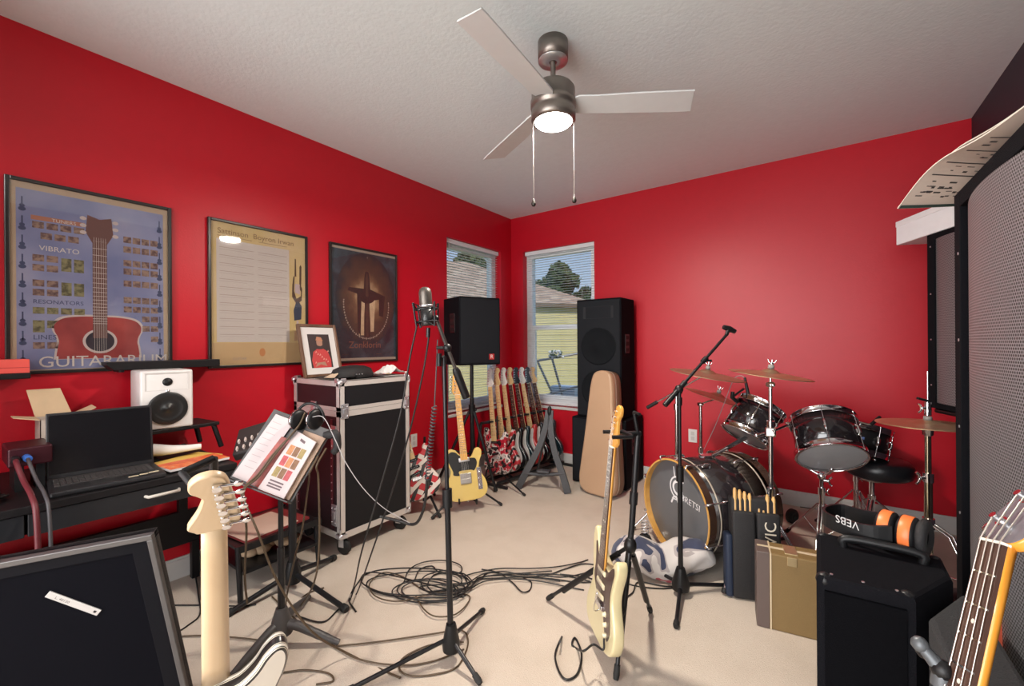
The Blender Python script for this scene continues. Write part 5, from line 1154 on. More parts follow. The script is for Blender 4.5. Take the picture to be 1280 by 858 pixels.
# hi-hat
hb = P(1161, 700, 2.06); hr = thing('hi_hat_stand', 'chrome hi-hat stand at the right of the kit', 'hi-hat stand', (hb.x, hb.y, 0)); hcz = P(1158, 531, 2.06).z; hc_ = V((hb.x, hb.y, 0))
for k, a in enumerate((math.radians(200), math.radians(318), math.radians(80))):
    d = V((math.cos(a), math.sin(a), 0)); q = MB(); h = hc_ + V((0, 0, .40)) + d * .02; f = hc_ + d * .25 + V((0, 0, .012)); sd = Up.cross(d) * .012
    for s in (-1, 1): q.tube([h + sd * s, h + d * .07 + V((0, 0, -.03)) + sd * s, f + sd * s * .5], .0055, 8)
    q.tube([hc_ + V((0, 0, .17)), h.lerp(f, .55)], .005, 8); o = q.build('leg', CHR, hr, world=True)
    q = MB(); q.tube([h.lerp(f, .9), f], .012, 10); q.build('rubber_foot', RUB, o, world=True)
q = MB(); q.cyl(hc_ + V((0, 0, .06)), hc_ + V((0, 0, .62)), .0165, n=16); q.cyl(hc_ + V((0, 0, .62)), hc_ + V((0, 0, hcz - .03)), .0125, n=16); q.build('pole', mat('warm_chrome', (.62, .56, .42), .15, 1.0), hr, world=True)
q = MB(); q.cyl(hc_ + V((0, 0, .60)), hc_ + V((0, 0, .645)), .021, n=16); wing(q, hc_ + V((0, 0, .62)) - Rt * .015, -Rt, .026); q.build('height_clamp', CHR, hr, world=True)
q = MB(); q.cyl(hc_ + V((0, 0, .375)), hc_ + V((0, 0, .425)), .024, n=16); q.build('leg_collar', CHR, hr, world=True)
q = MB(); q.lathe([(.013, -.055), (.02, -.05), (.022, -.018), (.034, -.012), (.034, -.006), (0, -.006)], 20, M=T3(hc_.x, hc_.y, hcz)); q.build('cymbal_seat', CHR, hr, world=True)
q = MB(); q.cyl(hc_ + V((0, 0, .06)), hc_ + V((0, 0, .11)), .023, n=14); q.build('foot_collar', CHR, hr, world=True)
q = MB(); q.cyl(hc_ + V((0, 0, hcz)), hc_ + V((0, 0, hcz + .26)), .0035, n=8); q.cyl(hc_ + V((0, 0, hcz + .045)), hc_ + V((0, 0, hcz + .11)), .014, n=14); wing(q, hc_ + V((0, 0, hcz + .08)) - Rt * .012, -Rt, .02); q.build('clutch_rod', CHR, hr, world=True)
q = MB(); q.tube([hc_ + V((0, 0, hcz + .115)), hc_ + V((0, 0, hcz + .125)) - Rt * .05 + V((0, 0, .004))], .006, 8); q.build('clutch_lever', BLK, hr, world=True)
q = MB(); q.box((0, 0, 0), (.09, .25, .012), M=axes(hc_ + V((-.08, -.18, .05)), x=(.9, -.4, .0), z=(-.35, -.15, 1)), bev=.003); q.build('pedal', CHR, hr, world=True)
cy = thing('hi_hat_cymbals', 'pair of closed bronze hi-hat cymbals', 'cymbal', axes(hc_ + V((0, 0, hcz)), z=(Up + Fw * .02).normalized()))
for s, nm in ((1, 'top_cymbal'), (-1, 'bottom_cymbal')):
    q = MB(); R_ = .198; b = .055; prof = [(.006, s * .024), (b * .6, s * .020), (b, s * .010)] + [(b + (R_ - b) * t / 6, s * (.008 - .0065 * (t / 6) ** 1.5)) for t in range(1, 7)]
    prof += [(p_[0], p_[1] - s * .0012) for p_ in prof[::-1]]; q.lathe(prof, 64); q.build(nm, CYMB if s > 0 else CYMD, cy)
q = MB(); q.lathe([(0, .04), (.016, .04), (.017, .022), (0, .022)], 16); q.build('felt', mat('grey_felt', (.3, .28, .26), .9), cy)
# kick pedal
kp = thing('kick_pedal', 'black and chrome bass drum pedal behind the bass drum', 'pedal', V(bc + ba * .52) * 1.0)
kb = bc + ba * (BL + .10); kb.z = 0
MK = axes(kb, y=ba, z=Up)
RM[kp.name] = MK; kp.matrix_world = MK
q = MB(); q.bb((-.05, -.04, .001), (.05, .26, .010), bev=.002); q.build('base_plate', BLKM, kp)
q = MB(); q.box((0, .12, .05), (.08, .25, .010), M=Matrix.Rotation(-.16, 4, 'X'), bev=.003); q.build('footboard', CHR, kp)
q = MB(); q.bb((-.055, -.02, 0), (-.042, .02, .20)).bb((.042, -.02, 0), (.055, .02, .20)); q.cyl((-.05, 0, .195), (.05, 0, .195), .008, n=10); q.build('yoke', CHR, kp)
q = MB(); q.cyl((0, 0, .195), (0, -.045, .30), .005, n=8); q.ball((0, -.045, .30), (.022, .022, .026), 12); q.build('beater', mat('felt_beater', (.5, .48, .45), .9), kp)
# spare rubber wheel (practice weight) and small pedal near the baseboard
wp = P(990, 634, 3.0); q = MB(); wp.z = .052; q.lathe([(0, -.02), (.042, -.02), (.050, -.012), (.050, .012), (.042, .02), (.02, .02), (.018, .012), (0, .012)], 28, M=axes(wp, z=-Fw * .9 + Rt * .35)); q.top('cable_reel', RUB, 'small round black reel standing on the floor near the back baseboard', 'reel')
wp = P(984, 675, 2.6); wp.z = 0; q = MB(); q.box((wp.x, wp.y, .015), (.11, .07, .028), bev=.012, seg=3); q.top('footswitch', BLK, 'low black footswitch on the floor under the cymbal stand', 'footswitch')
# cloth bundle in front of the bass drum
def cloth():
    m = bpy.data.materials.new('printed_blanket'); m.use_nodes = True; nt = m.node_tree; b = nt.nodes['Principled BSDF']; b.inputs['Roughness'].default_value = .85; b.inputs['Sheen Weight'].default_value = .2
    tc = nt.nodes.new('ShaderNodeTexCoord'); n = nt.nodes.new('ShaderNodeTexNoise'); n.inputs['Scale'].default_value = 5.5; n.inputs['Detail'].default_value = 2; n.inputs['Distortion'].default_value = .6; nt.links.new(tc.outputs['Object'], n.inputs['Vector'])
    r = nt.nodes.new('ShaderNodeValToRGB'); r.color_ramp.interpolation = 'CONSTANT'
    st = [(0, (.04, .05, .10)), (.43, (.42, .38, .38)), (.47, (.66, .62, .60)), (.62, (.42, .05, .07)), (.66, (.70, .66, .64))]
    while len(r.color_ramp.elements) < len(st): r.color_ramp.elements.new(.5)
    for e, (p_, c_) in zip(r.color_ramp.elements, st): e.position = p_; e.color = (*c_, 1)
    nt.links.new(n.outputs['Fac'], r.inputs['Fac']); nt.links.new(r.outputs['Color'], b.inputs['Base Color']); return m
pcx = P(828, 690, 2.38); pcx.z = 0; pd = (Up.cross(ba)); Mp = axes(pcx, x=(Rt * .9 - Fw * .12), z=Up)
vs = []; NU, NV = 40, 22; rnd = random.Random(3)
for i in range(NU + 1):
    for j in range(NV):
        u = i / NU; a = 2 * PI * j / NV; s = math.sin(PI * min(max(u, .001), .999)) ** .38; wgt = 1.0 + .12 * math.sin(7 * u + 2 * math.sin(a)) + .07 * math.sin(17 * u + 3 * a) + .05 * math.sin(5 * a + 23 * u)
        vs.append(((u - .5) * .56, math.cos(a) * .135 * s * wgt, max(.004, .085 + math.sin(a) * .098 * s * wgt + .022 * math.sin(9 * u))))
q = MB(); q.add(vs, [[i * NV + j, i * NV + (j + 1) % NV, (i + 1) * NV + (j + 1) % NV, (i + 1) * NV + j] for i in range(NU) for j in range(NV)] + [list(range(NV)), list(range(NU * NV, NU * NV + NV))], 0, True, Mp)
q.top('blanket_bundle', cloth(), 'bundled white and navy printed blanket on the floor against the bass drum', 'blanket')
mp_ = P(806, 672, 2.52); mp_.z = 0; fm = thing('kick_microphone', 'black foam-topped microphone on the floor by the bass drum hoop', 'microphone', mp_)
q = MB(); q.ball((0, 0, .105), (.042, .042, .05), 16); q.build('windscreen', mat('black_foam', (.012, .012, .013), .95, bump=.6, bscale=300), fm)
q = MB(); q.cyl((0, 0, .0), (0, 0, .07), .012, n=10); q.lathe([(0, .008), (.05, .008), (.055, 0)], 20); q.build('desk_base', BLKM, fm)
q = MB(); 
q.tube([(.0 + .022 * math.cos(k * .8), .022 * math.sin(k * .8), .15 + k * .0022) for k in range(40)], .0025, 6); q.build('spring_clip', STEEL, fm)
# ---------------------------------------------------------------- speaker stack beside the window
def pa_speaker(name, label, M, w, d, h, mats=None, two=True, logo=False, handle_side=1, cat='speaker', group=None, sub=False):
    """local: front faces -y, base z=0"""
    r = thing(name, label, cat, M, group); body = CARPETB
    MB().box((0, d / 2, h / 2), (w, d, h), bev=.008, seg=2).build('cabinet', body, r)
    q = MB(); q.bb((-w / 2 + .012, -.006, .015), (w / 2 - .012, .002, h - .015), bev=.004); gr = q.build('grille', mat('speaker_grille_black', (.011, .0125, .016), .6, bump=.5, bscale=700, spec=.15), r)
    if not sub:
        for cz, R_ in ((h * .60, w * .36), (h * .24, w * .36)) if two else ():
            q = MB(); q.lathe([(R_ + .014, .0), (R_ + .012, .005), (R_, .005), (R_ * .96, .001), (R_ * .35, .001), (R_ * .3, .005), (0, .006)], 40, M=T3(0, -.006, cz) @ Matrix.Rotation(PI / 2, 4, 'X')); q.build('woofer', mat('woofer_dark', (.009, .010, .012), .8, spec=.08), r)
        q = MB(); zc = h * .885; hw = w * .34
        q.add([(-hw, -.0075, zc + .055), (hw, -.0075, zc + .055), (hw, -.0075, zc - .055), (-hw, -.0075, zc - .055), (-hw * .25, -.001, zc + .04), (hw * .25, -.001, zc + .04), (hw * .25, -.001, zc - .04), (-hw * .25, -.001, zc - .04)], [[0, 1, 5, 4], [1, 2, 6, 5], [2, 3, 7, 6], [3, 0, 4, 7], [4, 5, 6, 7]])
        if two: q.build('horn', mat('horn_dark', (.018, .020, .023), .5, spec=.2), r)
    q = MB(); x = handle_side * w / 2; zc = h * .62
    q.box((x, d * .42, zc), (.008, .10, .17), bev=.003); q.box((x + handle_side * .003, d * .42, zc), (.006, .07, .035), 1); q.box((x + handle_side * .003, d * .42, zc + .055), (.006, .06, .03), 1); q.box((x + handle_side * .003, d * .42, zc - .055), (.006, .06, .03), 1); q.build('side_handle', [BLK, mat('handle_recess', (.004, .004, .005), .8)], r)
    if logo:
        q = MB(); q.box((w * .27, -.0075, h * .12), (.05, .004, .05), bev=.001); q.text('R', .05, T3(w * .27 - .016, -.0098, h * .12 - .017) @ Matrix.Rotation(PI / 2, 4, 'X'), 1); q.build('badge', [mat('red_badge', (.45, .03, .03), .4), WHT], gr)
    return r
pa_speaker('subwoofer_cabinet', 'square black subwoofer cabinet under the tall speaker beside the window', T3(1.29, 3.52, .012), .52, .44, .598, sub=True)
pa_speaker('tall_speaker', 'tall black two-woofer speaker standing on the subwoofer beside the window', T3(1.287, 3.55, .614), .43, .33, 1.075)
# speaker on a tripod in front of the left window
sp = V((.36, 2.88, 0)); 
fd = (-Fw * .82 + Rt * .52).normalized()
MS = axes(sp - fd * -.17 + V((0, 0, 1.105)), y=-fd, z=Up)
pa_speaker('tripod_speaker', 'black speaker with a red badge raised on a tripod before the left window', MS, .40, .33, .59, two=False, logo=True, handle_side=-1)
st_ = thing('speaker_stand', 'black tripod stand carrying the speaker before the left window', 'stand', sp)
q = MB(); q.cyl(sp + V((0, 0, .25)), sp + V((0, 0, .80)), .020, n=16); q.cyl(sp + V((0, 0, .80)), sp + V((0, 0, 1.10)), .0165, n=16); q.build('pole', BLKM, st_, world=True)
q = MB(); q.cyl(sp + V((0, 0, .28)), sp + V((0, 0, .33)), .030, n=16); q.build('strut_collar', BLK, st_, world=True)
q = MB(); q.cyl(sp + V((0, 0, .66)), sp + V((0, 0, .74)), .030, n=16); q.ball(sp + V((.04, 0, .70)), .014, 10); q.build('leg_collar', BLK, st_, world=True)
for f in (FL(620, 616), FL(544, 612), V((.10, 3.22, 0))):
    d = (f - sp); d.z = 0; o = leg(st_, sp + d.normalized() * .025 + V((0, 0, .68)), f + V((0, 0, .014)), .013)
    q = MB(); q.tube([sp + d.normalized() * .025 + V((0, 0, .30)), sp + d * .55 + V((0, 0, .68 - .60 * .55 - .01))], .008, 8); q.build('strut', BLKM, o, world=True)

# tan guitar case leaning on the speaker stack
out = [(0, 0), (.10, .004), (.165, .04), (.185, .11), (.180, .20), (.150, .48), (.128, .74), (.112, .92), (.085, 1.015), (.03, 1.045), (-.03, 1.045), (-.085, 1.015), (-.112, .92), (-.128, .74), (-.150, .48), (-.180, .20), (-.185, .11), (-.165, .04), (-.10, .004)]
gcM = axes(V((1.385, 3.335, .006)), x=(.97, -.22, 0), z=V((.008, .118, 1)))
gc = thing('guitar_case', 'tan tapered hard guitar case leaning against the speaker stack', 'guitar case', gcM)
TAN = mat('tan_case_vinyl', (.50, .32, .20), .45, .0, .08, 4, bump=.1, bscale=400)
oc = [(p.x, p.y) for p in cr(out, True, 5)]
q = MB(); q.prism(oc, -.062, .006, .014, 0); q.build('lid', TAN, gc)
q = MB(); q.prism(oc, .010, .085, .012, 0); q.build('case_body', mat('brown_case_vinyl', (.16, .09, .055), .5, bump=.1), gc)
q = MB(); q.prism([(a * 1.006, (b - .5) * 1.003 + .5) for a, b in oc], .004, .012, .0, 0); q.build('valance', mat('case_trim', (.55, .46, .36), .35, .6), gc)

# folding A-frame guitar stand, empty
af = thing('folding_guitar_stand', 'empty dark grey A-frame guitar stand in front of the guitar rack', 'stand', (.92, 3.15, 0))
AFM = mat('stand_charcoal', (.055, .055, .060), .45)
f0, f1 = FL(648, 611), FL(710, 618); ap_ = (f0 + f1) / 2; perp = Up.cross((f1 - f0).normalized()); 
top = ap_ + perp * .10; top = V((P(687, 512, 3.72).x, P(687, 512, 3.72).y, .70))
for f, nm in ((f0, 1), (f1, -1)):
    q = MB(); sidev = (f1 - f0).normalized() * nm; path = cr([f + V((0, 0, .008)), f.lerp(top, .22) + sidev * .01, f.lerp(top, .5) + sidev * .035, f.lerp(top, .78) + sidev * .025, top - sidev * .012], False, 5)
    for i in range(len(path) - 1):
        t0, t1 = i / (len(path) - 1), (i + 1) / (len(path) - 1); w0, w1 = .030 - .008 * t0, .030 - .008 * t1
        d = (path[i + 1] - path[i]).normalized(); nrm = (f1 - f0).normalized(); ww = (nrm - d * nrm.dot(d)).normalized(); tt = d.cross(ww)
        q.add([path[i] - ww * w0 - tt * .011, path[i] + ww * w0 - tt * .011, path[i] + ww * w0 + tt * .011, path[i] - ww * w0 + tt * .011, path[i + 1] - ww * w1 - tt * .011, path[i + 1] + ww * w1 - tt * .011, path[i + 1] + ww * w1 + tt * .011, path[i + 1] - ww * w1 + tt * .011], [[0, 1, 5, 4], [1, 2, 6, 5], [2, 3, 7, 6], [3, 0, 4, 7], [0, 1, 2, 3], [4, 5, 6, 7]])
    q.build('leg', AFM, af, world=True)
q = MB(); q.ball(top + V((0, 0, -.01)), (.022, .022, .05), 12); q.tube([top + V((0, 0, -.22)) + V((.03, .02, 0)), top + V((0, 0, -.30))], .016, 8); q.build('hinge', BLK, af, world=True)
q = MB(); a_ = f0.lerp(top, .20); b_ = f1.lerp(top, .24); q.tube([a_, (a_ + b_) / 2 + V((0, 0, -.015)), b_], .016, 6); q.box((0, 0, 0), (.11, .07, .022), M=axes((a_ + b_) / 2 + V((0, 0, .018)), x=b_ - a_, z=Up), bev=.006); q.build('crossbar', AFM, af, world=True)
leg(af, top + V((0, 0, -.06)), V((.66, 3.48, .014)), .011, AFM)
q = MB(); q.tube([f1.lerp(top, .5), f1.lerp(top, .5) + V((.0, .0, -.31)) + perp * .02], .0025, 6); q.build('stay_wire', STEEL, af, world=True)

# small tripod instrument stand in front of the rack
es = FL(622, 604); e_ = thing('small_guitar_stand', 'thin empty black guitar stand in front of the splattered guitar', 'stand', es)
q = MB(); q.cyl(es + V((0, 0, .10)), es + V((0, 0, .62)), .008, n=10); q.build('pole', BLKM, e_, world=True)
q = MB(); lt = Rt; q.tube(cr([es - Rt * .11 + V((0, 0, .06)), es - Rt * .09 + V((0, 0, .13)), es + V((0, 0, .15)), es + Rt * .09 + V((0, 0, .13)), es + Rt * .11 - Fw * .03 + V((0, 0, .06))], False, 4), .008, 8); q.build('cradle', BLKM, e_, world=True)
for f in (FL(656, 621), FL(577, 622), FL(640, 598)): leg(e_, es + V((0, 0, .12)), f + V((0, 0, .012)), .0075)

# ---------------------------------------------------------------- right hand wall: big grille speaker and what lies on it
GX = 3.255; gy1, gy0, gz = 1.865, 1.20, 1.735
GR = perforated('punched_steel', (.25, .25, .265), (.010, .010, .012), .0085, ax=(0, 2), rough=.45, metal=.25)
gM = axes(V((GX, (gy0 + gy1) / 2, .0)), x=(0, -1, 0), z=Up)    # local -y faces into the room (-X)
GW = gy1 - gy0; GD = RX - GX - .012
gs_ = thing('large_speaker', 'huge black speaker cabinet with a bulging punched-steel grille on the right wall side', 'speaker', gM)
q = MB(); 
q.bb((-GW / 2, .012, .0), (GW / 2, GD, gz), bev=.006)
q.build('cabinet', CARPETB, gs_)
q = MB(); bw = .060
for lo, hi in (((-GW / 2, -.022, 0), (-GW / 2 + bw, .014, gz)), ((GW / 2 - bw, -.022, 0), (GW / 2, .014, gz)), ((-GW / 2 + bw, -.022, 0), (GW / 2 - bw, .014, bw)), ((-GW / 2 + bw, -.022, gz - bw * .8), (GW / 2 - bw, .014, gz))): q.bb(lo, hi, bev=.002)
q.build('front_rim', CARPETB, gs_)
q = MB(); n = 40; hw = GW / 2 - bw; zb0, zt0 = .10, gz - bw * .8 - .004
def bul(x): return -.004 - .030 * (1 - (x / hw) ** 2)
vs = [(hw * (-1 + 2 * i / n), bul(hw * (-1 + 2 * i / n)), z) for i in range(n + 1) for z in (zb0, zt0)]
q.add(vs, [[2 * i, 2 * i + 2, 2 * i + 3, 2 * i + 1] for i in range(n)], 0, True)
for zz in (zb0, zt0):
    q.add([(hw * (-1 + 2 * i / n), bul(hw * (-1 + 2 * i / n)), zz) for i in range(n + 1)] + [(hw, -.002, zz), (-hw, -.002, zz)], [list(range(n + 3))], 1)
q.build('grille', [GR, STEEL], gs_, label='bulging punched steel grille')
for i in range(6):
    q = MB(); q.cyl((-GW / 2 + bw * .75, -.0235, .25 + i * .26), (-GW / 2 + bw * .75, -.021, .25 + i * .26), .0045, n=8); q.build('screw', STEEL, gs_)
q = MB(); tp = AX(1246, 790, GX - .036); q.add([(tp.x, tp.y - .012, tp.z - .03), (tp.x, tp.y + .018, tp.z - .015), (tp.x, tp.y + .012, tp.z + .03), (tp.x, tp.y - .008, tp.z + .03), (tp.x + .008, tp.y - .012, tp.z - .03), (tp.x + .008, tp.y + .018, tp.z - .015), (tp.x + .008, tp.y + .012, tp.z + .03), (tp.x + .008, tp.y - .008, tp.z + .03)], [[0, 1, 2, 3], [4, 5, 6, 7], [0, 1, 5, 4], [1, 2, 6, 5], [2, 3, 7, 6], [3, 0, 4, 7]]); 
q.build('tag', mat('orange_red_plastic', (.80, .12, .05), .5), gs_, label='small orange-red tag stuck low on the grille', world=True)
# newspapers: sheets draped over the front edge and the far end
def paper_sheet(dz, sx, sy, seed):
    vs = []; NU, NV = 16, 26
    for i in range(NU + 1):
        for j in range(NV + 1):
            a = i / NU; b = j / NV
            y = 1.22 + b * (.79 + sy); xl = 3.262 - .235 * (y - 1.40); x = 3.69 - a * (3.69 - xl + sx)
            far = max(0, y - 1.70); out = max(0, 1 - (x - xl) / .30)
            z = gz + .006 + dz + .026 * math.sin(PI * min(1, max(0, (y - 1.28) / .72))) * out ** 1.3 + (.046 + (.020 if seed == 2 else 0)) * out ** 1.6 * (1 - min(1, far * 2.2)) + .030 * out * min(1, far * 3) - .10 * far ** 1.3 + .012 * math.sin(9 * b + 1) * out
            if y < 1.88 and x > GX - .03: z = max(z, gz + .005 + dz)
            vs.append((x, y, z))
    return vs, [[i * (NV + 1) + j, (i + 1) * (NV + 1) + j, (i + 1) * (NV + 1) + j + 1, i * (NV + 1) + j + 1] for i in range(NU) for j in range(NV)]
def news(name, label, dz, sx, sy, seed, printed):
    vs, fs = paper_sheet(dz, sx, sy, seed); q = MB(); q.add(vs, fs, 0, True); q.add([(x, y, z + .003) for x, y, z in vs], fs, 1, True)
    NU, NV = 16, 26; K = len(vs); bd = [0 * 27 + j for j in range(27)] + [i * 27 + 26 for i in range(1, 17)] + [16 * 27 + j for j in range(25, -1, -1)] + [i * 27 for i in range(15, 0, -1)]
    allv = [V(v) for v in vs] + [V((x, y, z + .003)) for x, y, z in vs]
    q.add(allv, [[bd[k], bd[(k + 1) % len(bd)], K + bd[(k + 1) % len(bd)], K + bd[k]] for k in range(len(bd))], 1)
    if printed:
        # printed rules and blocks on the underside, following the sheet
        def pt(u, v):
            i = min(NU - 1, int(u * NU)); j = min(NV - 1, int(v * NV)); fu = u * NU - i; fv = v * NV - j
            g = lambda a, b: V(vs[a * 27 + b]); p_ = g(i, j).lerp(g(i + 1, j), fu).lerp(g(i, j + 1).lerp(g(i + 1, j + 1), fu), fv); return p_ + V((0, 0, -.0012))
        def strip(u0, u1, v0, v1, mi):
            m = 10; A = [pt(u0 + (u1 - u0) * k / m, v0) for k in range(m + 1)]; B = [pt(u0 + (u1 - u0) * k / m, v1) for k in range(m + 1)]
            q.add(A + B, [[k, k + 1, m + 2 + k, m + 1 + k] for k in range(m)], mi)
        for v in (.42, .54, .66, .76): strip(.72, .97, v, v + .008, 2)
        rnd = random.Random(seed)
        for k in range(60):
            u = rnd.uniform(.72, .94); v = rnd.choice((.45, .48, .57, .60, .69, .72, .80, .84, .87, .90)) + rnd.uniform(0, .012); strip(u, u + rnd.uniform(.008, .03), v, v + rnd.uniform(.004, .014), 2)
        strip(.60, .995, .972, .996, 3)
    return q.top(name, [mat('newsprint', (.62, .52, .45), .85), mat('newsprint_top', (.72, .66, .58), .85), mat('news_ink', (.05, .045, .045), .8), mat('news_green', (.03, .06, .05), .8)], label, 'newspaper')
news('newspaper', 'lower printed newspaper sheet drooping off the big grille speaker', 0.0, .0, .0, 1, True)
news('newspaper', 'upper newspaper sheet lying over the printed one on the big grille speaker', .016, -.030, .012, 2, False)
# second speaker on a pole, turned to the drums, with a white box on it
fe = P(1162, 400, 2.26); fe.z = 0; dirw = V((.415, -.934, 0)).normalized(); nrm = V((-.934, -.415, 0)).normalized(); W3 = .40
MW2 = axes(fe + dirw * W3 / 2 + V((0, 0, .935)), x=dirw, y=-nrm, z=Up)
s2 = thing('grille_speaker', 'black speaker with punched-steel grille turned to the drums, under the white box', 'speaker', MW2)
q = MB(); q.bb((-W3 / 2, .01, 0), (W3 / 2, .15, .915), bev=.006); q.build('cabinet', CARPETB, s2)
q = MB()
for lo, hi in (((-W3 / 2, -.01, 0), (-W3 / 2 + .05, .012, .915)), ((W3 / 2 - .05, -.01, 0), (W3 / 2, .012, .915)), ((-W3 / 2 + .05, -.01, 0), (W3 / 2 - .05, .012, .03)), ((-W3 / 2 + .05, -.01, .885), (W3 / 2 - .05, .012, .915))): q.bb(lo, hi, bev=.002)
q.build('front_rim', CARPETB, s2)
q = MB(); hw2 = W3 / 2 - .05; vs = [(hw2 * (-1 + 2 * i / 20), -.002 - .02 * (1 - (-1 + 2 * i / 20) ** 2), z) for i in range(21) for z in (.03, .885)]; q.add(vs, [[2 * i, 2 * i + 2, 2 * i + 3, 2 * i + 1] for i in range(20)], 0, True); q.build('grille', GR, s2)
for z in (.12, .36, .60, .85): q = MB(); q.cyl((-W3 / 2 + .025, -.0115, z), (-W3 / 2 + .025, -.009, z), .004, n=8); q.build('screw', STEEL, s2)
q = MB(); q.box((0, .07, -.014), (W3 * .9, .14, .026), bev=.012, seg=3); q.build('base_lip', BLK, s2)
pc2 = fe + dirw * W3 / 2 - nrm * .08
ps = thing('speaker_stand', 'black round-base pole holding the speaker that faces the drums', 'stand', (pc2.x, pc2.y, 0))
q = MB(); q.cyl((0, 0, .02), (0, 0, .91), .020, n=16); q.build('pole', BLKM, ps)
q = MB(); q.lathe([(0, .03), (.05, .03), (.125, .018), (.13, 0), (0, 0)], 32); q.build('base', BLKM, ps)
fe2 = P(1125, 290, 2.52); wz = .935 + .917
MWB = axes(fe + dirw * (-.20) + V((0, 0, wz)), x=dirw, y=-nrm, z=Up)
wb = thing('white_box', 'long white box lying on the speaker that faces the drums', 'box', MWB)
q = MB(); q.bb((-.04, -.01, 0), (.56, .14, .135), bev=.004); q.build('box_body', mat('white_foam_board', (.88, .91, .94), .5), wb)
q = MB(); q.bb((-.042, -.012, .105), (.562, .142, .138), bev=.003); q.build('lid', mat('white_lid', (.86, .88, .90), .5), wb)

# black amplifier with the orange headphones, carpeted box beside it
am = thing('combo_amplifier', 'black vinyl amplifier cabinet with the orange headphones on top', 'amplifier', (3.02, 1.43, 0))
q = MB(); X0, X1, Y0_, Y1_ = 2.882, 3.165, 1.265, 1.575; zA = .715
PZ = Matrix(((1, 0, 0, 0), (0, 0, 1, 0), (0, 1, 0, 0), (0, 0, 0, 1))); q.prism([(X0, Y0_ + .01), (3.062, Y0_ + .022), (3.150, 1.45), (3.150, Y1_), (X0, Y1_)], .012, zA, .012, 0, M=PZ); q.build('cabinet', CARPETB, am, world=True)
q = MB(); q.prism([(X0 + .016, Y0_ + .003), (3.046, Y0_ + .014), (3.046, Y0_ + .030), (X0 + .016, Y0_ + .020)], .03, zA - .03, .003, 0, M=PZ); q.build('grille_cloth', mat('amp_grille_cloth', (.004, .004, .005), .9, bump=.4, bscale=600, spec=.04), am, world=True)
q = MB(); q.tube(cr([(X0 + .06, 1.50, zA), (X0 + .065, 1.50, zA + .022), (3.02, 1.50, zA + .026), (X1 - .065, 1.50, zA + .022), (X1 - .06, 1.50, zA)], False, 5), .011, 10); q.build('carry_handle', BLK, am, world=True)
for x, y in ((X0, Y0_ + .012), (3.066, Y0_ + .024), (X0, Y1_), (3.150, Y1_)):
    q = MB(); q.ball((x + (.016 if x == X0 else -.016), y + (.016 if y < 1.4 else -.016), zA - .014), .0185, 12); q.build('corner_cap', BLK, am, world=True)
for x in (X0 + .04, 3.03):
    for y in (Y0_ + .06, Y1_ - .04): q = MB(); q.cyl((x, y, 0), (x, y, .014), .018, n=14); q.build('rubber_foot', RUB, am, world=True)
for i in range(3): q = MB(); q.cyl((X0 + .03 + i * .06, Y0_ + .035, zA + .0005), (X0 + .03 + i * .06, Y0_ + .035, zA + .002), .0035, n=8); q.build('screw', STEEL, am, world=True)
# headphones lying on the amp: band to the left, both ear cups at right
hpO = P(1098, 712, 1.20); hpO.z = zA + .001
MHp = axes(hpO, x=V((.93, -.36, 0)), z=Up)
hp = thing('headphones', 'black headphones with bright orange ear cups on the black amplifier', 'headphones', MHp)
ORG = mat('orange_plastic', (.85, .20, .05), .4); 
for xo in (.022, .066):
    Mc_ = T3(xo, -.005, .050) @ Matrix.Rotation(PI / 2, 4, 'Y')
    q = MB(); q.lathe([(0, -.021), (.036, -.021), (.0475, -.015), (.0475, .015), (.040, .021), (0, .021)], 32, M=Mc_); e_c = q.build('ear_cup', BLK, hp)
    q = MB(); q.lathe([(.0478, -.012), (.0492, -.010), (.0492, .010), (.0478, .012)], 32, M=Mc_); q.build('orange_ring', ORG, e_c, label='bright orange band')
q = MB(); q.lathe([(.018, .020), (.040, .020), (.049, .028), (.046, .040), (.032, .044), (.018, .036)], 32, M=T3(.066, -.005, .052) @ Matrix.Rotation(PI / 2, 4, 'Y')); q.build('ear_pad', BF, hp)
q = MB(); W_ = .030
pathb = cr([(.045, -.052, .060), (.0, -.072, .052), (-.06, -.070, .046), (-.115, -.045, .046), (-.135, .01, .044), (-.115, .065, .046), (-.06, .070, .046), (.0, .070, .052), (.045, .045, .060)], False, 5)
for k in range(len(pathb) - 1):
    a_, b_ = pathb[k], pathb[k + 1]; q.add([a_ + V((0, 0, -W_ / 2 - .012)), a_ + V((0, 0, W_ / 2)), b_ + V((0, 0, W_ / 2)), b_ + V((0, 0, -W_ / 2 - .012))], [[0, 1, 2, 3]], 0, True)
    c_ = V((-.03, .01, 0)); n0 = (V((a_.x, a_.y, 0)) - c_).normalized() * .007; n1 = (V((b_.x, b_.y, 0)) - c_).normalized() * .007
    q.add([a_ - n0 + V((0, 0, -W_ / 2 - .012)), a_ - n0 + V((0, 0, W_ / 2)), b_ - n1 + V((0, 0, W_ / 2)), b_ - n1 + V((0, 0, -W_ / 2 - .012))], [[0, 1, 2, 3]], 0, True)
    q.add([a_ + V((0, 0, W_ / 2)), a_ - n0 + V((0, 0, W_ / 2)), b_ - n1 + V((0, 0, W_ / 2)), b_ + V((0, 0, W_ / 2))], [[0, 1, 2, 3]], 0)
hb_ = q.build('headband', BLK, hp)
q = MB(); q.text('VEBS', .030, axes(V((-.085, -.0655, .060)), x=V((.9, -.25, 0)), y=V((0, 0, 1))) @ T3(0, 0, .006) @ T3(.075, .012, 0) @ Matrix.Rotation(PI, 4, 'Z')); q.build('lettering', mat('grey_lettering', (.55, .55, .55), .5), hb_)
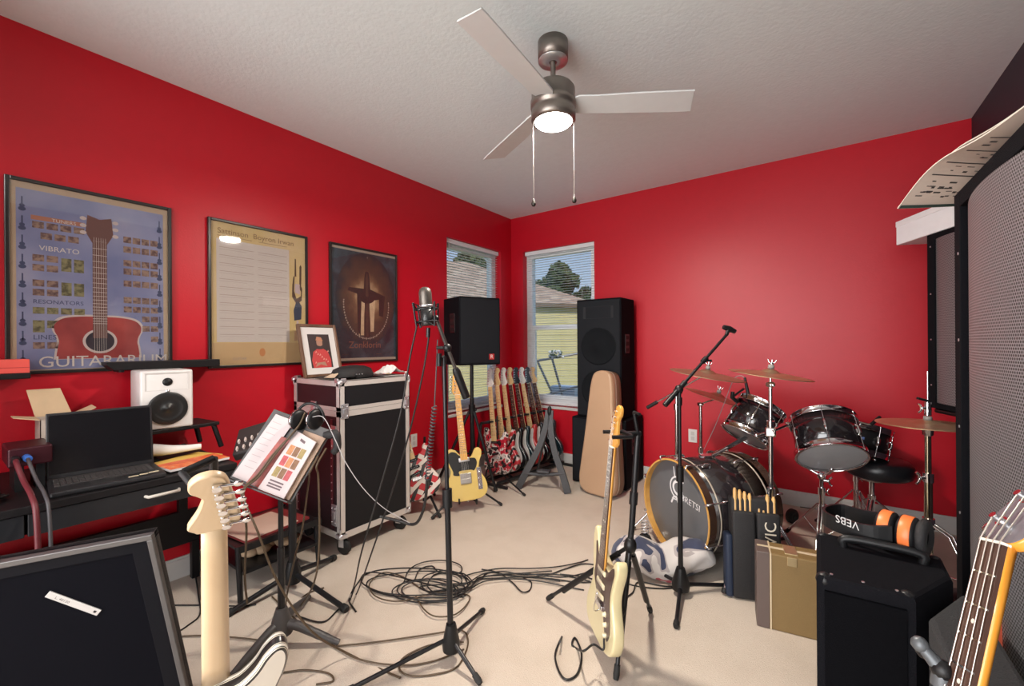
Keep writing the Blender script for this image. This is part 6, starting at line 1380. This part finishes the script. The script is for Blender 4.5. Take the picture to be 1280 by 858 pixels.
# carpeted box at right of the amplifier
cbx = thing('carpeted_case', 'dark grey carpet-covered case between the amplifier and the grille speaker', 'case', (3.10, 1.15, 0))
q = MB(); q.prism([(3.080, 1.02), (3.182, 1.02), (3.182, 1.43), (3.158, 1.43), (3.080, 1.272)], .0, .688, .010, 0, M=PZ); q.build('case_body', mat('grey_carpet_cover', (.030, .030, .032), .95, bump=.8, bscale=300), cbx, world=True)
q = MB(); q.bb((3.10, 1.010, .40), (3.17, 1.021, .44), bev=.004); q.build('side_handle', BLK, cbx, world=True)

# tweed case and stick bags
cL = FL(948, 783); cR = cL + (FL(1015, 800) - cL).normalized() * .52
gx = (cR - cL).normalized(); gyv = Up.cross(gx)
gM2 = axes(cL, x=gx, z=Up)
gcase = thing('tweed_case', 'gold tweed hard case with dark leather end, standing by the drumstick bag', 'case', gM2)
TW = mat('gold_tweed', (.215, .135, .048), .6, .0, .12, 200, bump=.4, bscale=500); LE = mat('dark_leather_end', (.12, .085, .075), .5)
TH = .13; hC = .34
q = MB(); q.bb((.0, 0, 0), (.52, TH, hC), bev=.006); q.build('case_body', TW, gcase)
q = MB(); q.bb((-.006, -.002, 0), (.046, TH + .002, hC + .002), bev=.004); q.build('leather_end', LE, gcase)
q = MB(); q.bb((.046, -.003, 0), (.052, TH + .002, hC + .002)); q.bb((0, TH * .44, hC), (.52, TH * .56, hC + .003)); q.build('binding', mat('pale_binding', (.62, .50, .34), .4), gcase)
for x in (.13, .40):
    q = MB(); q.bb((x - .025, TH * .15, hC - .002), (x + .025, TH * .85, hC + .005), bev=.002); q.bb((x - .018, -.005, hC - .04), (x + .018, .002, hC - .002), bev=.002); q.build('latch', mat('brass_latch', (.65, .52, .30), .3, .8), gcase)
# stick bag: two open pouches of drumsticks
bpos = P(944, 735, 2.13); bpos.z = .002
sbM = axes(bpos, x=(gx * .97 + gyv * .2), z=(Up + Fw * .08 + Rt * .03).normalized()) @ Matrix.Scale(1.27, 4)
sg = thing('drumstick_bag', 'black open drumstick bag with white lettering behind the tweed case', 'bag', sbM)
q = MB(); q.bb((-.085, -.01, 0), (.085, .045, .385), bev=.012, seg=3); q.build('back_pouch', BF, sg)
q = MB(); q.bb((-.085, -.035, .0), (.0, -.008, .335), bev=.010, seg=3); q.build('front_pouch', BF, sg)
q = MB(); q.bb((.004, -.033, .0), (.088, -.008, .335), bev=.010, seg=3)
q.build('lettered_pouch', [BF], sg)
q = MB(); q.text('VIC', .058, axes(V((.070, -.0336, .215)), x=(0, 0, 1), y=(-1, 0, 0))); q.build('lettering', mat('cream_lettering', (.70, .62, .50), .6), sg)
q = MB(); q.bb((-.11, -.03, 0), (-.082, .03, .24), bev=.01, seg=3); q.build('navy_flap', mat('navy_nylon', (.012, .022, .05), .6), sg)
STK = wood('hickory_stick', (.62, .34, .10), (.75, .46, .18), .4, axis=2, coat=.2)
k = 0
for xs, y_, z1, lab in (((-.068, -.050, -.032, -.014), -.004, .420, 'left pouch'), ((.018, .034, .05, .072), -.004, .385, 'right pouch')):
    for i, x in enumerate(xs):
        L = z1 - (0 if 'left' in lab else (.03 if i < 2 else -.03)) - .006 * i
        q = MB(); q.tube([(x, y_ + .0, .05), (x, y_, L - .01), (x, y_, L)], [.0072, .0072, .004], 10, M=sbM)
        q.top('drumstick', STK, ('bare wooden drumstick upright in the taller left pouch of the black stick bag' if 'left' in lab else 'bare wooden drumstick upright in the lettered right pouch of the black stick bag'), 'drumstick', 'drumsticks in the ' + lab + ' of the bag')
# ---------------------------------------------------------------- vocal microphone on a boom stand, centre front
vb = FL(564, 826); vb.z = 0; vtop = P(555, 446, 1.756)
vs0 = thing('microphone_stand', 'tall black boom microphone stand in the middle front of the room', 'microphone stand', (vb.x, vb.y, 0))
hubv = vb.lerp(vtop, .075)
q = MB(); q.tube([vb + V((0, 0, .04)), vb.lerp(vtop, .55)], .0125, 12); q.tube([vb.lerp(vtop, .55), vtop], .009, 12); q.build('pole', BLKM, vs0, world=True)
q = MB(); q.tube([vb.lerp(vtop, .50), vb.lerp(vtop, .56)], .020, 14); q.build('height_clamp', BLK, vs0, world=True)
q = MB(); q.tube([vb + V((0, 0, .045)), vb + V((0, 0, .075)), vb + V((0, 0, .15))], [.034, .036, .020], 14); q.build('leg_hub', BLK, vs0, world=True)
for f in (P(452, 858, 1.60), FL(604, 766), FL(600, 858)):
    if abs(f.z) > .001: f = FL(430, 870)
    leg(vs0, hubv + V((0, 0, .0)), f + V((0, 0, .012)), .0085, fl=.035)
b0, b1 = P(545, 398, 1.70), P(583, 497, 1.80)
q = MB(); q.tube([b0, b1], .0075, 10); bo = q.build('boom_arm', mat('worn_boom', (.10, .095, .09), .3, .6), vs0, world=True)
q = MB(); q.tube([b0.lerp(b1, .62), b0.lerp(b1, .66), b1], [.012, .017, .017], 12); q.build('counterweight', BLK, bo, world=True)
q = MB(); q.ball(b0.lerp(b1, .36), .018, 12); q.cyl(b0.lerp(b1, .36) - Rt * .01, b0.lerp(b1, .36) - Rt * .045, .007, n=8); q.cyl(P(549, 442, 1.74), P(549, 458, 1.74), .011, n=12); q.cyl(P(549, 450, 1.74), vtop, .007, n=8); q.build('boom_clutch', BLK, vs0, world=True)
mc = P(533, 390, 1.69); Mm = axes(mc, x=Rt, z=(Up + Rt * -.06).normalized())
cmi = thing('condenser_microphone', 'large silver-headed condenser microphone in a spider shock mount', 'microphone', Mm)
q = MB(); q.lathe([(0, -.055), (.022, -.055), (.025, -.05), (.025, .02), (0, .02)], 28); q.build('mic_body', mat('mic_dark_grey', (.045, .045, .045), .35, .5), cmi)
q = MB(); q.lathe([(.025, .02), (.0255, .022), (.0255, .075), (.022, .090), (.012, .098), (0, .099)], 28); q.build('mesh_head', perforated('mic_mesh', (.20, .17, .145), (.03, .028, .025), .003, ax=(0, 2), rough=.4), cmi)
q = MB(); q.lathe([(.0256, .018), (.028, .020), (.028, .026), (.0256, .028)], 28); q.build('head_ring', STEEL, cmi)
sh_ = thing('shock_mount', 'black spider shock mount holding the condenser microphone', 'shock mount', Mm)
for z in (-.040, .010):
    q = MB(); ring = [(.046 * math.cos(t), .046 * math.sin(t), z) for t in [2 * PI * k / 32 for k in range(33)]]; q.tube(ring, .0035, 8, caps=False); q.build('ring', BLKM, sh_)
for k in range(4):
    a = PI / 4 + k * PI / 2; q = MB(); q.tube([(.050 * math.cos(a), .050 * math.sin(a), -.06), (.060 * math.cos(a), .060 * math.sin(a), .035)], .004, 8); q.tube([(.060 * math.cos(a), .060 * math.sin(a), .035), (.026 * math.cos(a + .5), .026 * math.sin(a + .5), .010)], .002, 6); q.tube([(.050 * math.cos(a), .050 * math.sin(a), -.06), (.026 * math.cos(a - .5), .026 * math.sin(a - .5), -.040)], .002, 6); q.tube([(.058 * math.cos(a), .058 * math.sin(a), .03), (.046 * math.cos(a), .046 * math.sin(a), .01)], .003, 6); q.build('arm', BLKM, sh_)
q = MB(); q.tube([Mm.inverted() @ b0, (.030, 0, -.02)], .008, 8); q.ball(Mm.inverted() @ b0, .013, 10); q.build('swivel', BLK, sh_)

# boom stand reaching over the drums
db = FL(850, 733); db = V((2.315, 2.25, 0)); dtop = P(850, 492, 2.165); dtop.x, dtop.y = db.x, db.y
ds_ = thing('microphone_stand', 'black boom microphone stand in front of the bass drum, boom pointing up right', 'microphone stand', db)
q = MB(); q.cyl(db + V((0, 0, .03)), db + V((0, 0, .62)), .0125, n=12); q.cyl(db + V((0, 0, .62)), V((db.x, db.y, dtop.z)), .009, n=12); q.build('pole', BLKM, ds_, world=True)
q = MB(); q.cyl(db + V((0, 0, .58)), db + V((0, 0, .66)), .019, n=14); q.build('height_clamp', BLK, ds_, world=True)
q = MB(); q.cyl(V((db.x, db.y, dtop.z - .06)), V((db.x, db.y, dtop.z - .02)), .014, n=12); q.build('top_collar', BLK, ds_, world=True)
q = MB(); q.tube([db + V((0, 0, .03)), db + V((0, 0, .06)), db + V((0, 0, .14))], [.042, .044, .020], 14); q.build('leg_hub', BLK, ds_, world=True)
for f in (FL(845, 787), FL(918, 735), FL(776, 692)): leg(ds_, db + V((0, 0, .055)), f + V((0, 0, .013)), .0095, fl=.03)
b0, b1 = P(831, 507, 2.13), P(908, 419, 2.27); cen = V((db.x, db.y, dtop.z)); off = cen - (b0.lerp(b1, .22))
q = MB(); q.tube([b0, b1], .0075, 10); bo = q.build('boom_arm', BLKM, ds_, world=True)
q = MB(); q.tube([b0, b0.lerp(b1, .32)], .0135, 12); q.tube([b0.lerp(b1, .60), b0.lerp(b1, .66)], .0135, 12); q.build('boom_sleeve', BLK, bo, world=True)
q = MB(); q.tube([cen, b0.lerp(b1, .22)], .015, 12); q.ball(b0.lerp(b1, .22), .022, 12); q.build('boom_clutch', BLK, ds_, world=True)
q = MB(); q.cyl(b0.lerp(b1, .62), b0.lerp(b1, .62) + Rt * .04, .006, n=8); q.build('length_knob', BLK, bo, world=True)
q = MB(); q.tube([b1, P(911, 411, 2.28)], .010, 10); q.tube([P(904, 409, 2.28), P(911, 411, 2.28), P(919, 415, 2.28)], [.012, .016, .012], 12); q.build('mic_clip', BLK, ds_, world=True)
# small condenser over the rack tom, with thin cable
om = thing('drum_microphone', 'small pencil microphone clipped above the rack tom', 'microphone', P(933, 490, 2.72))
q = MB(); q.tube([P(931, 472, 2.72), P(936, 497, 2.72)], [.007, .012], 12); q.build('mic_body', mat('mic_dark_grey', (.045, .045, .045), .35, .5), om, world=True)
q = MB(); q.tube([P(915, 497, 2.74), P(930, 486, 2.73)], .007, 8); q.tube([P(916, 490, 2.74), P(915, 497, 2.74), P(922, 503, 2.75)], .012, 8); q.build('clip', BLK, om, world=True)
def cable(label, pts, r=.0032, m=CABLE, name='audio_cable', n=6, group=None):
    q = MB(); q.tube(cr([V(p) for p in pts], False, n), r, 7); return q.top(name, m, label, 'cable', group)
cable('thin pale cable arching from the small drum microphone down behind the bass drum', [P(931, 473, 2.72), P(926, 470, 2.74), P(917, 475, 2.78), P(905, 505, 2.85), P(893, 535, 2.92), P(880, 562, 3.02)], .0022, mat('grey_thin_cable', (.35, .30, .30), .5))

# ---------------------------------------------------------------- music stand and its load
ms = FL(352, 806); ms.z = 0; mst = thing('music_stand', 'black music stand with papers on its tilted desk beside the road case', 'music stand', ms)
dc = P(352, 575, 1.72)
dn = (CAM + V((0, 0, .3)) - dc); dn.z = 0; dn.normalize()
ax_up = (P(345, 512, 1.80) - P(289, 599, 1.66)).normalized()      # up the slope of the desk
ax_rt = (P(345, 645, 1.62) - P(289, 599, 1.66)).normalized()
ax_rt = (ax_rt - ax_up * ax_rt.dot(ax_up)).normalized(); nz = ax_rt.cross(ax_up)
org = P(289, 599, 1.66)
MD = Matrix((ax_rt, ax_up, nz)).transposed().to_4x4(); MD.translation = org
GREYB = mat('music_stand_grey', (.060, .056, .056), .45)
w_d = (P(345, 645, 1.62) - org).length; h_d = (P(345, 512, 1.80) - org).length
q = MB(); q.tube([ms + V((0, 0, .06)), ms + V((0, 0, .42))], .0145, 12); q.tube([ms + V((0, 0, .42)), ms + V((0, 0, .66)), MD @ V((w_d * .5, h_d * .45, -.02))], .0105, 12); q.build('pole', BLKM, mst, world=True)
q = MB(); q.box((w_d / 2 + .005, h_d / 2, -.006), (w_d + .03, h_d, .006), M=MD, bev=.002); q.build('desk', GREYB, mst, world=True)
q = MB(); q.box((w_d / 2 + .0, -.004, .018), (w_d + .04, .006, .050), M=MD, bev=.002); q.build('ledge', GREYB, mst, world=True)
q = MB(); q.tube([ms + V((0, 0, .05)), ms + V((0, 0, .10)), ms + V((0, 0, .16))], [.045, .04, .022], 14); q.build('leg_hub', GREYB, mst, world=True)
for f in (FL(424, 807), FL(290, 848), V((ms.x - .22, ms.y + .24, 0))):
    d = (f - ms); q = MB(); q.tube(cr([ms + V((0, 0, .09)), ms + d * .25 + V((0, 0, .085)), ms + d * .65 + V((0, 0, .045)), f + V((0, 0, .012))], False, 4), [.022, .022, .021, .021, .020, .019, .019, .018, .018, .017, .015, .013, .012][:13], 10); q.build('leg', GREYB, mst, world=True)
def sheet(name, label, pts, m, th=.003, marks=None, cat='paper'):
    """pts: four corners in desk coordinates (x along ledge, y up the slope)"""
    q = MB(); z = pts[0][2]; a = [V((p[0], p[1], z)) for p in pts]; b = [p + V((0, 0, th)) for p in a]
    q.add(a + b, [[0, 1, 2, 3], [4, 5, 6, 7], [0, 1, 5, 4], [1, 2, 6, 5], [2, 3, 7, 6], [3, 0, 4, 7]], 0, False, MD)
    if marks: marks(q, a, z + th + .0004)
    return q.top(name, m, label, cat)
W = w_d
def txtlines(q, a, z):
    x0, y0 = a[0].x, a[0].y
    for i in range(9): yy = y0 + .05 + i * .024; q.quad((x0 + .02, yy, z), (x0 + W * .25, yy, z), (x0 + W * .25, yy + .002, z), (x0 + .02, yy + .002, z), 1, MD)
sheet('lyric_sheet', 'white typed sheet standing at the left of the music stand desk', [(W * .0, .01, .004), (W * .34, .01, .004), (W * .42, .285, .004), (W * .06, .285, .004)], [mat('pinkish_paper', (.56, .48, .48), .8), mat('pale_ink', (.38, .32, .32), .8)], marks=txtlines)
sheet('red_booklet', 'dark red booklet between the white sheet and the colour catalogue on the music stand', [(W * .28, .006, .010), (W * .60, .006, .010), (W * .72, .21, .010), (W * .38, .21, .010)], [ramp_mat('booklet_cover', 'noise', [(.3, (.10, .02, .015)), (.6, (.42, .05, .03)), (.75, (.30, .14, .08))], .4, tscale=14, interp='LINEAR')], .004, cat='booklet')
def cat_marks(q, a, z):
    cols = [(2, 3, 4), (4, 5, 3), (5, 3, 2)]
    for r_ in range(3):
        for c_ in range(3):
            x = a[0].x + W * .08 + c_ * W * .10 + r_ * W * .01; y = a[0].y + .060 + r_ * .046; q.quad((x, y, z), (x + W * .09, y, z), (x + W * .09, y + .039, z), (x, y + .039, z), cols[r_][c_], MD)
    q.quad((a[0].x + W * .20, a[0].y + .216, z), (a[0].x + W * .30, a[0].y + .210, z), (a[0].x + W * .30, a[0].y + .220, z), (a[0].x + W * .20, a[0].y + .227, z), 1, MD)
    for yy in (.042, .030, .020): q.quad((a[0].x + W * .10, a[0].y + yy, z), (a[0].x + W * .34, a[0].y + yy, z), (a[0].x + W * .34, a[0].y + yy + .006, z), (a[0].x + W * .10, a[0].y + yy + .006, z), 1, MD)
sheet('colour_catalogue', 'white catalogue with rows of coloured pictures on the music stand', [(W * .52, .002, .018), (W * .98, .002, .018), (W * .98, .235, .018), (W * .58, .25, .018)],
      [mat('catalogue_white', (.58, .49, .49), .6), mat('catalogue_ink', (.12, .08, .09), .6), mat('cat_olive', (.30, .22, .08), .6, .0, .5, 80), mat('cat_brown', (.20, .10, .05), .6, .0, .5, 80), mat('cat_red', (.42, .07, .08), .6, .0, .5, 80), mat('cat_orange', (.48, .20, .08), .6, .0, .5, 80)], .008, cat_marks, 'catalogue')
sheet('brown_folder', 'brown folder behind the colour catalogue on the music stand', [(W * .66, .004, .0), (W * 1.04, .004, .0), (W * 1.06, .265, .0), (W * .66, .265, .0)], [mat('folder_brown', (.36, .24, .17), .6)], .008, cat='folder')
# headphones hooked on the desk's top edge
hq = MD @ V((W * .62, h_d + .005, .015)); hp2 = thing('headphones', 'black and silver headphones hooked over the top edge of the music stand', 'headphones', axes(hq, x=ax_rt, z=Up))
for s in (-1, 1):
    Mx = T3(s * .030, -.005 + s * .01, .0) @ Matrix.Rotation(PI / 2, 4, 'Y') @ Matrix.Rotation(.4, 4, 'X')
    q = MB(); q.lathe([(0, -.014), (.034, -.014), (.043, -.006), (.043, .006), (.034, .014), (0, .014)], 24, M=Mx); e_c = q.build('ear_cup', BLK, hp2)
    q = MB(); q.lathe([(.0435, -.004), (.045, 0), (.0435, .004)], 24, M=Mx); q.build('silver_ring', CHR, e_c)
q = MB(); q.tube([(.05 * math.cos(t) * 1.25, .02, -.01 + .075 * math.sin(t)) for t in [PI * k / 16 - PI * .0 for k in range(17)]], .006, 8); q.build('headband', BLK, hp2)
cl = MD @ V((W * 1.02, h_d - .03, .015)); q = MB(); q.tube(cr([cl, cl + ax_rt * .03 + V((0, 0, .012)), cl + ax_rt * .055 + V((0, 0, .02)), cl + ax_rt * .06 - V((0, 0, .03)), cl + ax_rt * .04 - V((0, 0, .06))], False, 4), [.012, .014, .016, .018, .018, .018, .018, .018, .018, .017, .016, .016, .016, .015, .015, .014, .012], 10); q.top('black_pouch', BF, 'small black pouch hung on the right end of the music stand desk', 'pouch')
# second tripod stand carrying a small mixer
m2 = FL(366, 737); m2.z = 0; ks = thing('tripod_stand', 'black tripod stand carrying the small mixer behind the music stand', 'stand', m2)
mx = P(330, 549, 2.18); mtop = V((m2.x, m2.y, .78))
q = MB(); q.cyl(m2 + V((0, 0, .03)), m2 + V((0, 0, .50)), .020, n=14); q.cyl(m2 + V((0, 0, .50)), mtop, .014, n=14); q.tube([mtop, mx + V((0, 0, -.03))], .012, 10); q.build('pole', BLKM, ks, world=True)
q = MB(); q.tube([m2 + V((0, 0, .04)), m2 + V((0, 0, .09)), m2 + V((0, 0, .15))], [.040, .042, .025], 14); q.build('leg_hub', BLK, ks, world=True)
for f in (FL(433, 766), FL(282, 773), V((m2.x - .1, m2.y + .30, 0))): leg(ks, m2 + V((0, 0, .09)), f + V((0, 0, .014)), .013)
MX = axes(mx, x=(Rt * .9 + Fw * .42), z=(Up * .80 - Fw * .42 - Rt * .1))
mxo = thing('mixer', 'small black mixer with rows of pale faders on the tripod stand', 'mixer', MX)
q = MB(); q.bb((-.13, -.085, -.025), (.20, .14, .020), bev=.008); q.build('case', mat('mixer_grey', (.035, .032, .032), .45), mxo)
for k in range(10):
    q = MB(); q.box((-.108 + (k % 5) * .030, -.055 + (k // 5) * .062, .026), (.008, .026, .014), bev=.002); q.build('fader_knob', mat('fader_cream', (.62, .52, .48), .5), mxo)

# ---------------------------------------------------------------- cables
G = lambda x, y, z=.006: FL(x, y, z)
def floor_path(pix, r=.0032): return [FL(x, y, r + .001) for x, y in pix]
coil = []
rnd = random.Random(5)
def loops(cx, cy, rx, ry, n, seed, j=.18):
    rr = random.Random(seed); out = []
    ph = rr.uniform(0, 6); 
    for k in range(int(n * 14)):
        t = ph + 2 * PI * k / 14; f = 1 + j * math.sin(k * .37 + seed) + rr.uniform(-.04, .04)
        out.append((cx + rx * f * math.cos(t) + 4 * math.sin(k * .11 + seed), cy + ry * f * math.sin(t) + 2 * math.cos(k * .13)))
    return out
def lay(pts2, r, lift): return [FL(x, y, r + .0012 + lift * (.5 + .5 * math.sin(i * .7))) for i, (x, y) in enumerate(pts2)]
cable('black cable wound in the widest coil in the middle of the carpet', lay([(437, 752), (448, 728), (470, 716)] + loops(523, 728, 66, 16, 2.2, 1, .12) + [(585, 735), (600, 722), (640, 718), (690, 714)], .0034, .012), .0034)
cable('black cable looped tightly on top of the coil, running right under the cream guitar', lay(loops(535, 738, 40, 14, 3.2, 2) + [(585, 738), (604, 722), (650, 717), (700, 722), (735, 716)], .0034, .022), .0034)
cable('black cable bunched at the right edge of the coil, ending near the guitar stand', lay(loops(560, 728, 30, 15, 2.3, 3) + [(590, 728), (612, 716), (640, 720), (668, 722), (700, 727)], .0034, .018), .0034)
cable('black cable with a drooping loop between the coil and the cream guitar', lay([(602, 712), (622, 716), (640, 728), (652, 740), (662, 738), (664, 728), (655, 722), (690, 724), (720, 728), (745, 728)], .0034, .004), .0034)
cable('brown cable making the small ring at the near side of the coil', lay([(520, 746), (530, 762), (545, 771), (570, 768), (586, 752), (584, 744), (560, 742), (530, 738), (505, 722), (480, 716), (462, 730), (470, 746), (500, 752), (540, 742)], .0034, .010), .0034, CABLEB)
cable('black cable running from the coil past the cream guitar to the drums', lay([(600, 724), (640, 722), (680, 720), (705, 712), (732, 705), (760, 712), (785, 730), (830, 736), (880, 730)], .0034, .003), .0034)
cable('black cable trailing right of the cream guitar toward the blanket', lay([(700, 718), (740, 724), (770, 748), (790, 742), (798, 728), (830, 733), (862, 735)], .0034, .002), .0034)
cable('black cable along the far edge of the bundle between coil and cream guitar', lay([(575, 722), (596, 716), (625, 711), (660, 711), (695, 709), (722, 704), (735, 700)], .0034, .010), .0034)
cable('black cable along the near edge of the bundle between coil and cream guitar', lay([(560, 740), (584, 738), (606, 727), (640, 724), (675, 727), (705, 733), (730, 738)], .0034, .012), .0034)
cable('black cable weaving through the middle of the bundle toward the cream guitar', lay([(552, 732), (580, 731), (604, 718), (630, 715), (655, 719), (690, 718), (716, 722), (738, 727)], .0034, .016), .0034)
cable('black cable with a far loop behind the coil in the middle of the carpet', lay([(505, 728), (512, 712), (530, 703), (556, 701), (574, 706), (577, 714), (566, 718), (548, 715), (540, 708), (525, 712), (518, 726)], .0034, .010), .0034)
pj = SGM @ V((.10, -.045, .045)); pj = SGM @ V((.098, -.035, .075))
cable('short black lead plugged into the cream guitar, curling down to the carpet', [pj, pj - Fw * .03 - Rt * .01 + V((0, 0, -.02)), P(742, 806, 1.64), P(730, 814, 1.62)] + [FL(*p_, .006) for p_ in ((722, 812), (715, 806), (719, 798), (727, 818), (722, 842), (708, 850), (698, 838), (694, 818), (702, 797))] + [FL(700, 803, .05)], .0042, CABLE, 'guitar_lead')
cable('brown cable lying from the music stand foot to the vocal stand', lay([(420, 808), (470, 803), (540, 793), (575, 788), (585, 800), (580, 820), (565, 838), (520, 846), (500, 838), (505, 822), (540, 806), (580, 803)], .0036, .004), .0036, CABLEB)
cable('brown cable sweeping along the near carpet toward the vocal stand', lay([(340, 746), (370, 775), (405, 800), (450, 825), (505, 832), (545, 826), (580, 812)], .0036, .003), .0036, CABLEB)
cable('black cable hanging from the microphone shock mount over the road case to the floor', [P(521, 408, 1.68), P(512, 450, 1.70), P(500, 520, 1.72), P(478, 600, 1.74), P(452, 690, 1.80), FL(440, 740, .01), FL(420, 765, .006), FL(402, 778, .006), FL(370, 770, .006)], .0036)
cable('black cable hanging from the microphone plug to the floor by the road case', [P(536, 414, 1.69), P(535, 428, 1.69), P(528, 470, 1.72), P(512, 540, 1.78), P(490, 615, 1.84), P(465, 690, 1.90), FL(446, 742, .008), FL(436, 750, .006), FL(445, 765, .006)], .0036)
q = MB(); q.cyl(P(535.5, 410, 1.69), P(535, 422, 1.69), .0085, n=12); q.top('cable_plug', BLKM, 'black plug under the condenser microphone', 'plug')
hx_ = [P(547, 425, 1.745), P(545, 470, 1.75), P(543, 508, 1.76)]
hel = []
a0, a1 = P(543, 508, 1.76), P(534, 600, 1.80)
for k in range(150):
    t = k / 149; c_ = a0.lerp(a1, t); th_ = t * 2 * PI * 22; rr_ = .010; hel.append(c_ + Rt * rr_ * math.cos(th_) + Fw * rr_ * math.sin(th_))
q = MB(); q.tube(cr(hx_, False, 4) + hel, .0026, 6); q.top('spiral_cable', mat('coiled_cord_grey', (.07, .065, .07), .45), 'black coiled cord hanging from the boom of the vocal microphone stand', 'cord')
cable('thick black cable end drooping from the coiled cord beside the road case', [P(534, 600, 1.80), P(531, 630, 1.82), P(524, 650, 1.85), P(515, 656, 1.88), P(500, 652, 1.90), P(475, 646, 1.92)], .0065)
cable('thin white cable running from the stand headphones across the road case front', [hq + V((.02, 0, .01)), P(404, 522, 1.72), P(418, 548, 1.71), P(433, 580, 1.71), P(456, 613, 1.73), P(482, 637, 1.76), P(512, 654, 1.80)], .0016, mat('white_cable', (.42, .40, .40), .5))
for lab, pts in (('brown cable draped over the music stand, hanging at its left front', [hq + V((0, -.01, .03)), MD @ V((W * .58, h_d * .85, .035)), MD @ V((W * .46, h_d * .45, .034)), MD @ V((W * .42, .05, .034)), MD @ V((W * .40, -.03, .06)), P(308, 660, 1.60), P(306, 720, 1.62), P(309, 755, 1.66)]),
                 ('brown cable looping from the music stand ledge down to the near carpet', [MD @ V((W * .60, h_d * .88, .045)), MD @ V((W * .50, h_d * .45, .040)), MD @ V((W * .46, .04, .042)), MD @ V((W * .45, -.03, .07)), P(322, 665, 1.55), P(348, 730, 1.58), P(390, 790, 1.62), FL(440, 820, .006), FL(500, 848, .006)]),
                 ('brown cable hanging straight from the right edge of the music stand', [MD @ V((W * 1.18, h_d * .75, .02)), MD @ V((W * 1.20, h_d * .5, .03)), P(398, 600, 1.72), P(399, 680, 1.73), P(392, 730, 1.75), FL(372, 762, .006), FL(350, 780, .006)]),
                 ('brown cable hanging behind the music stand pole from its desk edge', [MD @ V((W * 1.12, h_d * .62, .02)), MD @ V((W * 1.15, h_d * .4, .03)), P(386, 600, 1.78), P(378, 660, 1.85), P(368, 700, 1.90), FL(358, 760, .006), FL(385, 742, .006), FL(405, 735, .006)])):
    cable(lab, pts, .0040, CABLEB)
cable('black cable lying along the wall under the desk to the low rack', lay([(244, 718), (248, 745), (250, 768), (235, 782), (215, 795)], .0036, .0), .0036)
cable('black cable crossing the near carpet behind the maple-necked guitar', lay([(212, 757), (260, 757), (300, 758), (320, 756)], .0036, .0), .0036)
cable('dark red-brown cable crossing the carpet in front of the framed board', lay([(220, 796), (260, 795), (300, 798), (330, 802), (360, 812), (340, 840), (380, 838), (410, 842), (416, 852), (395, 856)], .0036, .003), .0036, CABLEB)
cable('thin dark cable on the carpet under the drum stool', lay([(1000, 634), (1040, 640), (1080, 652), (1110, 665)], .003, .0), .003)
# ---------------------------------------------------------------- light and camera
def area(name, loc, rot, sx, sy, power, col):
    l = bpy.data.lights.new(name, 'AREA'); l.shape = 'RECTANGLE'; l.size = sx; l.size_y = sy; l.energy = power; l.color = col
    o = bpy.data.objects.new(name, l); COL.objects.link(o); o.location = loc; o.rotation_euler = rot; return o
# added area light filling the room from the unseen hall behind the camera
area('added_hall_fill', (RX / 2, -3.15, 1.25), (PI / 2, 0, 0), 2.9, 2.4, 185, (1, .985, .975))
area('added_overhead_fill', (2.1, -1.6, 2.70), (0, 0, 0), .9, .9, 45, (1, .96, .93))  # added overhead fill, no fixture known in the unseen hall
s = bpy.data.lights.new('sun', 'SUN'); s.energy = 2.6; s.angle = .02; s.color = (1, .95, .87)
so = bpy.data.objects.new('sun', s); COL.objects.link(so); so.rotation_euler = (math.radians(48), 0, math.radians(42))
fl_l = bpy.data.lights.new('fan_lamp', 'AREA'); fl_l.shape = 'DISK'; fl_l.size = .16; fl_l.energy = 42; fl_l.color = (1, .90, .78)
fo_ = bpy.data.objects.new('fan_lamp', fl_l); COL.objects.link(fo_); fo_.location = (fx, fy, RZ - .406)
wd = bpy.data.worlds.new('sky'); scn.world = wd; wd.use_nodes = True; nt = wd.node_tree; bg = nt.nodes['Background']
tc = nt.nodes.new('ShaderNodeTexCoord'); sp = nt.nodes.new('ShaderNodeSeparateXYZ'); nt.links.new(tc.outputs['Generated'], sp.inputs[0])
rp_ = nt.nodes.new('ShaderNodeValToRGB'); e = rp_.color_ramp.elements; e[0].position = .0; e[0].color = (.62, .72, .84, 1); e[1].position = .55; e[1].color = (.16, .33, .68, 1)
nt.links.new(sp.outputs['Z'], rp_.inputs['Fac']); nt.links.new(rp_.outputs['Color'], bg.inputs['Color']); bg.inputs['Strength'].default_value = .9
cam = bpy.data.cameras.new('camera'); cam.sensor_width = 36; cam.lens = FPX / 1280 * 36; cam.shift_y = -(429 - Y0) / 1280; cam.clip_start = .02
co = bpy.data.objects.new('camera', cam); COL.objects.link(co)
cx_ = Rt * math.cos(ROLL) + Up * math.sin(ROLL); cy_ = Up * math.cos(ROLL) - Rt * math.sin(ROLL)
Mc = Matrix((cx_, cy_, -Fw)).transposed().to_4x4(); Mc.translation = CAM; co.matrix_world = Mc
scn.camera = co
vs_ = scn.view_settings; vs_.view_transform = 'Standard'; vs_.look = 'None'; vs_.gamma = 1; vs_.use_curve_mapping = False; vs_.exposure = 0.12
scn.cycles.max_bounces = 8; scn.cycles.diffuse_bounces = 3; scn.cycles.transparent_max_bounces = 16; scn.cycles.sample_clamp_indirect = 6; scn.cycles.caustics_reflective = False; scn.cycles.caustics_refractive = False
